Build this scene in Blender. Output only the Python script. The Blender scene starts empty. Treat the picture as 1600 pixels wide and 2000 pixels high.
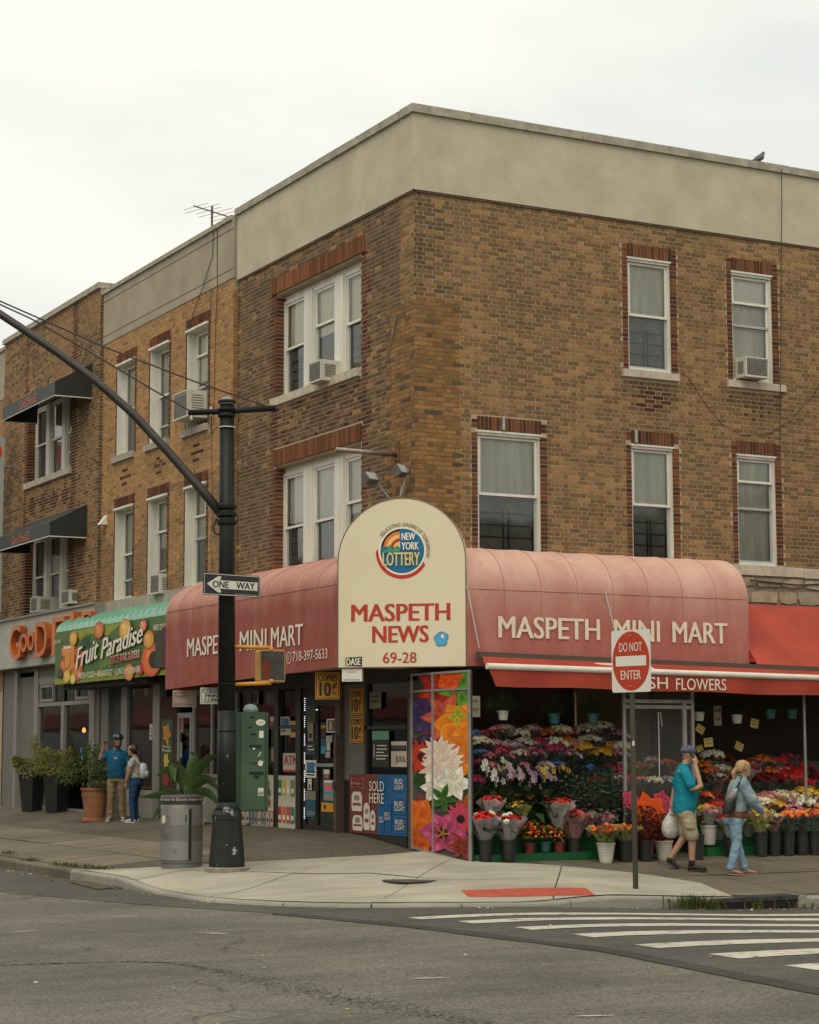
import bpy, bmesh, math, random
import numpy as np
from mathutils import Vector, Matrix, noise as mnoise
R_ = random.Random(7)
rad = math.radians
scene = bpy.context.scene
col = scene.collection
PI = math.pi

# ------------------------------------------------------------------ camera
F, CX, CY = 3920.0, 800.0, 1000.0            # focal length in photo pixels, image centre
YAW, PIT, ROL = .4923, .1172, -.0031
EYE = np.array([-13.64, -25.25, 1.70])
_s, _c = math.sin(YAW), math.cos(YAW)
FW = np.array([_s*math.cos(PIT), _c*math.cos(PIT), math.sin(PIT)])
_r0 = np.array([_c, -_s, 0.0]); _u0 = np.cross(_r0, FW)
RT = math.cos(ROL)*_r0 + math.sin(ROL)*_u0
UP = -math.sin(ROL)*_r0 + math.cos(ROL)*_u0
cam = bpy.data.cameras.new('camera')
cam.sensor_fit = 'HORIZONTAL'; cam.sensor_width = 36.0
cam.lens = F/1600.0*36.0
cam.clip_start = .1; cam.clip_end = 3000
camo = bpy.data.objects.new('camera', cam); col.objects.link(camo)
camo.matrix_world = Matrix(((RT[0], UP[0], -FW[0], EYE[0]), (RT[1], UP[1], -FW[1], EYE[1]),
                            (RT[2], UP[2], -FW[2], EYE[2]), (0, 0, 0, 1)))
scene.camera = camo

# ------------------------------------------------------------------ sky, sun, exposure
SUN_EL, SUN_AZ = rad(56), rad(222)           # azimuth from +Y clockwise: light comes over the viewer's right shoulder
world = bpy.data.worlds.new('World'); scene.world = world; world.use_nodes = True
wn, wl = world.node_tree.nodes, world.node_tree.links
wn.clear()
wo = wn.new('ShaderNodeOutputWorld'); bg = wn.new('ShaderNodeBackground')
sky = wn.new('ShaderNodeTexSky'); sky.sky_type = 'NISHITA'; sky.sun_disc = False
sky.sun_elevation = SUN_EL; sky.sun_rotation = SUN_AZ
tc = wn.new('ShaderNodeTexCoord'); mp = wn.new('ShaderNodeMapping'); mp.inputs['Scale'].default_value = (1.0, 1.0, 2.6)
nz = wn.new('ShaderNodeTexNoise'); nz.inputs['Scale'].default_value = 2.6; nz.inputs['Detail'].default_value = 5; nz.inputs['Roughness'].default_value = .5
rmp = wn.new('ShaderNodeValToRGB')
rmp.color_ramp.elements[0].position = .36; rmp.color_ramp.elements[0].color = (8.0, 8.2, 7.75, 1)
rmp.color_ramp.elements[1].position = .60; rmp.color_ramp.elements[1].color = (10.6, 10.2, 8.9, 1)
mx = wn.new('ShaderNodeMixRGB'); mx.inputs[0].default_value = .94
wl.new(tc.outputs['Generated'], mp.inputs[0]); wl.new(mp.outputs[0], nz.inputs['Vector']); wl.new(nz.outputs['Fac'], rmp.inputs[0])
wl.new(sky.outputs[0], mx.inputs[1]); wl.new(rmp.outputs[0], mx.inputs[2])
wl.new(mx.outputs[0], bg.inputs[0]); bg.inputs[1].default_value = .100
wl.new(bg.outputs[0], wo.inputs[0])
sd = bpy.data.lights.new('sun', 'SUN'); sd.energy = 1.5; sd.angle = rad(40); sd.color = (1.0, .91, .75)
so = bpy.data.objects.new('sun', sd); col.objects.link(so)
_d = Vector((math.sin(SUN_AZ)*math.cos(SUN_EL), math.cos(SUN_AZ)*math.cos(SUN_EL), math.sin(SUN_EL)))
so.rotation_euler = _d.to_track_quat('Z', 'Y').to_euler(); so.location = (0, -20, 30)
vs = scene.view_settings
scene.display_settings.display_device = 'sRGB'
vs.view_transform = 'Standard'; vs.look = 'None'; vs.exposure = 0.10; vs.gamma = 1.0; vs.use_curve_mapping = False
scene.cycles.max_bounces = 8; scene.cycles.transparent_max_bounces = 12
scene.cycles.use_denoising = True

# ------------------------------------------------------------------ pixel helpers (a pixel gives a direction only)
def ray(x, y): return FW + RT*((x-CX)/F) - UP*((y-CY)/F)
def proj(p):
    v = np.array(p, float)-EYE; z = v@FW
    return CX+F*(v@RT)/z, CY-F*(v@UP)/z, z
def S(t):
    t = max(0.0, min(1.0, t)); return t*t*(3-2*t)
def z_street(x, y): return -.08 - .21*S((x+3)/6)*S((y+14)/6)
def z_side(x, y):
    zb = .25 + .18*S((y+.2)/2.6) - .03*S((x-2)/6)
    a = max(0.0, -x/4.5); b = max(0.0, -y/5.2); d = min(1.0, math.hypot(a, b))
    ramp = S((min(a, 1.0)*min(b, 1.0))/.34)
    ck = z_street(x, y) + .13 - .10*ramp
    return zb*(1-d) + ck*d
def ground_px(x, y, fz):
    """first point where the ray through the pixel meets the ground height fz(x, y)"""
    d = ray(x, y); t = 8.0; lo = t
    while t < 400:
        p = EYE+d*t
        if p[2] < fz(p[0], p[1]): break
        lo = t; t += .1
    hi = t
    for _ in range(30):
        m = (lo+hi)/2; p = EYE+d*m
        if p[2] < fz(p[0], p[1]): hi = m
        else: lo = m
    p = EYE+d*hi
    return Vector((p[0], p[1], fz(p[0], p[1])))
def at_depth(x, y, p):
    """point seen at pixel x,y in the upright plane facing the viewer through p"""
    n = np.array([_s, _c, 0.0]); d = ray(x, y); t = (n@(np.array(p)-EYE))/(n@d)
    return Vector(EYE+d*t)

class Plane:
    """upright plane: u runs in reading direction, z up, w outwards"""
    def __init__(s, o, u):
        s.o = np.array(o, float); s.u = np.array(u, float)/np.linalg.norm(u); s.n = np.cross(s.u, [0, 0, 1.0])
    def p(s, u, z, w=0.0):
        q = s.o + s.u*u + s.n*w; return Vector((q[0], q[1], q[2]+z))
    def px(s, x, y, w=0.0):
        d = ray(x, y); o = s.o+s.n*w; t = (s.n@(o-EYE))/(s.n@d); q = EYE+d*t-o
        return float(q@s.u), float(q[2])
    def rect(s, x0, y0, x1, y1, w=0.0):
        ym, xm = (y0+y1)/2, (x0+x1)/2
        return s.px(x0, ym, w)[0], s.px(x1, ym, w)[0], s.px(xm, y1, w)[1], s.px(xm, y0, w)[1]
PL = Plane((0, 0, 0), (0, -1, 0))      # left facades: u = -Y
PR = Plane((0, 0, 0), (1, 0, 0))       # right facade: u = X

# ------------------------------------------------------------------ materials
MATS = {}
def _mat(name):
    m = bpy.data.materials.new(name); m.use_nodes = True
    return m, m.node_tree.nodes, m.node_tree.links, m.node_tree.nodes['Principled BSDF']
def mat(name, c, rough=.7, var=.0, scale=6.0, bump=0.0, bscale=60.0, metal=0.0, spec=.5, streak=False, coat=0.0, emit=None, detail=4, c2=None, lo=.35, hi=.7, trans=0.0):
    """plain surface; var or c2 = mottling by noise in world space, bump = fine relief"""
    if name in MATS: return MATS[name]
    m, n, l, b = _mat(name)
    b.inputs['Roughness'].default_value = rough; b.inputs['Metallic'].default_value = metal
    b.inputs['Specular IOR Level'].default_value = spec
    b.inputs['Base Color'].default_value = (*c, 1)
    if coat: b.inputs['Coat Weight'].default_value = coat
    if trans:
        b.inputs['Subsurface Weight'].default_value = 0
    if emit:
        b.inputs['Emission Color'].default_value = (*emit[:3], 1); b.inputs['Emission Strength'].default_value = emit[3]
    g = None
    if var or c2 or bump: g = n.new('ShaderNodeNewGeometry')
    if var or c2:
        tx = n.new('ShaderNodeTexNoise'); tx.inputs['Scale'].default_value = scale; tx.inputs['Detail'].default_value = detail; tx.inputs['Roughness'].default_value = .6
        if streak:
            mp = n.new('ShaderNodeMapping'); mp.inputs['Scale'].default_value = (1, 1, .12)
            l.new(g.outputs['Position'], mp.inputs[0]); l.new(mp.outputs[0], tx.inputs['Vector'])
        else: l.new(g.outputs['Position'], tx.inputs['Vector'])
        r = n.new('ShaderNodeValToRGB')
        r.color_ramp.elements[0].position = lo; r.color_ramp.elements[1].position = hi
        d = c2 if c2 else tuple(v*(1-var) for v in c)
        e = c if c2 else tuple(min(1, v*(1+var*.6)) for v in c)
        r.color_ramp.elements[0].color = (*d, 1); r.color_ramp.elements[1].color = (*e, 1)
        l.new(tx.outputs['Fac'], r.inputs[0]); l.new(r.outputs[0], b.inputs['Base Color'])
    if bump:
        t2 = n.new('ShaderNodeTexNoise'); t2.inputs['Scale'].default_value = bscale; t2.inputs['Detail'].default_value = 3
        l.new(g.outputs['Position'], t2.inputs['Vector'])
        bp = n.new('ShaderNodeBump'); bp.inputs['Strength'].default_value = bump; bp.inputs['Distance'].default_value = .02
        l.new(t2.outputs['Fac'], bp.inputs['Height']); l.new(bp.outputs[0], b.inputs['Normal'])
    MATS[name] = m
    return m
def attr_mat(name, rough=.6, attr='Col', grain=0.0, spec=.3, coat=0.0):
    """colour printed per vertex (flat print, bricks, petals); grain = fine mottling on it"""
    if name in MATS: return MATS[name]
    m, n, l, b = _mat(name)
    a = n.new('ShaderNodeAttribute'); a.attribute_name = attr
    b.inputs['Roughness'].default_value = rough; b.inputs['Specular IOR Level'].default_value = spec
    if coat: b.inputs['Coat Weight'].default_value = coat
    if grain:
        g = n.new('ShaderNodeNewGeometry'); tx = n.new('ShaderNodeTexNoise'); tx.inputs['Scale'].default_value = 45; tx.inputs['Detail'].default_value = 4
        mp = n.new('ShaderNodeMapping'); mp.inputs['Scale'].default_value = (1, 1, .25)
        l.new(g.outputs['Position'], mp.inputs[0]); l.new(mp.outputs[0], tx.inputs['Vector'])
        t3 = n.new('ShaderNodeTexNoise'); t3.inputs['Scale'].default_value = .9; t3.inputs['Detail'].default_value = 5
        l.new(g.outputs['Position'], t3.inputs['Vector'])
        ad = n.new('ShaderNodeMath'); ad.operation = 'MULTIPLY_ADD'; ad.inputs[1].default_value = grain; ad.inputs[2].default_value = 1-grain*.5
        l.new(tx.outputs['Fac'], ad.inputs[0])
        a2 = n.new('ShaderNodeMath'); a2.operation = 'MULTIPLY_ADD'; a2.inputs[1].default_value = .7; a2.inputs[2].default_value = .65
        l.new(t3.outputs['Fac'], a2.inputs[0])
        mm = n.new('ShaderNodeMath'); mm.operation = 'MULTIPLY'; l.new(ad.outputs[0], mm.inputs[0]); l.new(a2.outputs[0], mm.inputs[1])
        mu = n.new('ShaderNodeVectorMath'); mu.operation = 'SCALE'
        l.new(a.outputs['Color'], mu.inputs[0]); l.new(mm.outputs[0], mu.inputs['Scale']); l.new(mu.outputs[0], b.inputs['Base Color'])
        bp = n.new('ShaderNodeBump'); bp.inputs['Strength'].default_value = .5; bp.inputs['Distance'].default_value = .006
        l.new(tx.outputs['Fac'], bp.inputs['Height']); l.new(bp.outputs[0], b.inputs['Normal'])
    else: l.new(a.outputs['Color'], b.inputs['Base Color'])
    MATS[name] = m
    return m
def glass_mat(name, tint=(.8, .85, .85), refl=.5, rough=.03, wav=.0):
    """window pane: see-through sheet with fresnel reflection"""
    if name in MATS: return MATS[name]
    m, n, l, b = _mat(name); n.remove(b)
    out = n['Material Output']
    t = n.new('ShaderNodeBsdfTransparent'); t.inputs[0].default_value = (*tint, 1)
    g = n.new('ShaderNodeBsdfGlossy'); g.inputs['Roughness'].default_value = rough; g.inputs[0].default_value = (.95, .97, .97, 1)
    f = n.new('ShaderNodeFresnel'); f.inputs[0].default_value = 1.5
    k = n.new('ShaderNodeMath'); k.operation = 'MULTIPLY_ADD'; k.inputs[1].default_value = 1.0; k.inputs[2].default_value = refl*.1; k.use_clamp = True
    mx = n.new('ShaderNodeMixShader')
    l.new(f.outputs[0], k.inputs[0]); l.new(k.outputs[0], mx.inputs[0]); l.new(t.outputs[0], mx.inputs[1]); l.new(g.outputs[0], mx.inputs[2]); l.new(mx.outputs[0], out.inputs[0])
    if wav:
        ge = n.new('ShaderNodeNewGeometry'); tx = n.new('ShaderNodeTexNoise'); tx.inputs['Scale'].default_value = 2.5; l.new(ge.outputs['Position'], tx.inputs['Vector'])
        bp = n.new('ShaderNodeBump'); bp.inputs['Strength'].default_value = wav; bp.inputs['Distance'].default_value = .02
        l.new(tx.outputs['Fac'], bp.inputs['Height']); l.new(bp.outputs[0], g.inputs['Normal']); l.new(bp.outputs[0], f.inputs['Normal'])
    MATS[name] = m
    return m
def leaf_mat(name, c, c2, rough=.55):
    """leaves and petals: mottled, a little light comes through"""
    if name in MATS: return MATS[name]
    m = mat(name, c, rough, c2=c2, scale=18, lo=.3, hi=.7, spec=.3)
    n, l = m.node_tree.nodes, m.node_tree.links; b = n['Principled BSDF']; out = n['Material Output']
    t = n.new('ShaderNodeBsdfTranslucent'); mx = n.new('ShaderNodeMixShader'); mx.inputs[0].default_value = .25
    src = b.inputs['Base Color'].links[0].from_socket
    l.new(src, t.inputs[0]); l.new(b.outputs[0], mx.inputs[1]); l.new(t.outputs[0], mx.inputs[2]); l.new(mx.outputs[0], out.inputs[0])
    return m

# ------------------------------------------------------------------ objects
def wloc(o):
    v = Vector((0, 0, 0))
    while o: v += o.location; o = o.parent
    return v
def tag(o, label=None, cat=None, group=None, kind=None):
    if label: o['label'] = label
    if cat: o['category'] = cat
    if group: o['group'] = group
    if kind: o['kind'] = kind
    return o
def thing(name, label, cat, loc=(0, 0, 0), rz=0.0, group=None):
    o = bpy.data.objects.new(name, None); o.empty_display_size = .2; col.objects.link(o)
    o.location = loc; o.rotation_euler = (0, 0, rz)
    return tag(o, label, cat, group)
def copy_tree(o, parent=None):
    c = o.copy(); col.objects.link(c); c.parent = parent
    for ch in list(o.children): copy_tree(ch, c)
    return c
class MB:
    """collects shapes; build() links them as one mesh object"""
    def __init__(s): s.v = []; s.f = []; s.c = []; s.mi = []; s.k = 0
    def add(s, vs, fs, c=None):
        b = len(s.v); s.v += [tuple(v) for v in vs]; s.f += [tuple(i+b for i in f) for f in fs]
        s.c += [c]*len(vs) if (c is None or not isinstance(c[0], (tuple, list))) else list(c)
        s.mi += [s.k]*len(fs)
        return s
    def quad(s, a, b, c, d, colr=None): return s.add([a, b, c, d], [(0, 1, 2, 3)], colr)
    def box(s, lo, hi, c=None):
        x0, y0, z0 = lo; x1, y1, z1 = hi
        return s.add([(x0, y0, z0), (x1, y0, z0), (x1, y1, z0), (x0, y1, z0), (x0, y0, z1), (x1, y0, z1), (x1, y1, z1), (x0, y1, z1)],
                     [(3, 2, 1, 0), (4, 5, 6, 7), (0, 1, 5, 4), (1, 2, 6, 5), (2, 3, 7, 6), (3, 0, 4, 7)], c)
    def pbox(s, pl, u0, u1, z0, z1, w0, w1, c=None, back=True):
        if u0 > u1: u0, u1 = u1, u0
        q = [pl.p(u, z, w) for w in (w0, w1) for (u, z) in ((u0, z0), (u1, z0), (u1, z1), (u0, z1))]
        f = [(4, 5, 6, 7), (0, 1, 5, 4), (1, 2, 6, 5), (2, 3, 7, 6), (3, 0, 4, 7)]
        if back: f.append((3, 2, 1, 0))
        return s.add(q, f, c)
    def pquad(s, pl, u0, u1, z0, z1, w, c=None):
        if u0 > u1: u0, u1 = u1, u0
        return s.add([pl.p(u0, z0, w), pl.p(u1, z0, w), pl.p(u1, z1, w), pl.p(u0, z1, w)], [(0, 1, 2, 3)], c)
    def tube(s, pts, r, seg=10, caps=True, c=None):
        pts = [Vector(p) for p in pts]; n = len(pts); rr = r if isinstance(r, (list, tuple)) else [r]*n
        rings = []; ref = None
        for i, p in enumerate(pts):
            t = (pts[min(i+1, n-1)]-pts[max(i-1, 0)]).normalized()
            if ref is None:
                ref = Vector((0, 0, 1)) if abs(t.z) < .9 else Vector((1, 0, 0))
            a = (ref-t*ref.dot(t)).normalized(); b = t.cross(a); ref = a
            rings.append([p+(a*math.cos(2*PI*k/seg)+b*math.sin(2*PI*k/seg))*rr[i] for k in range(seg)])
        vs = [v for g in rings for v in g]; fs = []
        for i in range(n-1):
            for k in range(seg):
                k2 = (k+1) % seg; fs.append((i*seg+k, i*seg+k2, (i+1)*seg+k2, (i+1)*seg+k))
        if caps: fs += [tuple(range(seg))[::-1], tuple(range((n-1)*seg, n*seg))]
        return s.add(vs, fs, c)
    def lathe(s, prof, o=(0, 0, 0), seg=20, sq=None, c=None, a0=0.0):
        """profile of (r,z); sq = 4 gives a square section"""
        n = sq or seg; vs = []; fs = []; o = Vector(o)
        for r, z in prof:
            for k in range(n):
                a = a0+2*PI*(k+.5)/n; vs.append(o+Vector((r*math.cos(a), r*math.sin(a), z)))
        for i in range(len(prof)-1):
            for k in range(n):
                k2 = (k+1) % n; fs.append((i*n+k, i*n+k2, (i+1)*n+k2, (i+1)*n+k))
        fs += [tuple(range(n))[::-1], tuple(range((len(prof)-1)*n, len(prof)*n))]
        return s.add(vs, fs, c)
    def prism(s, poly, d):
        """closed polygon of 3d points swept by vector d"""
        n = len(poly); d = Vector(d); vs = [Vector(p) for p in poly]+[Vector(p)+d for p in poly]
        fs = [tuple(range(n))[::-1], tuple(range(n, 2*n))]+[(k, (k+1) % n, n+(k+1) % n, n+k) for k in range(n)]
        return s.add(vs, fs)
    def limb(s, rings, seg=12):
        """rings of (centre, rx, ry, side vector, normal vector): a lofted closed limb"""
        vs = []; fs = []
        for (p, rx, ry, a, b) in rings:
            p = Vector(p); a = Vector(a); b = Vector(b)
            vs += [p+a*(rx*math.cos(2*PI*k/seg))+b*(ry*math.sin(2*PI*k/seg)) for k in range(seg)]
        n = len(rings)
        for i in range(n-1):
            for k in range(seg):
                k2 = (k+1) % seg; fs.append((i*seg+k, i*seg+k2, (i+1)*seg+k2, (i+1)*seg+k))
        fs += [tuple(range(seg))[::-1], tuple(range((n-1)*seg, n*seg))]
        return s.add(vs, fs)
    def mesh(s, name, mats=None, smooth=False, fix=True, off=(0, 0, 0)):
        me = bpy.data.meshes.new(name); o = Vector(off)
        me.from_pydata([(v[0]-o.x, v[1]-o.y, v[2]-o.z) for v in s.v], [], s.f)
        if any(c is not None for c in s.c):
            ca = me.color_attributes.new('Col', 'FLOAT_COLOR', 'POINT')
            ca.data.foreach_set('color', [x for c in s.c for x in ((*c[:3], 1) if c is not None else (.5, .5, .5, 1))])
        if mats:
            for m in (mats if isinstance(mats, (list, tuple)) else [mats]): me.materials.append(m)
        if s.k: me.polygons.foreach_set('material_index', s.mi)
        if fix:
            bm = bmesh.new(); bm.from_mesh(me); bmesh.ops.recalc_face_normals(bm, faces=bm.faces); bm.to_mesh(me); bm.free()
        if smooth:
            me.polygons.foreach_set('use_smooth', [True]*len(me.polygons))
        me.update()
        return me
    def build(s, name, m, parent=None, smooth=False, fix=True, local=False, auto=None, kind=None, world=None):
        off = (0, 0, 0) if (local or parent is None) else wloc(parent)
        loc = (0, 0, 0)
        if world is not None: off = world; loc = world
        me = s.mesh(name, m, smooth or bool(auto), fix, off)
        o = bpy.data.objects.new(name, me); col.objects.link(o); o.location = loc
        if parent: o.parent = parent
        if auto:
            try: me.set_sharp_from_angle(angle=rad(auto))
            except Exception: pass
        if kind: o['kind'] = kind
        return o
def struct(o): o['kind'] = 'structure'; return o

# ------------------------------------------------------------------ lettering and flat print
def text_mesh(s, off=0.0, shear=0.0, space=1.0):
    cu = bpy.data.curves.new('t', 'FONT'); cu.body = s; cu.offset = off; cu.shear = shear; cu.resolution_u = 3; cu.space_character = space
    cu.fill_mode = 'BOTH'
    o = bpy.data.objects.new('t', cu); col.objects.link(o)
    bpy.context.view_layer.update()
    me = bpy.data.meshes.new_from_object(o.evaluated_get(bpy.context.evaluated_depsgraph_get()))
    bpy.data.objects.remove(o); bpy.data.curves.remove(cu)
    return me
_TC = {}
def bold_shifts(b): return (0.0,) if b <= 0 else (-b, -b/2, 0.0, b/2, b)
def letters(s, fn, m, parent=None, name='lettering', off=.012, shear=0.0, space=1.0, local=False, depth=0.0, smooth=False):
    """text whose bounding box is mapped by fn(a,b,d): a,b in 0..1, d depth"""
    bold = max(0.0, off)*1.1/max(1, len(s)*.62); off = 0.0
    key = (s, off, shear, space)
    if key not in _TC:
        me = text_mesh(s, off, shear, space); vs = [tuple(v.co) for v in me.vertices]; fs = [tuple(p.vertices) for p in me.polygons]
        xs = [v[0] for v in vs]; ys = [v[1] for v in vs]
        x0, x1, y0, y1 = min(xs), max(xs), min(ys), max(ys)
        _TC[key] = ([((v[0]-x0)/(x1-x0), (v[1]-y0)/(y1-y0)) for v in vs], fs)
        bpy.data.meshes.remove(me)
    vs, fs = _TC[key]; mb = MB()
    if depth:
        n = len(vs); pv = [fn(a, b, depth) for a, b in vs]+[fn(a, b, 0) for a, b in vs]
        cnt = {}
        for f in fs:
            for i in range(len(f)):
                e = (f[i], f[(i+1) % len(f)]); cnt[e] = 1
        side = [(a, b, b+n, a+n)[::-1] for (a, b) in cnt if (b, a) not in cnt]
        mb.add(pv, fs); mb.k = 1; mb.add([], []); b0 = 0
        mb.f += side; mb.mi += [1]*len(side)
    else:
        for k, sh in enumerate(bold_shifts(bold)): mb.add([fn(a*(1-2*bold)+bold+sh, b, .0005*k) for a, b in vs], fs)
    return mb.build(name, m, parent, fix=False, local=local, smooth=smooth)
def ptext(s, pl, u0, u1, z0, z1, w, m, parent=None, name='lettering', off=.012, shear=0.0, space=1.0, depth=0.0, skew=0.0):
    """lettering filling the rectangle u0..u1, z0..z1 on a plane; skew lifts the right end"""
    return letters(s, lambda a, b, d: pl.p(u0+(u1-u0)*a, z0+(z1-z0)*b+skew*a, w+d), m, parent, name, off, shear, space, depth=depth)
class Print(MB):
    """flat coloured print in layers on a plane (poster, logo, sticker)"""
    def __init__(s, pl, w=.002, step=.0006): super().__init__(); s.pl = pl; s.w = w; s.step = step
    def up(s): s.w += s.step
    def poly(s, pts, c, cc=None, ctr=None):
        n = len(pts); s.up()
        if cc is None: s.add([s.pl.p(u, z, s.w) for u, z in pts], [tuple(range(n))], c)
        else:
            if ctr is None: ctr = (sum(p[0] for p in pts)/n, sum(p[1] for p in pts)/n)
            s.add([s.pl.p(*ctr, s.w)]+[s.pl.p(u, z, s.w) for u, z in pts], [(0, k+1, (k+1) % n+1) for k in range(n)], [cc]+[c]*n)
    def rect(s, u0, u1, z0, z1, c): s.poly([(u0, z0), (u1, z0), (u1, z1), (u0, z1)], c)
    def disc(s, u, z, r, c, cc=None, rz=None, n=20): s.poly([(u+r*math.cos(2*PI*k/n), z+(rz or r)*math.sin(2*PI*k/n)) for k in range(n)], c, cc)
    def ring(s, u, z, r0, r1, a0, a1, c, n=24, du=0, dz=0):
        s.up(); A = [a0+(a1-a0)*k/n for k in range(n+1)]
        vs = [s.pl.p(u+r1*math.cos(a), z+r1*math.sin(a), s.w) for a in A]+[s.pl.p(u+du+r0*math.cos(a), z+dz+r0*math.sin(a), s.w) for a in A]
        s.add(vs, [(k+1, k, n+1+k, n+2+k) for k in range(n)], c)
    def petal(s, u, z, ang, ln, wd, c, cc, seg=8):
        """a petal from u,z in direction ang; cc colour at its root"""
        ca, sa = math.cos(ang), math.sin(ang); pts = []
        for k in range(seg+1):
            t = k/seg; a = math.sin(PI*min(1, t**.8))*wd/2 * (1-.15*t) + (0 if t < 1 else 0); pts.append((t*ln, a))
        pts = pts+[(x, -y) for x, y in pts[-2:0:-1]]
        s.poly([(u+x*ca-y*sa, z+x*sa+y*ca) for x, y in pts], c, cc, (u+.25*ln*ca, z+.25*ln*sa))
    def flower(s, u, z, r, n, c, cc, mid=None, a0=0.0, wd=.7, rows=1, jit=.12):
        for q in range(rows):
            rr = r*(1-.3*q)
            for k in range(n):
                a = a0+2*PI*(k+.5*q)/n+R_.uniform(-jit, jit); f = R_.uniform(.85, 1.1)
                s.petal(u, z, a, rr*R_.uniform(.88, 1.08), rr*wd*R_.uniform(.85, 1.15), tuple(v*f for v in c), cc)
        if mid: s.disc(u, z, r*.22, mid, tuple(v*.5 for v in mid))
    def done(s, name, parent, rough=.5): return s.build(name, attr_mat('print_%g' % rough, rough), parent, fix=False)
def srgb(r, g, b):
    f = lambda v: (v/255/12.92 if v <= 10 else ((v/255+.055)/1.055)**2.4)
    return (f(r), f(g), f(b))
# ================================================================== ground
def asphalt(name, c, c2, agg, crack=.0):
    m, n, l, b = _mat(name)
    g = n.new('ShaderNodeNewGeometry')
    def noise(sc, d=4, r=.6):
        t = n.new('ShaderNodeTexNoise'); t.inputs['Scale'].default_value = sc; t.inputs['Detail'].default_value = d; t.inputs['Roughness'].default_value = r
        l.new(g.outputs['Position'], t.inputs['Vector']); return t
    big = noise(.55, 6); fine = noise(34, 5, .9); mid = noise(1.6, 7, .72)
    mpa = n.new('ShaderNodeMapping'); mpa.inputs['Rotation'].default_value = (0, 0, .5); mpa.inputs['Scale'].default_value = (.35, 1.6, 1); l.new(g.outputs['Position'], mpa.inputs[0]); l.new(mpa.outputs[0], mid.inputs['Vector'])
    r = n.new('ShaderNodeValToRGB'); r.color_ramp.elements[0].position = .34; r.color_ramp.elements[1].position = .68
    r.color_ramp.elements[0].color = (*c2, 1); r.color_ramp.elements[1].color = (*c, 1)
    l.new(big.outputs['Fac'], r.inputs[0])
    r2 = n.new('ShaderNodeValToRGB'); r2.color_ramp.elements[0].position = .38; r2.color_ramp.elements[1].position = .64
    r2.color_ramp.elements[0].color = (1-agg, 1-agg, 1-agg, 1); r2.color_ramp.elements[1].color = (1+agg, 1+agg, 1+agg*.9, 1)
    l.new(fine.outputs['Fac'], r2.inputs[0])
    m1 = n.new('ShaderNodeMixRGB'); m1.blend_type = 'MULTIPLY'; m1.inputs[0].default_value = 1
    l.new(r.outputs[0], m1.inputs[1]); l.new(r2.outputs[0], m1.inputs[2])
    r3 = n.new('ShaderNodeValToRGB'); r3.color_ramp.elements[0].position = .3; r3.color_ramp.elements[1].position = .7
    r3.color_ramp.elements[0].color = (.76, .76, .77, 1); r3.color_ramp.elements[1].color = (1.12, 1.12, 1.09, 1); l.new(mid.outputs['Fac'], r3.inputs[0])
    m2 = n.new('ShaderNodeMixRGB'); m2.blend_type = 'MULTIPLY'; m2.inputs[0].default_value = 1
    l.new(m1.outputs[0], m2.inputs[1]); l.new(r3.outputs[0], m2.inputs[2]); last = m2
    if crack:
        w = noise(1.1, 4); mp = n.new('ShaderNodeMixRGB'); mp.inputs[0].default_value = .35
        l.new(g.outputs['Position'], mp.inputs[1]); l.new(w.outputs['Color'], mp.inputs[2])
        v = n.new('ShaderNodeTexVoronoi'); v.feature = 'DISTANCE_TO_EDGE'; v.inputs['Scale'].default_value = .33; l.new(mp.outputs[0], v.inputs['Vector'])
        k = n.new('ShaderNodeValToRGB'); k.color_ramp.elements[0].position = .0; k.color_ramp.elements[1].position = .005
        k.color_ramp.elements[0].color = (.45, .45, .45, 1); k.color_ramp.elements[1].color = (1, 1, 1, 1); l.new(v.outputs['Distance'], k.inputs[0])
        br = n.new('ShaderNodeValToRGB'); br.color_ramp.elements[0].position = .46; br.color_ramp.elements[1].position = .56; l.new(noise(.8, 2).outputs['Fac'], br.inputs[0])
        m3 = n.new('ShaderNodeMixRGB'); m3.blend_type = 'MULTIPLY'; l.new(br.outputs[0], m3.inputs[0]); l.new(m2.outputs[0], m3.inputs[1]); l.new(k.outputs[0], m3.inputs[2]); last = m3
    l.new(last.outputs[0], b.inputs['Base Color']); b.inputs['Roughness'].default_value = .85; b.inputs['Specular IOR Level'].default_value = .25
    bp = n.new('ShaderNodeBump'); bp.inputs['Strength'].default_value = .55; bp.inputs['Distance'].default_value = .012
    l.new(fine.outputs['Fac'], bp.inputs['Height']); l.new(bp.outputs[0], b.inputs['Normal'])
    MATS[name] = m
    return m
M_ROAD = asphalt('asphalt_old', (.172, .163, .135), (.108, .102, .085), .66, crack=1)
M_PATCH = asphalt('asphalt_new', (.105, .100, .086), (.078, .075, .066), .5)
M_AGG = asphalt('pavement_aggregate', (.150, .130, .098), (.092, .080, .061), .7)
M_FLAG = asphalt('pavement_flag', (.215, .186, .138), (.135, .116, .085), .26, crack=1)
M_RFLAG = asphalt('pavement_brown', (.180, .150, .110), (.120, .100, .073), .30)
M_NEWC = asphalt('concrete_new', (.46, .425, .345), (.33, .305, .245), .16)
M_KERBO = asphalt('kerb_old', (.20, .172, .13), (.115, .10, .077), .22)
M_KERBN = asphalt('kerb_new', (.36, .345, .29), (.25, .24, .205), .12)
M_PAINT = asphalt('road_paint', (.60, .57, .48), (.47, .445, .375), .12)
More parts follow.
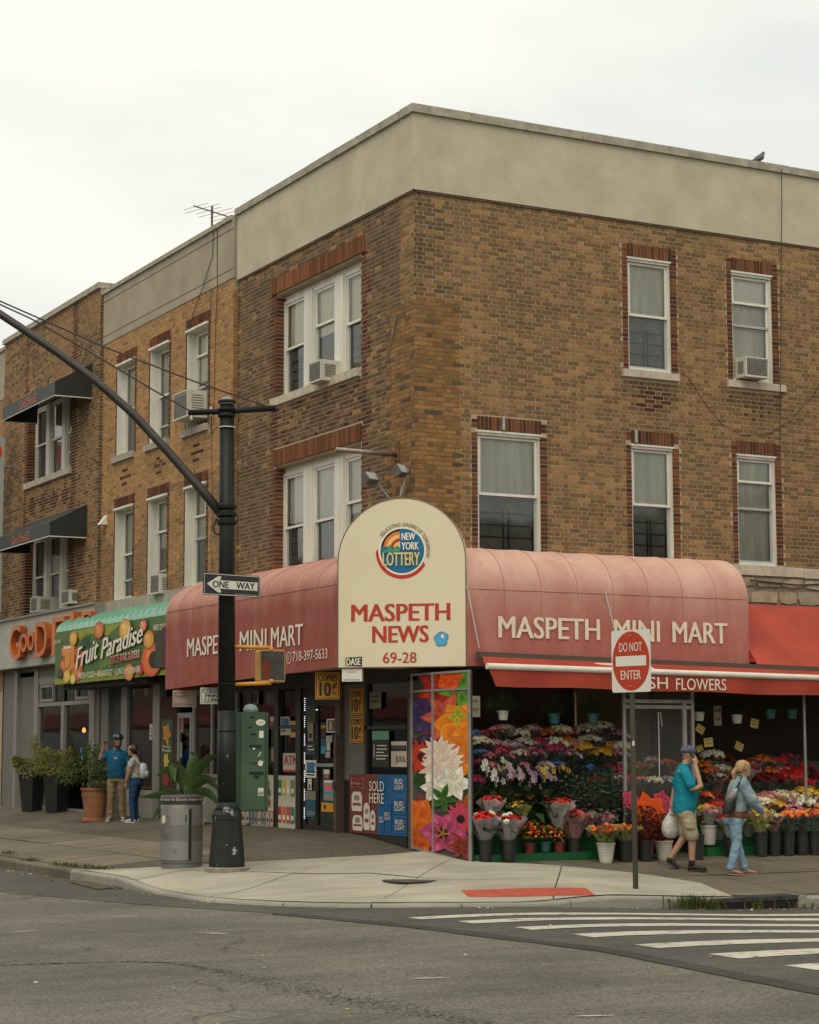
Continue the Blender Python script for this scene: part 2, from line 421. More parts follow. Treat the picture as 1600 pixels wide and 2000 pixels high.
def wear(m, dark, lo, hi):                               # chips and scuffs where the asphalt shows through
    n, l = m.node_tree.nodes, m.node_tree.links; b = n['Principled BSDF']; src = b.inputs['Base Color'].links[0].from_socket
    g = n.new('ShaderNodeNewGeometry'); t = n.new('ShaderNodeTexNoise'); t.inputs['Scale'].default_value = 7; t.inputs['Detail'].default_value = 8; t.inputs['Roughness'].default_value = .75; l.new(g.outputs['Position'], t.inputs['Vector'])
    r = n.new('ShaderNodeValToRGB'); r.color_ramp.elements[0].position = lo; r.color_ramp.elements[1].position = hi; l.new(t.outputs['Fac'], r.inputs[0])
    x = n.new('ShaderNodeMixRGB'); x.inputs[1].default_value = (*dark, 1); l.new(r.outputs[0], x.inputs[0]); l.new(src, x.inputs[2]); l.new(x.outputs[0], b.inputs['Base Color'])
wear(M_PAINT, (.13, .125, .105), .36, .46)

def sheet(xs, ys, fz, m, name):
    mb = MB(); nx = len(xs)
    mb.add([(x, y, fz(x, y)) for y in ys for x in xs], [(j*nx+i, j*nx+i+1, (j+1)*nx+i+1, (j+1)*nx+i) for j in range(len(ys)-1) for i in range(nx-1)])
    return struct(mb.build(name, m, fix=False, smooth=True))
xs = [-900, -300, -120, -60, -35]+[-24+.75*i for i in range(52)]+[20, 40, 90, 300, 900]
ys = [-900, -300, -120, -60, -40]+[-30+.75*i for i in range(58)]+[20, 40, 90, 300, 900]
sheet(xs, ys, z_street, M_ROAD, 'road')
# newer asphalt along the kerb and over the side street
def xb(y): return float(np.interp(y, [-40, -13.5, -10.2, -7.2, -5.1, -3.2, -.3, 3, 40], [-5.0, -3.95, -3.6, -3.95, -4.45, -5.25, -6.1, -6.4, -6.6]))
mb = MB(); rows = [-40, -30, -24]+[-20+.5*i for i in range(52)]+[9, 14, 25, 40]
NX = 22
for y in rows:
    a = xb(y)+.05*mnoise.noise((0, y*1.7, 3)); b = -4.35 if y > -2.6 else (-4.35 if y > -2.6 else 14.0)
    for i in range(NX+1):
        t = i/NX; x = a+(b-a)*t; mb.v.append((x, y, z_street(x, y)+.004)); mb.c.append(None)
for j in range(len(rows)-1):
    if rows[j] < -2.6 <= rows[j+1]: pass
    for i in range(NX):
        q = j*(NX+1)+i; mb.f.append((q, q+1, q+NX+2, q+NX+1)); mb.mi.append(0)
struct(mb.build('asphalt_patch', M_PATCH, fix=False, smooth=True))
mb = MB(); ys_ = [-15+.3*i for i in range(34)]
for y in ys_:
    for d_ in (-.10, .14):
        x = xb(y)+d_+.04*mnoise.noise((d_*9, y*2.1, 1)); mb.v.append((x, y, z_street(x, y)+.0062)); mb.c.append(None)
mb.f = [(2*i, 2*i+1, 2*i+3, 2*i+2) for i in range(len(ys_)-1)]; mb.mi = [0]*len(mb.f)
struct(mb.build('tar_seam', asphalt('tar', (.062, .06, .053), (.045, .043, .038), .35), fix=False))
# crosswalk: bars painted along the side street
cw = [(808, 1795), (910, 1803), (1022, 1815), (1137, 1829), (1262, 1850), (1410, 1869), (1565, 1892)]
for k, (x, y) in enumerate(cw):
    p = ground_px(x, y, z_street); mb = MB(); n = 44; h = .29+.025*k
    for i in range(n+1):
        X = p.x+.05*k*0+(5.6)*i/n
        e0 = .05*mnoise.noise((X*1.6, k*7.1, .3))+.02*mnoise.noise((X*9, k*3, 1)); e1 = .04*mnoise.noise((X*1.3, k*5.3, 8))+.02*mnoise.noise((X*9, k*3, 5))
        bend = .10*S((X+1)/3)
        for yy in (p.y-h/2+e0+bend, p.y+h/2+e1+bend): mb.v.append((X, yy, z_street(X, yy)+.008)); mb.c.append(None)
    mb.f = [(2*i, 2*i+2, 2*i+3, 2*i+1) for i in range(n)]; mb.mi = [0]*n
    struct(mb.build('crosswalk_stripe', M_PAINT, fix=False))
# scraps of old worn paint on the road
for k, (x, y, L, a) in enumerate([(8, 1746, .8, .1), (244, 1791, .55, -.3), (410, 1823, .5, -.2), (50, 1820, .45, 0), (840, 1912, .6, -.3), (1160, 1986, .5, -.4), (425, 1825, .4, -.3)]):
    p = ground_px(x, y, z_street); mb = MB(); n = 10
    for i in range(n+1):
        t = i/n-.5; q = p+Vector((math.cos(a)*t*L*.55, math.sin(a)*t*L*.55, 0)); hw = .03*(1-(2*t)**2)*(.6+.8*abs(mnoise.noise((t*7, k, 2))))+.004
        for sgn in (-1, 1): mb.v.append((q.x, q.y+sgn*hw, z_street(q.x, q.y)+.007)); mb.c.append(None)
    mb.f = [(2*i, 2*i+2, 2*i+3, 2*i+1) for i in range(n)]; mb.mi = [0]*n
    struct(mb.build('worn_road_paint', M_PAINT, fix=False))

# crumbling crack across the near lane
rc_ = random.Random(9); mb = MB(); cpx = [(0, 1886), (120, 1882), (250, 1879), (330, 1881), (400, 1892), (470, 1906), (540, 1924), (640, 1944), (740, 1962), (860, 1985), (960, 2004)]; cg = [ground_px(x, y, z_street) for x, y in cpx]
for i in range(len(cg)-1):
    wd_ = [.008, .008, .012, .03, .07, .10, .12, .12, .10, .08][i]
    for k in range([120, 120, 120, 120, 160, 200, 220, 220, 180, 140][i]):
        q = cg[i].lerp(cg[i+1], rc_.random()); x, y = q.x+rc_.gauss(0, wd_), q.y+rc_.gauss(0, wd_); s_ = rc_.uniform(.006, .022); a_ = rc_.uniform(0, PI); z = z_street(x, y)+.0045
        mb.add([(x+s_*rc_.uniform(.5, 1.2)*math.cos(a_+t), y+s_*.5*rc_.uniform(.5, 1.2)*math.sin(a_+t), z) for t in (0, 1.1, 2.3, 3.3, 4.4, 5.4)], [(0, 1, 2, 3, 4, 5)])
o_ = mb.build('road_crack', mat('crack_dark', (.055, .05, .04), .95), fix=False); o_['kind'] = 'stuff'; tag(o_, 'dark crumbling crack running across the near lane of the road', 'crack')
# ---- sidewalk: outer edge C(t), inner edge I(t)
def lerp2(a, b, t): return (a[0]+(b[0]-a[0])*t, a[1]+(b[1]-a[1])*t)
def curve_pts():
    P = []
    y = 34.0
    while y > -2.6: P.append(((-4.5, y), (.35, max(y, .35)))); y -= .6
    for k in range(0, 13):
        a = PI+PI/2*k/12; P.append(((-1.9+2.6*math.cos(a), -2.6+2.6*math.sin(a)), (.35, .35)))
    x = -1.4
    while x < 16: P.append(((x, -5.2), (max(x, .35), .35))); x += .6
    return P
CP = curve_pts()
def dens(P, k):
    out = []
    for (a, b), (c, d) in zip(P[:-1], P[1:]):
        for q in range(k): out.append((lerp2(a, c, q/k), lerp2(b, d, q/k)))
    return out+[P[-1]]
def strip(P, r0, r1, dz, nr=8):
    """sheet between fractions r0..r1 from outer (0) to inner (1)"""
    mb = MB()
    for o, i in P:
        for k in range(nr+1):
            q = lerp2(o, i, r0+(r1-r0)*k/nr); mb.v.append((*q, z_side(*q)+dz)); mb.c.append(None)
    n = nr+1
    mb.f = [(j*n+k, j*n+k+1, (j+1)*n+k+1, (j+1)*n+k)[::-1] for j in range(len(P)-1) for k in range(nr)]; mb.mi = [0]*len(mb.f)
    return mb
side = struct(strip(dens(CP, 3), .02, 1, 0, 30).build('sidewalk', M_AGG, fix=False, smooth=True))
def slab(P, r0, r1, m, dz=.006, gap=.012):
    a, b = Vector(P[0][0]), Vector(P[1][0]); g = min(.12, gap/max(.1, (b-a).length))
    P2 = [(lerp2(P[0][0], P[1][0], g), lerp2(P[0][1], P[1][1], g))]+P[1:-1]+[(lerp2(P[-1][0], P[-2][0], g), lerp2(P[-1][1], P[-2][1], g))]
    tilt = R_.uniform(-.002, .003)
    return strip(dens(P2, 3), r0+.003, r1-.003, dz+tilt, 12).build('slab', m, side, fix=False, smooth=True, local=True)
iL = [i for i, (o, _) in enumerate(CP) if o[0] == -4.5 and o[1] > 1.1]
k = 0
while k < len(iL)-2:                                   # old flags along the left kerb
    seg = CP[iL[k]:iL[k]+4] if k+3 < len(iL) else CP[iL[k]:iL[-1]+1]
    if len(seg) > 1: slab(seg, .035, .27, M_FLAG); slab(seg, .27, .50, M_FLAG)
    k += 3
iR = [i for i, (o, _) in enumerate(CP) if o[1] == -5.2 and o[0] > .9]
k = 0
while k < len(iR)-2:
    seg = CP[iR[k]:iR[k]+4]
    if len(seg) > 1: slab(seg, .035, .36, M_RFLAG); slab(seg, .36, .68, M_RFLAG)
    k += 3
# new poured concrete round the corner, its inner edge as seen
inner_px = [(190, 1702), (290, 1697), (400, 1690), (520, 1684), (640, 1677), (760, 1671), (850, 1664), (930, 1686), (1040, 1689), (1140, 1697), (1250, 1708), (1370, 1727)]
inn = [ground_px(x, y, z_side) for x, y in inner_px]
ia = iL[-1]; ib = next(i for i, (o, _) in enumerate(CP) if o[1] == -5.2 and o[0] > 1.0)
outer = [CP[i][0] for i in range(ia, ib+1)]
def resample(P, n):
    P = [Vector((p[0], p[1])) for p in P]; d = [0]
    for i in range(len(P)-1): d.append(d[-1]+(P[i+1]-P[i]).length)
    out = []
    for k in range(n+1):
        t = d[-1]*k/n; i = max(j for j in range(len(d)) if d[j] <= t+1e-9); i = min(i, len(P)-2)
        f = (t-d[i])/max(1e-9, d[i+1]-d[i]); q = P[i].lerp(P[i+1], f); out.append((q.x, q.y))
    return out
NO = 36
oo, ii = resample(outer, NO), resample([(p.x, p.y) for p in inn], NO)
NP = list(zip(oo, ii))
cuts = [0, 7, 14, 21, 28, 36]
for a, b in zip(cuts[:-1], cuts[1:]):
    for r0, r1 in ((.035, .52), (.52, 1.0)):
        slab(NP[a:b+1], r0, r1, M_NEWC, dz=.016, gap=.010)
# kerb stones
kerb = thing('kerb', None, None); kerb['kind'] = 'structure'
def kerb_stone(P, m, wide=.17, drop=.0):
    mb = MB(); prof = [(-.0, -.22), (0.0, -.03), (.012, -.006), (.04, 0.002), (wide, .002), (wide, -.2)]
    for j, (o, i) in enumerate(P):
        d = Vector((i[0]-o[0], i[1]-o[1])).normalized()
        a = P[max(0, j-1)][0]; b = P[min(len(P)-1, j+1)][0]; t = Vector((b[0]-a[0], b[1]-a[1])).normalized(); nrm = Vector((-t.y, t.x))
        if nrm.dot(d) < 0: nrm = -nrm
        wob = .012*mnoise.noise((o[0]*1.3, o[1]*1.3, 4))
        for w, z in prof:
            q = Vector(o)+nrm*(w-.05+wob); top = z_side(*o)+.008
            mb.v.append((q.x, q.y, top+z+(wob*.5 if z > -.1 else 0))); mb.c.append(None)
    n = len(prof); J = len(P)
    mb.f = [(j*n+k, j*n+k+1, (j+1)*n+k+1, (j+1)*n+k) for j in range(J-1) for k in range(n-1)]+[tuple(range(n)), tuple(range((J-1)*n, J*n))]
    mb.mi = [0]*len(mb.f)
    return mb.build('kerb_stone', m, kerb)
def fine(P, k=3):
    out = []
    for (a, b), (c, d) in zip(P[:-1], P[1:]):
        for q in range(k): out.append((lerp2(a, c, q/k), lerp2(b, d, q/k)))
    return out+[P[-1]]
def shrink(P, g=.012):
    a = Vector(P[0][0]); b = Vector(P[1][0]); f = g/(b-a).length
    c = Vector(P[-1][0]); d = Vector(P[-2][0]); h = g/(d-c).length
    return [(lerp2(P[0][0], P[1][0], f), P[0][1])]+P[1:-1]+[(lerp2(P[-1][0], P[-2][0], h), P[-1][1])]
k = 0
while k < ia:
    seg = CP[k:min(k+4, ia+1)]
    if len(seg) > 1: kerb_stone(shrink(fine(seg, 2)), M_KERBO)
    k += 3
k = ia
while k < ib:
    seg = CP[k:min(k+4, ib+1)]
    if len(seg) > 1: kerb_stone(shrink(fine(seg, 2), .006), M_KERBN, wide=.2)
    k += 3
k = ib
while k < len(CP)-1:
    seg = CP[k:min(k+4, len(CP))]
    if len(seg) > 1: kerb_stone(shrink(fine(seg, 2)), M_KERBN)
    k += 3
# red tactile pad with domes
M_RED = mat('tactile_red', (.42, .075, .04), .7, var=.25, scale=5)
tq = [ground_px(x, y, z_side) for x, y in ((900, 1742), (1145, 1738), (1163, 1752), (915, 1755))]
pad = struct(thing('tactile_paving', None, None, tq[0]))
def tq_pt(a, b, dz=0.0):
    p = tq[0].lerp(tq[1], a).lerp(tq[3].lerp(tq[2], a), b); return Vector((p.x, p.y, z_side(p.x, p.y)+.020+dz))
mb = MB(); n = 12
for j in range(7):
    for i in range(n+1): mb.v.append(tq_pt(i/n, j/6)); mb.c.append(None)
mb.f = [(j*(n+1)+i, j*(n+1)+i+1, (j+1)*(n+1)+i+1, (j+1)*(n+1)+i)[::-1] for j in range(6) for i in range(n)]; mb.mi = [0]*len(mb.f)
mb.build('pad', M_RED, pad, fix=False, smooth=True)
mb = MB()
for j in range(11):
    for i in range(24):
        p = tq_pt((i+.5)/24, (j+.5)/11); mb.lathe([(.018, 0), (.011, .007)], p, seg=6)
mb.build('dome_studs', M_RED, pad, kind='stuff')
# round cover in the sidewalk
M_IRON = mat('cast_iron', (.085, .075, .06), .6, var=.3, scale=14, metal=.3)
mc = ground_px(800, 1722, z_side); mh = thing('manhole_cover', 'round dark iron utility cover set into the pale corner pavement', 'manhole cover', mc)
mb = MB(); mb.lathe([(.34, .006), (.34, .020), (.30, .020), (.30, .016)], mc, 28); mb.build('rim', M_IRON, mh)
mb = MB(); mb.lathe([(.295, .006), (.295, .019), (.02, .021)], mc, 28)
for k in range(4): mb.lathe([(.24-.06*k, .019), (.235-.06*k, .024), (.222-.06*k, .024), (.217-.06*k, .019)], mc, 24)
mb.build('lid', M_IRON, mh)
# drain grate in the gutter, left
dq = [ground_px(x, y, z_street) for x, y in ((134, 1725), (200, 1721), (262, 1735), (190, 1739))]
gr = thing('drain_grate', 'rusty rectangular drain grate in the gutter left of the litter bin', 'drain grate', dq[0])
def dqp(a, b, dz): p = dq[0].lerp(dq[1], a).lerp(dq[3].lerp(dq[2], a), b); return Vector((p.x, p.y, z_street(p.x, p.y)+dz))
M_RUST = mat('rusty_iron', (.15, .115, .075), .7, var=.4, scale=9, metal=.2); M_BLACK = mat('black_void', (.006, .006, .006), .9)
mb = MB(); mb.quad(dqp(0, 0, .007), dqp(1, 0, .007), dqp(1, 1, .007), dqp(0, 1, .007)); mb.build('pit', M_BLACK, gr, fix=False)
mb = MB()
def bar(a0, b0, a1, b1, h=.022):
    q = [dqp(a0, b0, .008), dqp(a1, b0, .008), dqp(a1, b1, .008), dqp(a0, b1, .008)]; mb.prism(q, (0, 0, h-.008))
for k in range(9): bar(0, k/8-.03 if k else 0, 1, min(1, k/8+.03))
mb.build('bar', M_RUST, gr)
mb = MB()
for k in range(5): bar(k/4-.045 if k else 0, 0, min(1, k/4+.045), 1, .020)
mb.build('cross_bar', M_RUST, gr)
# catch basin in the right kerb
cb0, cb1 = ground_px(1410, 1752, z_side), ground_px(1545, 1747, z_side)
cbx0 = 1.2; cbx1 = 2.55; cz = z_side(1.8, -5.2)
cb = thing('catch_basin', 'dark steel storm drain inlet in the kerb below the walking couple', 'storm drain', (cbx0, -5.25, cz))
mb = MB(); mb.box((cbx0, -5.275, cz-.035), (cbx1, -5.0, cz+.018)); mb.build('steel_head', mat('drain_steel', (.07, .07, .06), .55, var=.5, scale=7, metal=.4), cb)
mb = MB(); mb.box((cbx0+.03, -5.268, cz-.24), (cbx1-.03, -5.20, cz-.036)); mb.build('opening', M_BLACK, cb)
for a_, b_ in ((cbx0-.10, cbx0+.029), (cbx1-.029, cbx1+.1)): mb = MB(); mb.box((a_, -5.285, cz-.24), (b_, -5.0, cz+.012)); mb.build('cheek', M_KERBN, cb)
for q_ in (.5, .95): mb = MB(); mb.tube([(cbx0+q_, -5.272, cz-.2), (cbx0+q_, -5.272, cz-.04)], .012); mb.build('guard_bar', M_IRON, cb)
# weeds and litter
M_WEED = leaf_mat('weed_green', (.12, .15, .035), (.05, .075, .016)); M_LITTER = attr_mat('litter', .8)
def weeds(pts, n, h, label, name='weeds'):
    mb = MB()
    for _ in range(n):
        c = R_.choice(pts); x = c[0]+R_.gauss(0, c[2]); y = c[1]+R_.gauss(0, c[3]); z = max(z_street(x, y), -1) if y < -5.2 or x < -4.5 else z_side(x, y)
        a = R_.uniform(0, 2*PI); l = R_.uniform(.3, 1)*h; d = Vector((math.cos(a), math.sin(a), 0)); s = Vector((-d.y, d.x, 0))*.006
        p = Vector((x, y, z)); q = p+d*l*.25+Vector((0, 0, l*.7)); r = p+d*l*.7+Vector((0, 0, l*R_.uniform(.6, 1)))
        mb.add([p-s, p+s, q+s, q-s, r], [(0, 1, 2, 3), (3, 2, 4)])
    tag(mb.build(name, M_WEED, fix=False), label, 'weeds', kind='stuff')
wp = [ground_px(x, y, z_side) for x, y in ((118, 1691), (145, 1693), (170, 1695), (200, 1699), (60, 1682), (15, 1668))]
weeds([(p.x-.0, p.y, .05, .14) for p in wp], 420, .075, 'low weeds growing in the joint behind the left kerb')
wp = [(.75, -5.36), (.95, -5.33), (1.1, -5.36)]
weeds([(p[0], p[1], .12, .03) for p in wp], 230, .24, 'tuft of grass growing in the gutter beside the storm drain', 'gutter_grass')
weeds([(2.9, -5.36, .3, .03), (1.85, -5.34, .05, .02)], 150, .13, 'thin grass in the gutter right of the storm drain', 'gutter_grass')
mb = MB(); cols = [(.25, .14, .05), (.33, .22, .1), (.45, .42, .35), (.18, .1, .05), (.4, .3, .1), (.55, .52, .45)]
def bit(x, y, z, s):
    a = R_.uniform(0, PI); d = Vector((math.cos(a), math.sin(a), R_.uniform(-.1, .3)))*s; e = Vector((-math.sin(a), math.cos(a), R_.uniform(0, .3)))*s*.6; p = Vector((x, y, z+.012))
    mb.add([p-d, p+e, p+d, p-e], [(0, 1, 2, 3)], R_.choice(cols))
for _ in range(90):
    x, y = R_.uniform(-.5, 4), -5.26-abs(R_.gauss(0, .12)); bit(x, y, z_street(x, y), R_.uniform(.012, .03))
for _ in range(70):
    y = R_.uniform(-2, 9); x = -4.6-abs(R_.gauss(0, .12)); bit(x, y, z_street(x, y), R_.uniform(.012, .035))
for _ in range(40):
    a = R_.uniform(PI, 1.5*PI); r = 2.68+abs(R_.gauss(0, .08)); x, y = -1.9+r*math.cos(a), -2.6+r*math.sin(a); bit(x, y, z_street(x, y), R_.uniform(.01, .025))
for _ in range(60):
    x, y = R_.uniform(-4.2, 0), R_.uniform(-3, 9); bit(x, y, z_side(x, y), R_.uniform(.008, .018))
for _ in range(60):
    x, y = R_.uniform(-9, 3), R_.uniform(-14, -6); bit(x, y, z_street(x, y), R_.uniform(.012, .035))
tag(mb.build('litter', M_LITTER, fix=False), 'fallen leaves and scraps of litter scattered in the gutter and road', 'litter', kind='stuff')
# ================================================================== buildings
M_WHITE = mat('white_vinyl', (.70, .68, .60), .5, var=.10, scale=5)
M_CASE = mat('white_casing', (.68, .66, .57), .55, var=.16, scale=4, streak=True)
M_SASHG = mat('grey_sash', (.36, .38, .36), .5)
M_STONE = mat('sill_stone', (.50, .44, .34), .85, var=.22, scale=7, bump=.3)
M_STUC = mat('stucco', (.52, .47, .345), .9, c2=(.40, .355, .26), scale=1.5, bump=.3, bscale=35, lo=.28, hi=.68, detail=8)
M_STUC2 = mat('stucco_dark', (.38, .33, .245), .9, c2=(.28, .24, .175), scale=1.6, bump=.25, bscale=35, lo=.3, hi=.7, detail=8)
M_COPE = mat('coping', (.37, .335, .26), .85, var=.3, scale=6, bump=.2)
M_MORT = mat('mortar', (.43, .345, .225), .95, var=.25, scale=8)
M_MORTG = mat('mortar_grey', (.44, .37, .26), .95, var=.2, scale=8)
M_MORTD = mat('mortar_dark', (.10, .07, .04), .95, var=.3, scale=8)
M_BRICK = attr_mat('brick', .88, grain=.55, spec=.2)
M_GLASS = glass_mat('window_glass', (.97, .98, .95), .2, .04, wav=.05)
M_SHADE = mat('window_shade', (.80, .78, .68), .8, var=.08)
M_SHADEG = mat('window_curtain_grey', (.62, .61, .52), .8, var=.22, scale=9, streak=True)
M_CREAM = mat('window_blind_cream', (.84, .78, .60), .8, var=.06)
M_SCREEN = mat('insect_screen', (.17, .175, .16), .8, var=.35, scale=4)
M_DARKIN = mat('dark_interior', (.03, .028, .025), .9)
M_GUARD = mat('guard_black', (.012, .012, .012), .6)
M_ROOF = mat('roof_tar', (.06, .06, .06), .9, var=.2)
TAN = [srgb(*c) for c in ((150, 112, 72), (136, 100, 63), (162, 122, 80), (128, 96, 62), (142, 108, 72), (112, 82, 52), (100, 75, 50), (170, 126, 80), (120, 88, 54), (90, 68, 46))]
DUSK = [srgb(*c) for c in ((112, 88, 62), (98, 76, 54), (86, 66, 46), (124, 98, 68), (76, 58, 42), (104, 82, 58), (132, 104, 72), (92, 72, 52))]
ORNG = [srgb(*c) for c in ((152, 104, 58), (136, 92, 50), (164, 116, 68), (122, 82, 46), (146, 108, 66), (110, 78, 46), (92, 68, 40))]
GOLD = [srgb(*c) for c in ((176, 130, 80), (164, 120, 74), (186, 138, 88), (154, 112, 70), (168, 126, 82), (142, 106, 70), (132, 98, 64))]
GFTN = [srgb(*c) for c in ((152, 112, 72), (140, 104, 68), (126, 94, 62), (162, 120, 78), (112, 86, 58), (134, 102, 70), (98, 78, 54))]
REDB = [srgb(*c) for c in ((104, 62, 40), (92, 54, 36), (116, 70, 44), (82, 48, 34), (100, 66, 46), (74, 46, 34))]
ORSO = [srgb(*c) for c in ((122, 80, 50), (112, 72, 45), (130, 86, 54), (102, 66, 42))]
DKRD = [srgb(*c) for c in ((84, 52, 36), (74, 46, 34), (94, 58, 40))]
def calm(P, f, mean):                                     # pull a palette towards its mean
    return [tuple(v*(1-f)+m*f for v, m in zip(c, mean)) for c in P]
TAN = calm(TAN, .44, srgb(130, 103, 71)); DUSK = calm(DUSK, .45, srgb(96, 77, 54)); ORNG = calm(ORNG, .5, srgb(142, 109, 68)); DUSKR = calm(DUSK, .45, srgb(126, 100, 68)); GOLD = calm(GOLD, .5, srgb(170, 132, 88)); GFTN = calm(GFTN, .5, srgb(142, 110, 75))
CH = .0672
def free_spans(u0, u1, z, ops):
    sp = [(u0, u1)]
    for (a, b, c, d) in ops:
        if c-.004 < z < d+.004:
            n = []
            for (s, e) in sp:
                if b <= s or a >= e: n.append((s, e)); continue
                if a > s: n.append((s, a))
                if b < e: n.append((b, e))
            sp = n
    return sp
class Bricks:
    def __init__(s): s.L = []
    def field(s, pl, u0, u1, z0, z1, ops, scheme, w=.0, full=True):
        k = int(round(z0/CH)); ST, HD, J = .192, .090, .014; per = ST+HD+2*J
        while (k+1)*CH <= z1+.01:
            za, zb = k*CH+.0065, (k+1)*CH-.0065; zm = (za+zb)/2
            off = (per/2 if k % 2 else 0)+.012*math.sin(k*12.9898)
            for (a, b) in free_spans(u0, u1, zm, ops):
                i = math.floor((a-off)/per)
                u = off+i*per
                while u < b:
                    for ln in (ST, HD):
                        p, q = max(u, a+.004), min(u+ln, b-.004)
                        if q-p > .03: s.L.append((pl, p, q, max(za, z0), min(zb, z1), w, -.01, scheme((p+q)/2, zm, k), full and abs((q-p)-ln) < .001))
                        u += ln+J
            k += 1
    def jamb(s, pl, op, side, pal, wid=.095, deep=-.15, w=.002, z0=None, z1=None):
        a = op[0]-wid if side < 0 else op[1]
        k = int(round((z0 or op[2])/CH))
        while (k+1)*CH <= (z1 or op[3])+.04:
            x0, x1 = a+.004, a+wid-.004
            if side < 0: x1 = a+wid+.006
            else: x0 = a-.006
            s.L.append((pl, x0, x1, k*CH+.0065, (k+1)*CH-.0065, w, deep, R_.choice(pal), False)); k += 1
    def soldier(s, pl, u0, u1, z0, z1, pal, w=.004, bw=.066, deep=-.12):
        n = max(1, round((u1-u0)/bw)); d = (u1-u0)/n
        for i in range(n): s.L.append((pl, u0+i*d+.0065, u0+(i+1)*d-.0065, z0, z1, w, deep, R_.choice(pal), False))
    def emit(s, parents, nmax=300):
        """parents: {plane id: wall part}. The nmax bricks that show largest become objects, the rest one joined part per wall"""
        sc = []
        for i, (pl, a, b, c, d, w, dp, colr, full) in enumerate(s.L):
            if not full: sc.append(-1); continue
            p = [proj(pl.p(u, z, w)) for u, z in ((a, c), (b, c), (b, d))]
            if not (5 < p[0][0] < 1595 and 0 < p[0][1] < 1995): sc.append(-1); continue
            e1 = (p[1][0]-p[0][0], p[1][1]-p[0][1]); e2 = (p[2][0]-p[1][0], p[2][1]-p[1][1]); sc.append(abs(e1[0]*e2[1]-e1[1]*e2[0]))
        pick = set(i for i in sorted(range(len(sc)), key=lambda i: -sc[i])[:nmax] if sc[i] > 0)
        cache = {}; rest = {}
        for i, (pl, a, b, c, d, w, dp, colr, full) in enumerate(s.L):
            wall = parents[id(pl)]
            if i in pick:
                key = (id(pl), round(b-a, 4), round(d-c, 4), colr, w)
                if key not in cache:
                    m = MB(); q = Plane((0, 0, 0), pl.u); h, v = (b-a)/2, (d-c)/2
                    m.pbox(q, -h, h, -v, v, -.008, .005, colr, back=False); cache[key] = m.mesh('brick', M_BRICK, fix=False)
                o = bpy.data.objects.new('brick', cache[key]); col.objects.link(o); o.parent = wall
                o.location = pl.p((a+b)/2, (c+d)/2, w)-wloc(wall)
            else:
                rest.setdefault(id(pl), MB()).pbox(pl, a, b, c, d, dp+w, w+.005, colr, back=False)
        for k, m in rest.items(): m.build('brickwork', M_BRICK, parents[k], fix=False, kind='stuff')
def backing(pl, u0, u1, z0, z1, ops, w, mb, depth=.3):
    us = sorted(set([u0, u1]+[min(max(v, u0), u1) for o in ops for v in o[:2]])); zs = sorted(set([z0, z1]+[min(max(v, z0), z1) for o in ops for v in o[2:]]))
    for a, b in zip(us[:-1], us[1:]):
        for c, d in zip(zs[:-1], zs[1:]):
            um, zm = (a+b)/2, (c+d)/2
            if any(o[0] < um < o[1] and o[2] < zm < o[3] for o in ops): continue
            mb.pquad(pl, a, b, c, d, w)
    for (a, b, c, d) in ops:                             # reveals
        for (p, q) in (((a, c), (a, d)), ((b, d), (b, c)), ((b, c), (a, c)), ((a, d), (b, d))):
            mb.quad(pl.p(p[0], p[1], w), pl.p(q[0], q[1], w), pl.p(q[0], q[1], w-depth), pl.p(p[0], p[1], w-depth))
def sash(mb, pl, u0, u1, z0, z1, w, t=.045, d=.03):
    mb.pbox(pl, u0, u1, z0, z0+t, w-d, w); mb.pbox(pl, u0, u1, z1-t, z1, w-d, w); mb.pbox(pl, u0, u0+t, z0+t, z1-t, w-d, w); mb.pbox(pl, u1-t, u1, z0+t, z1-t, w-d, w)
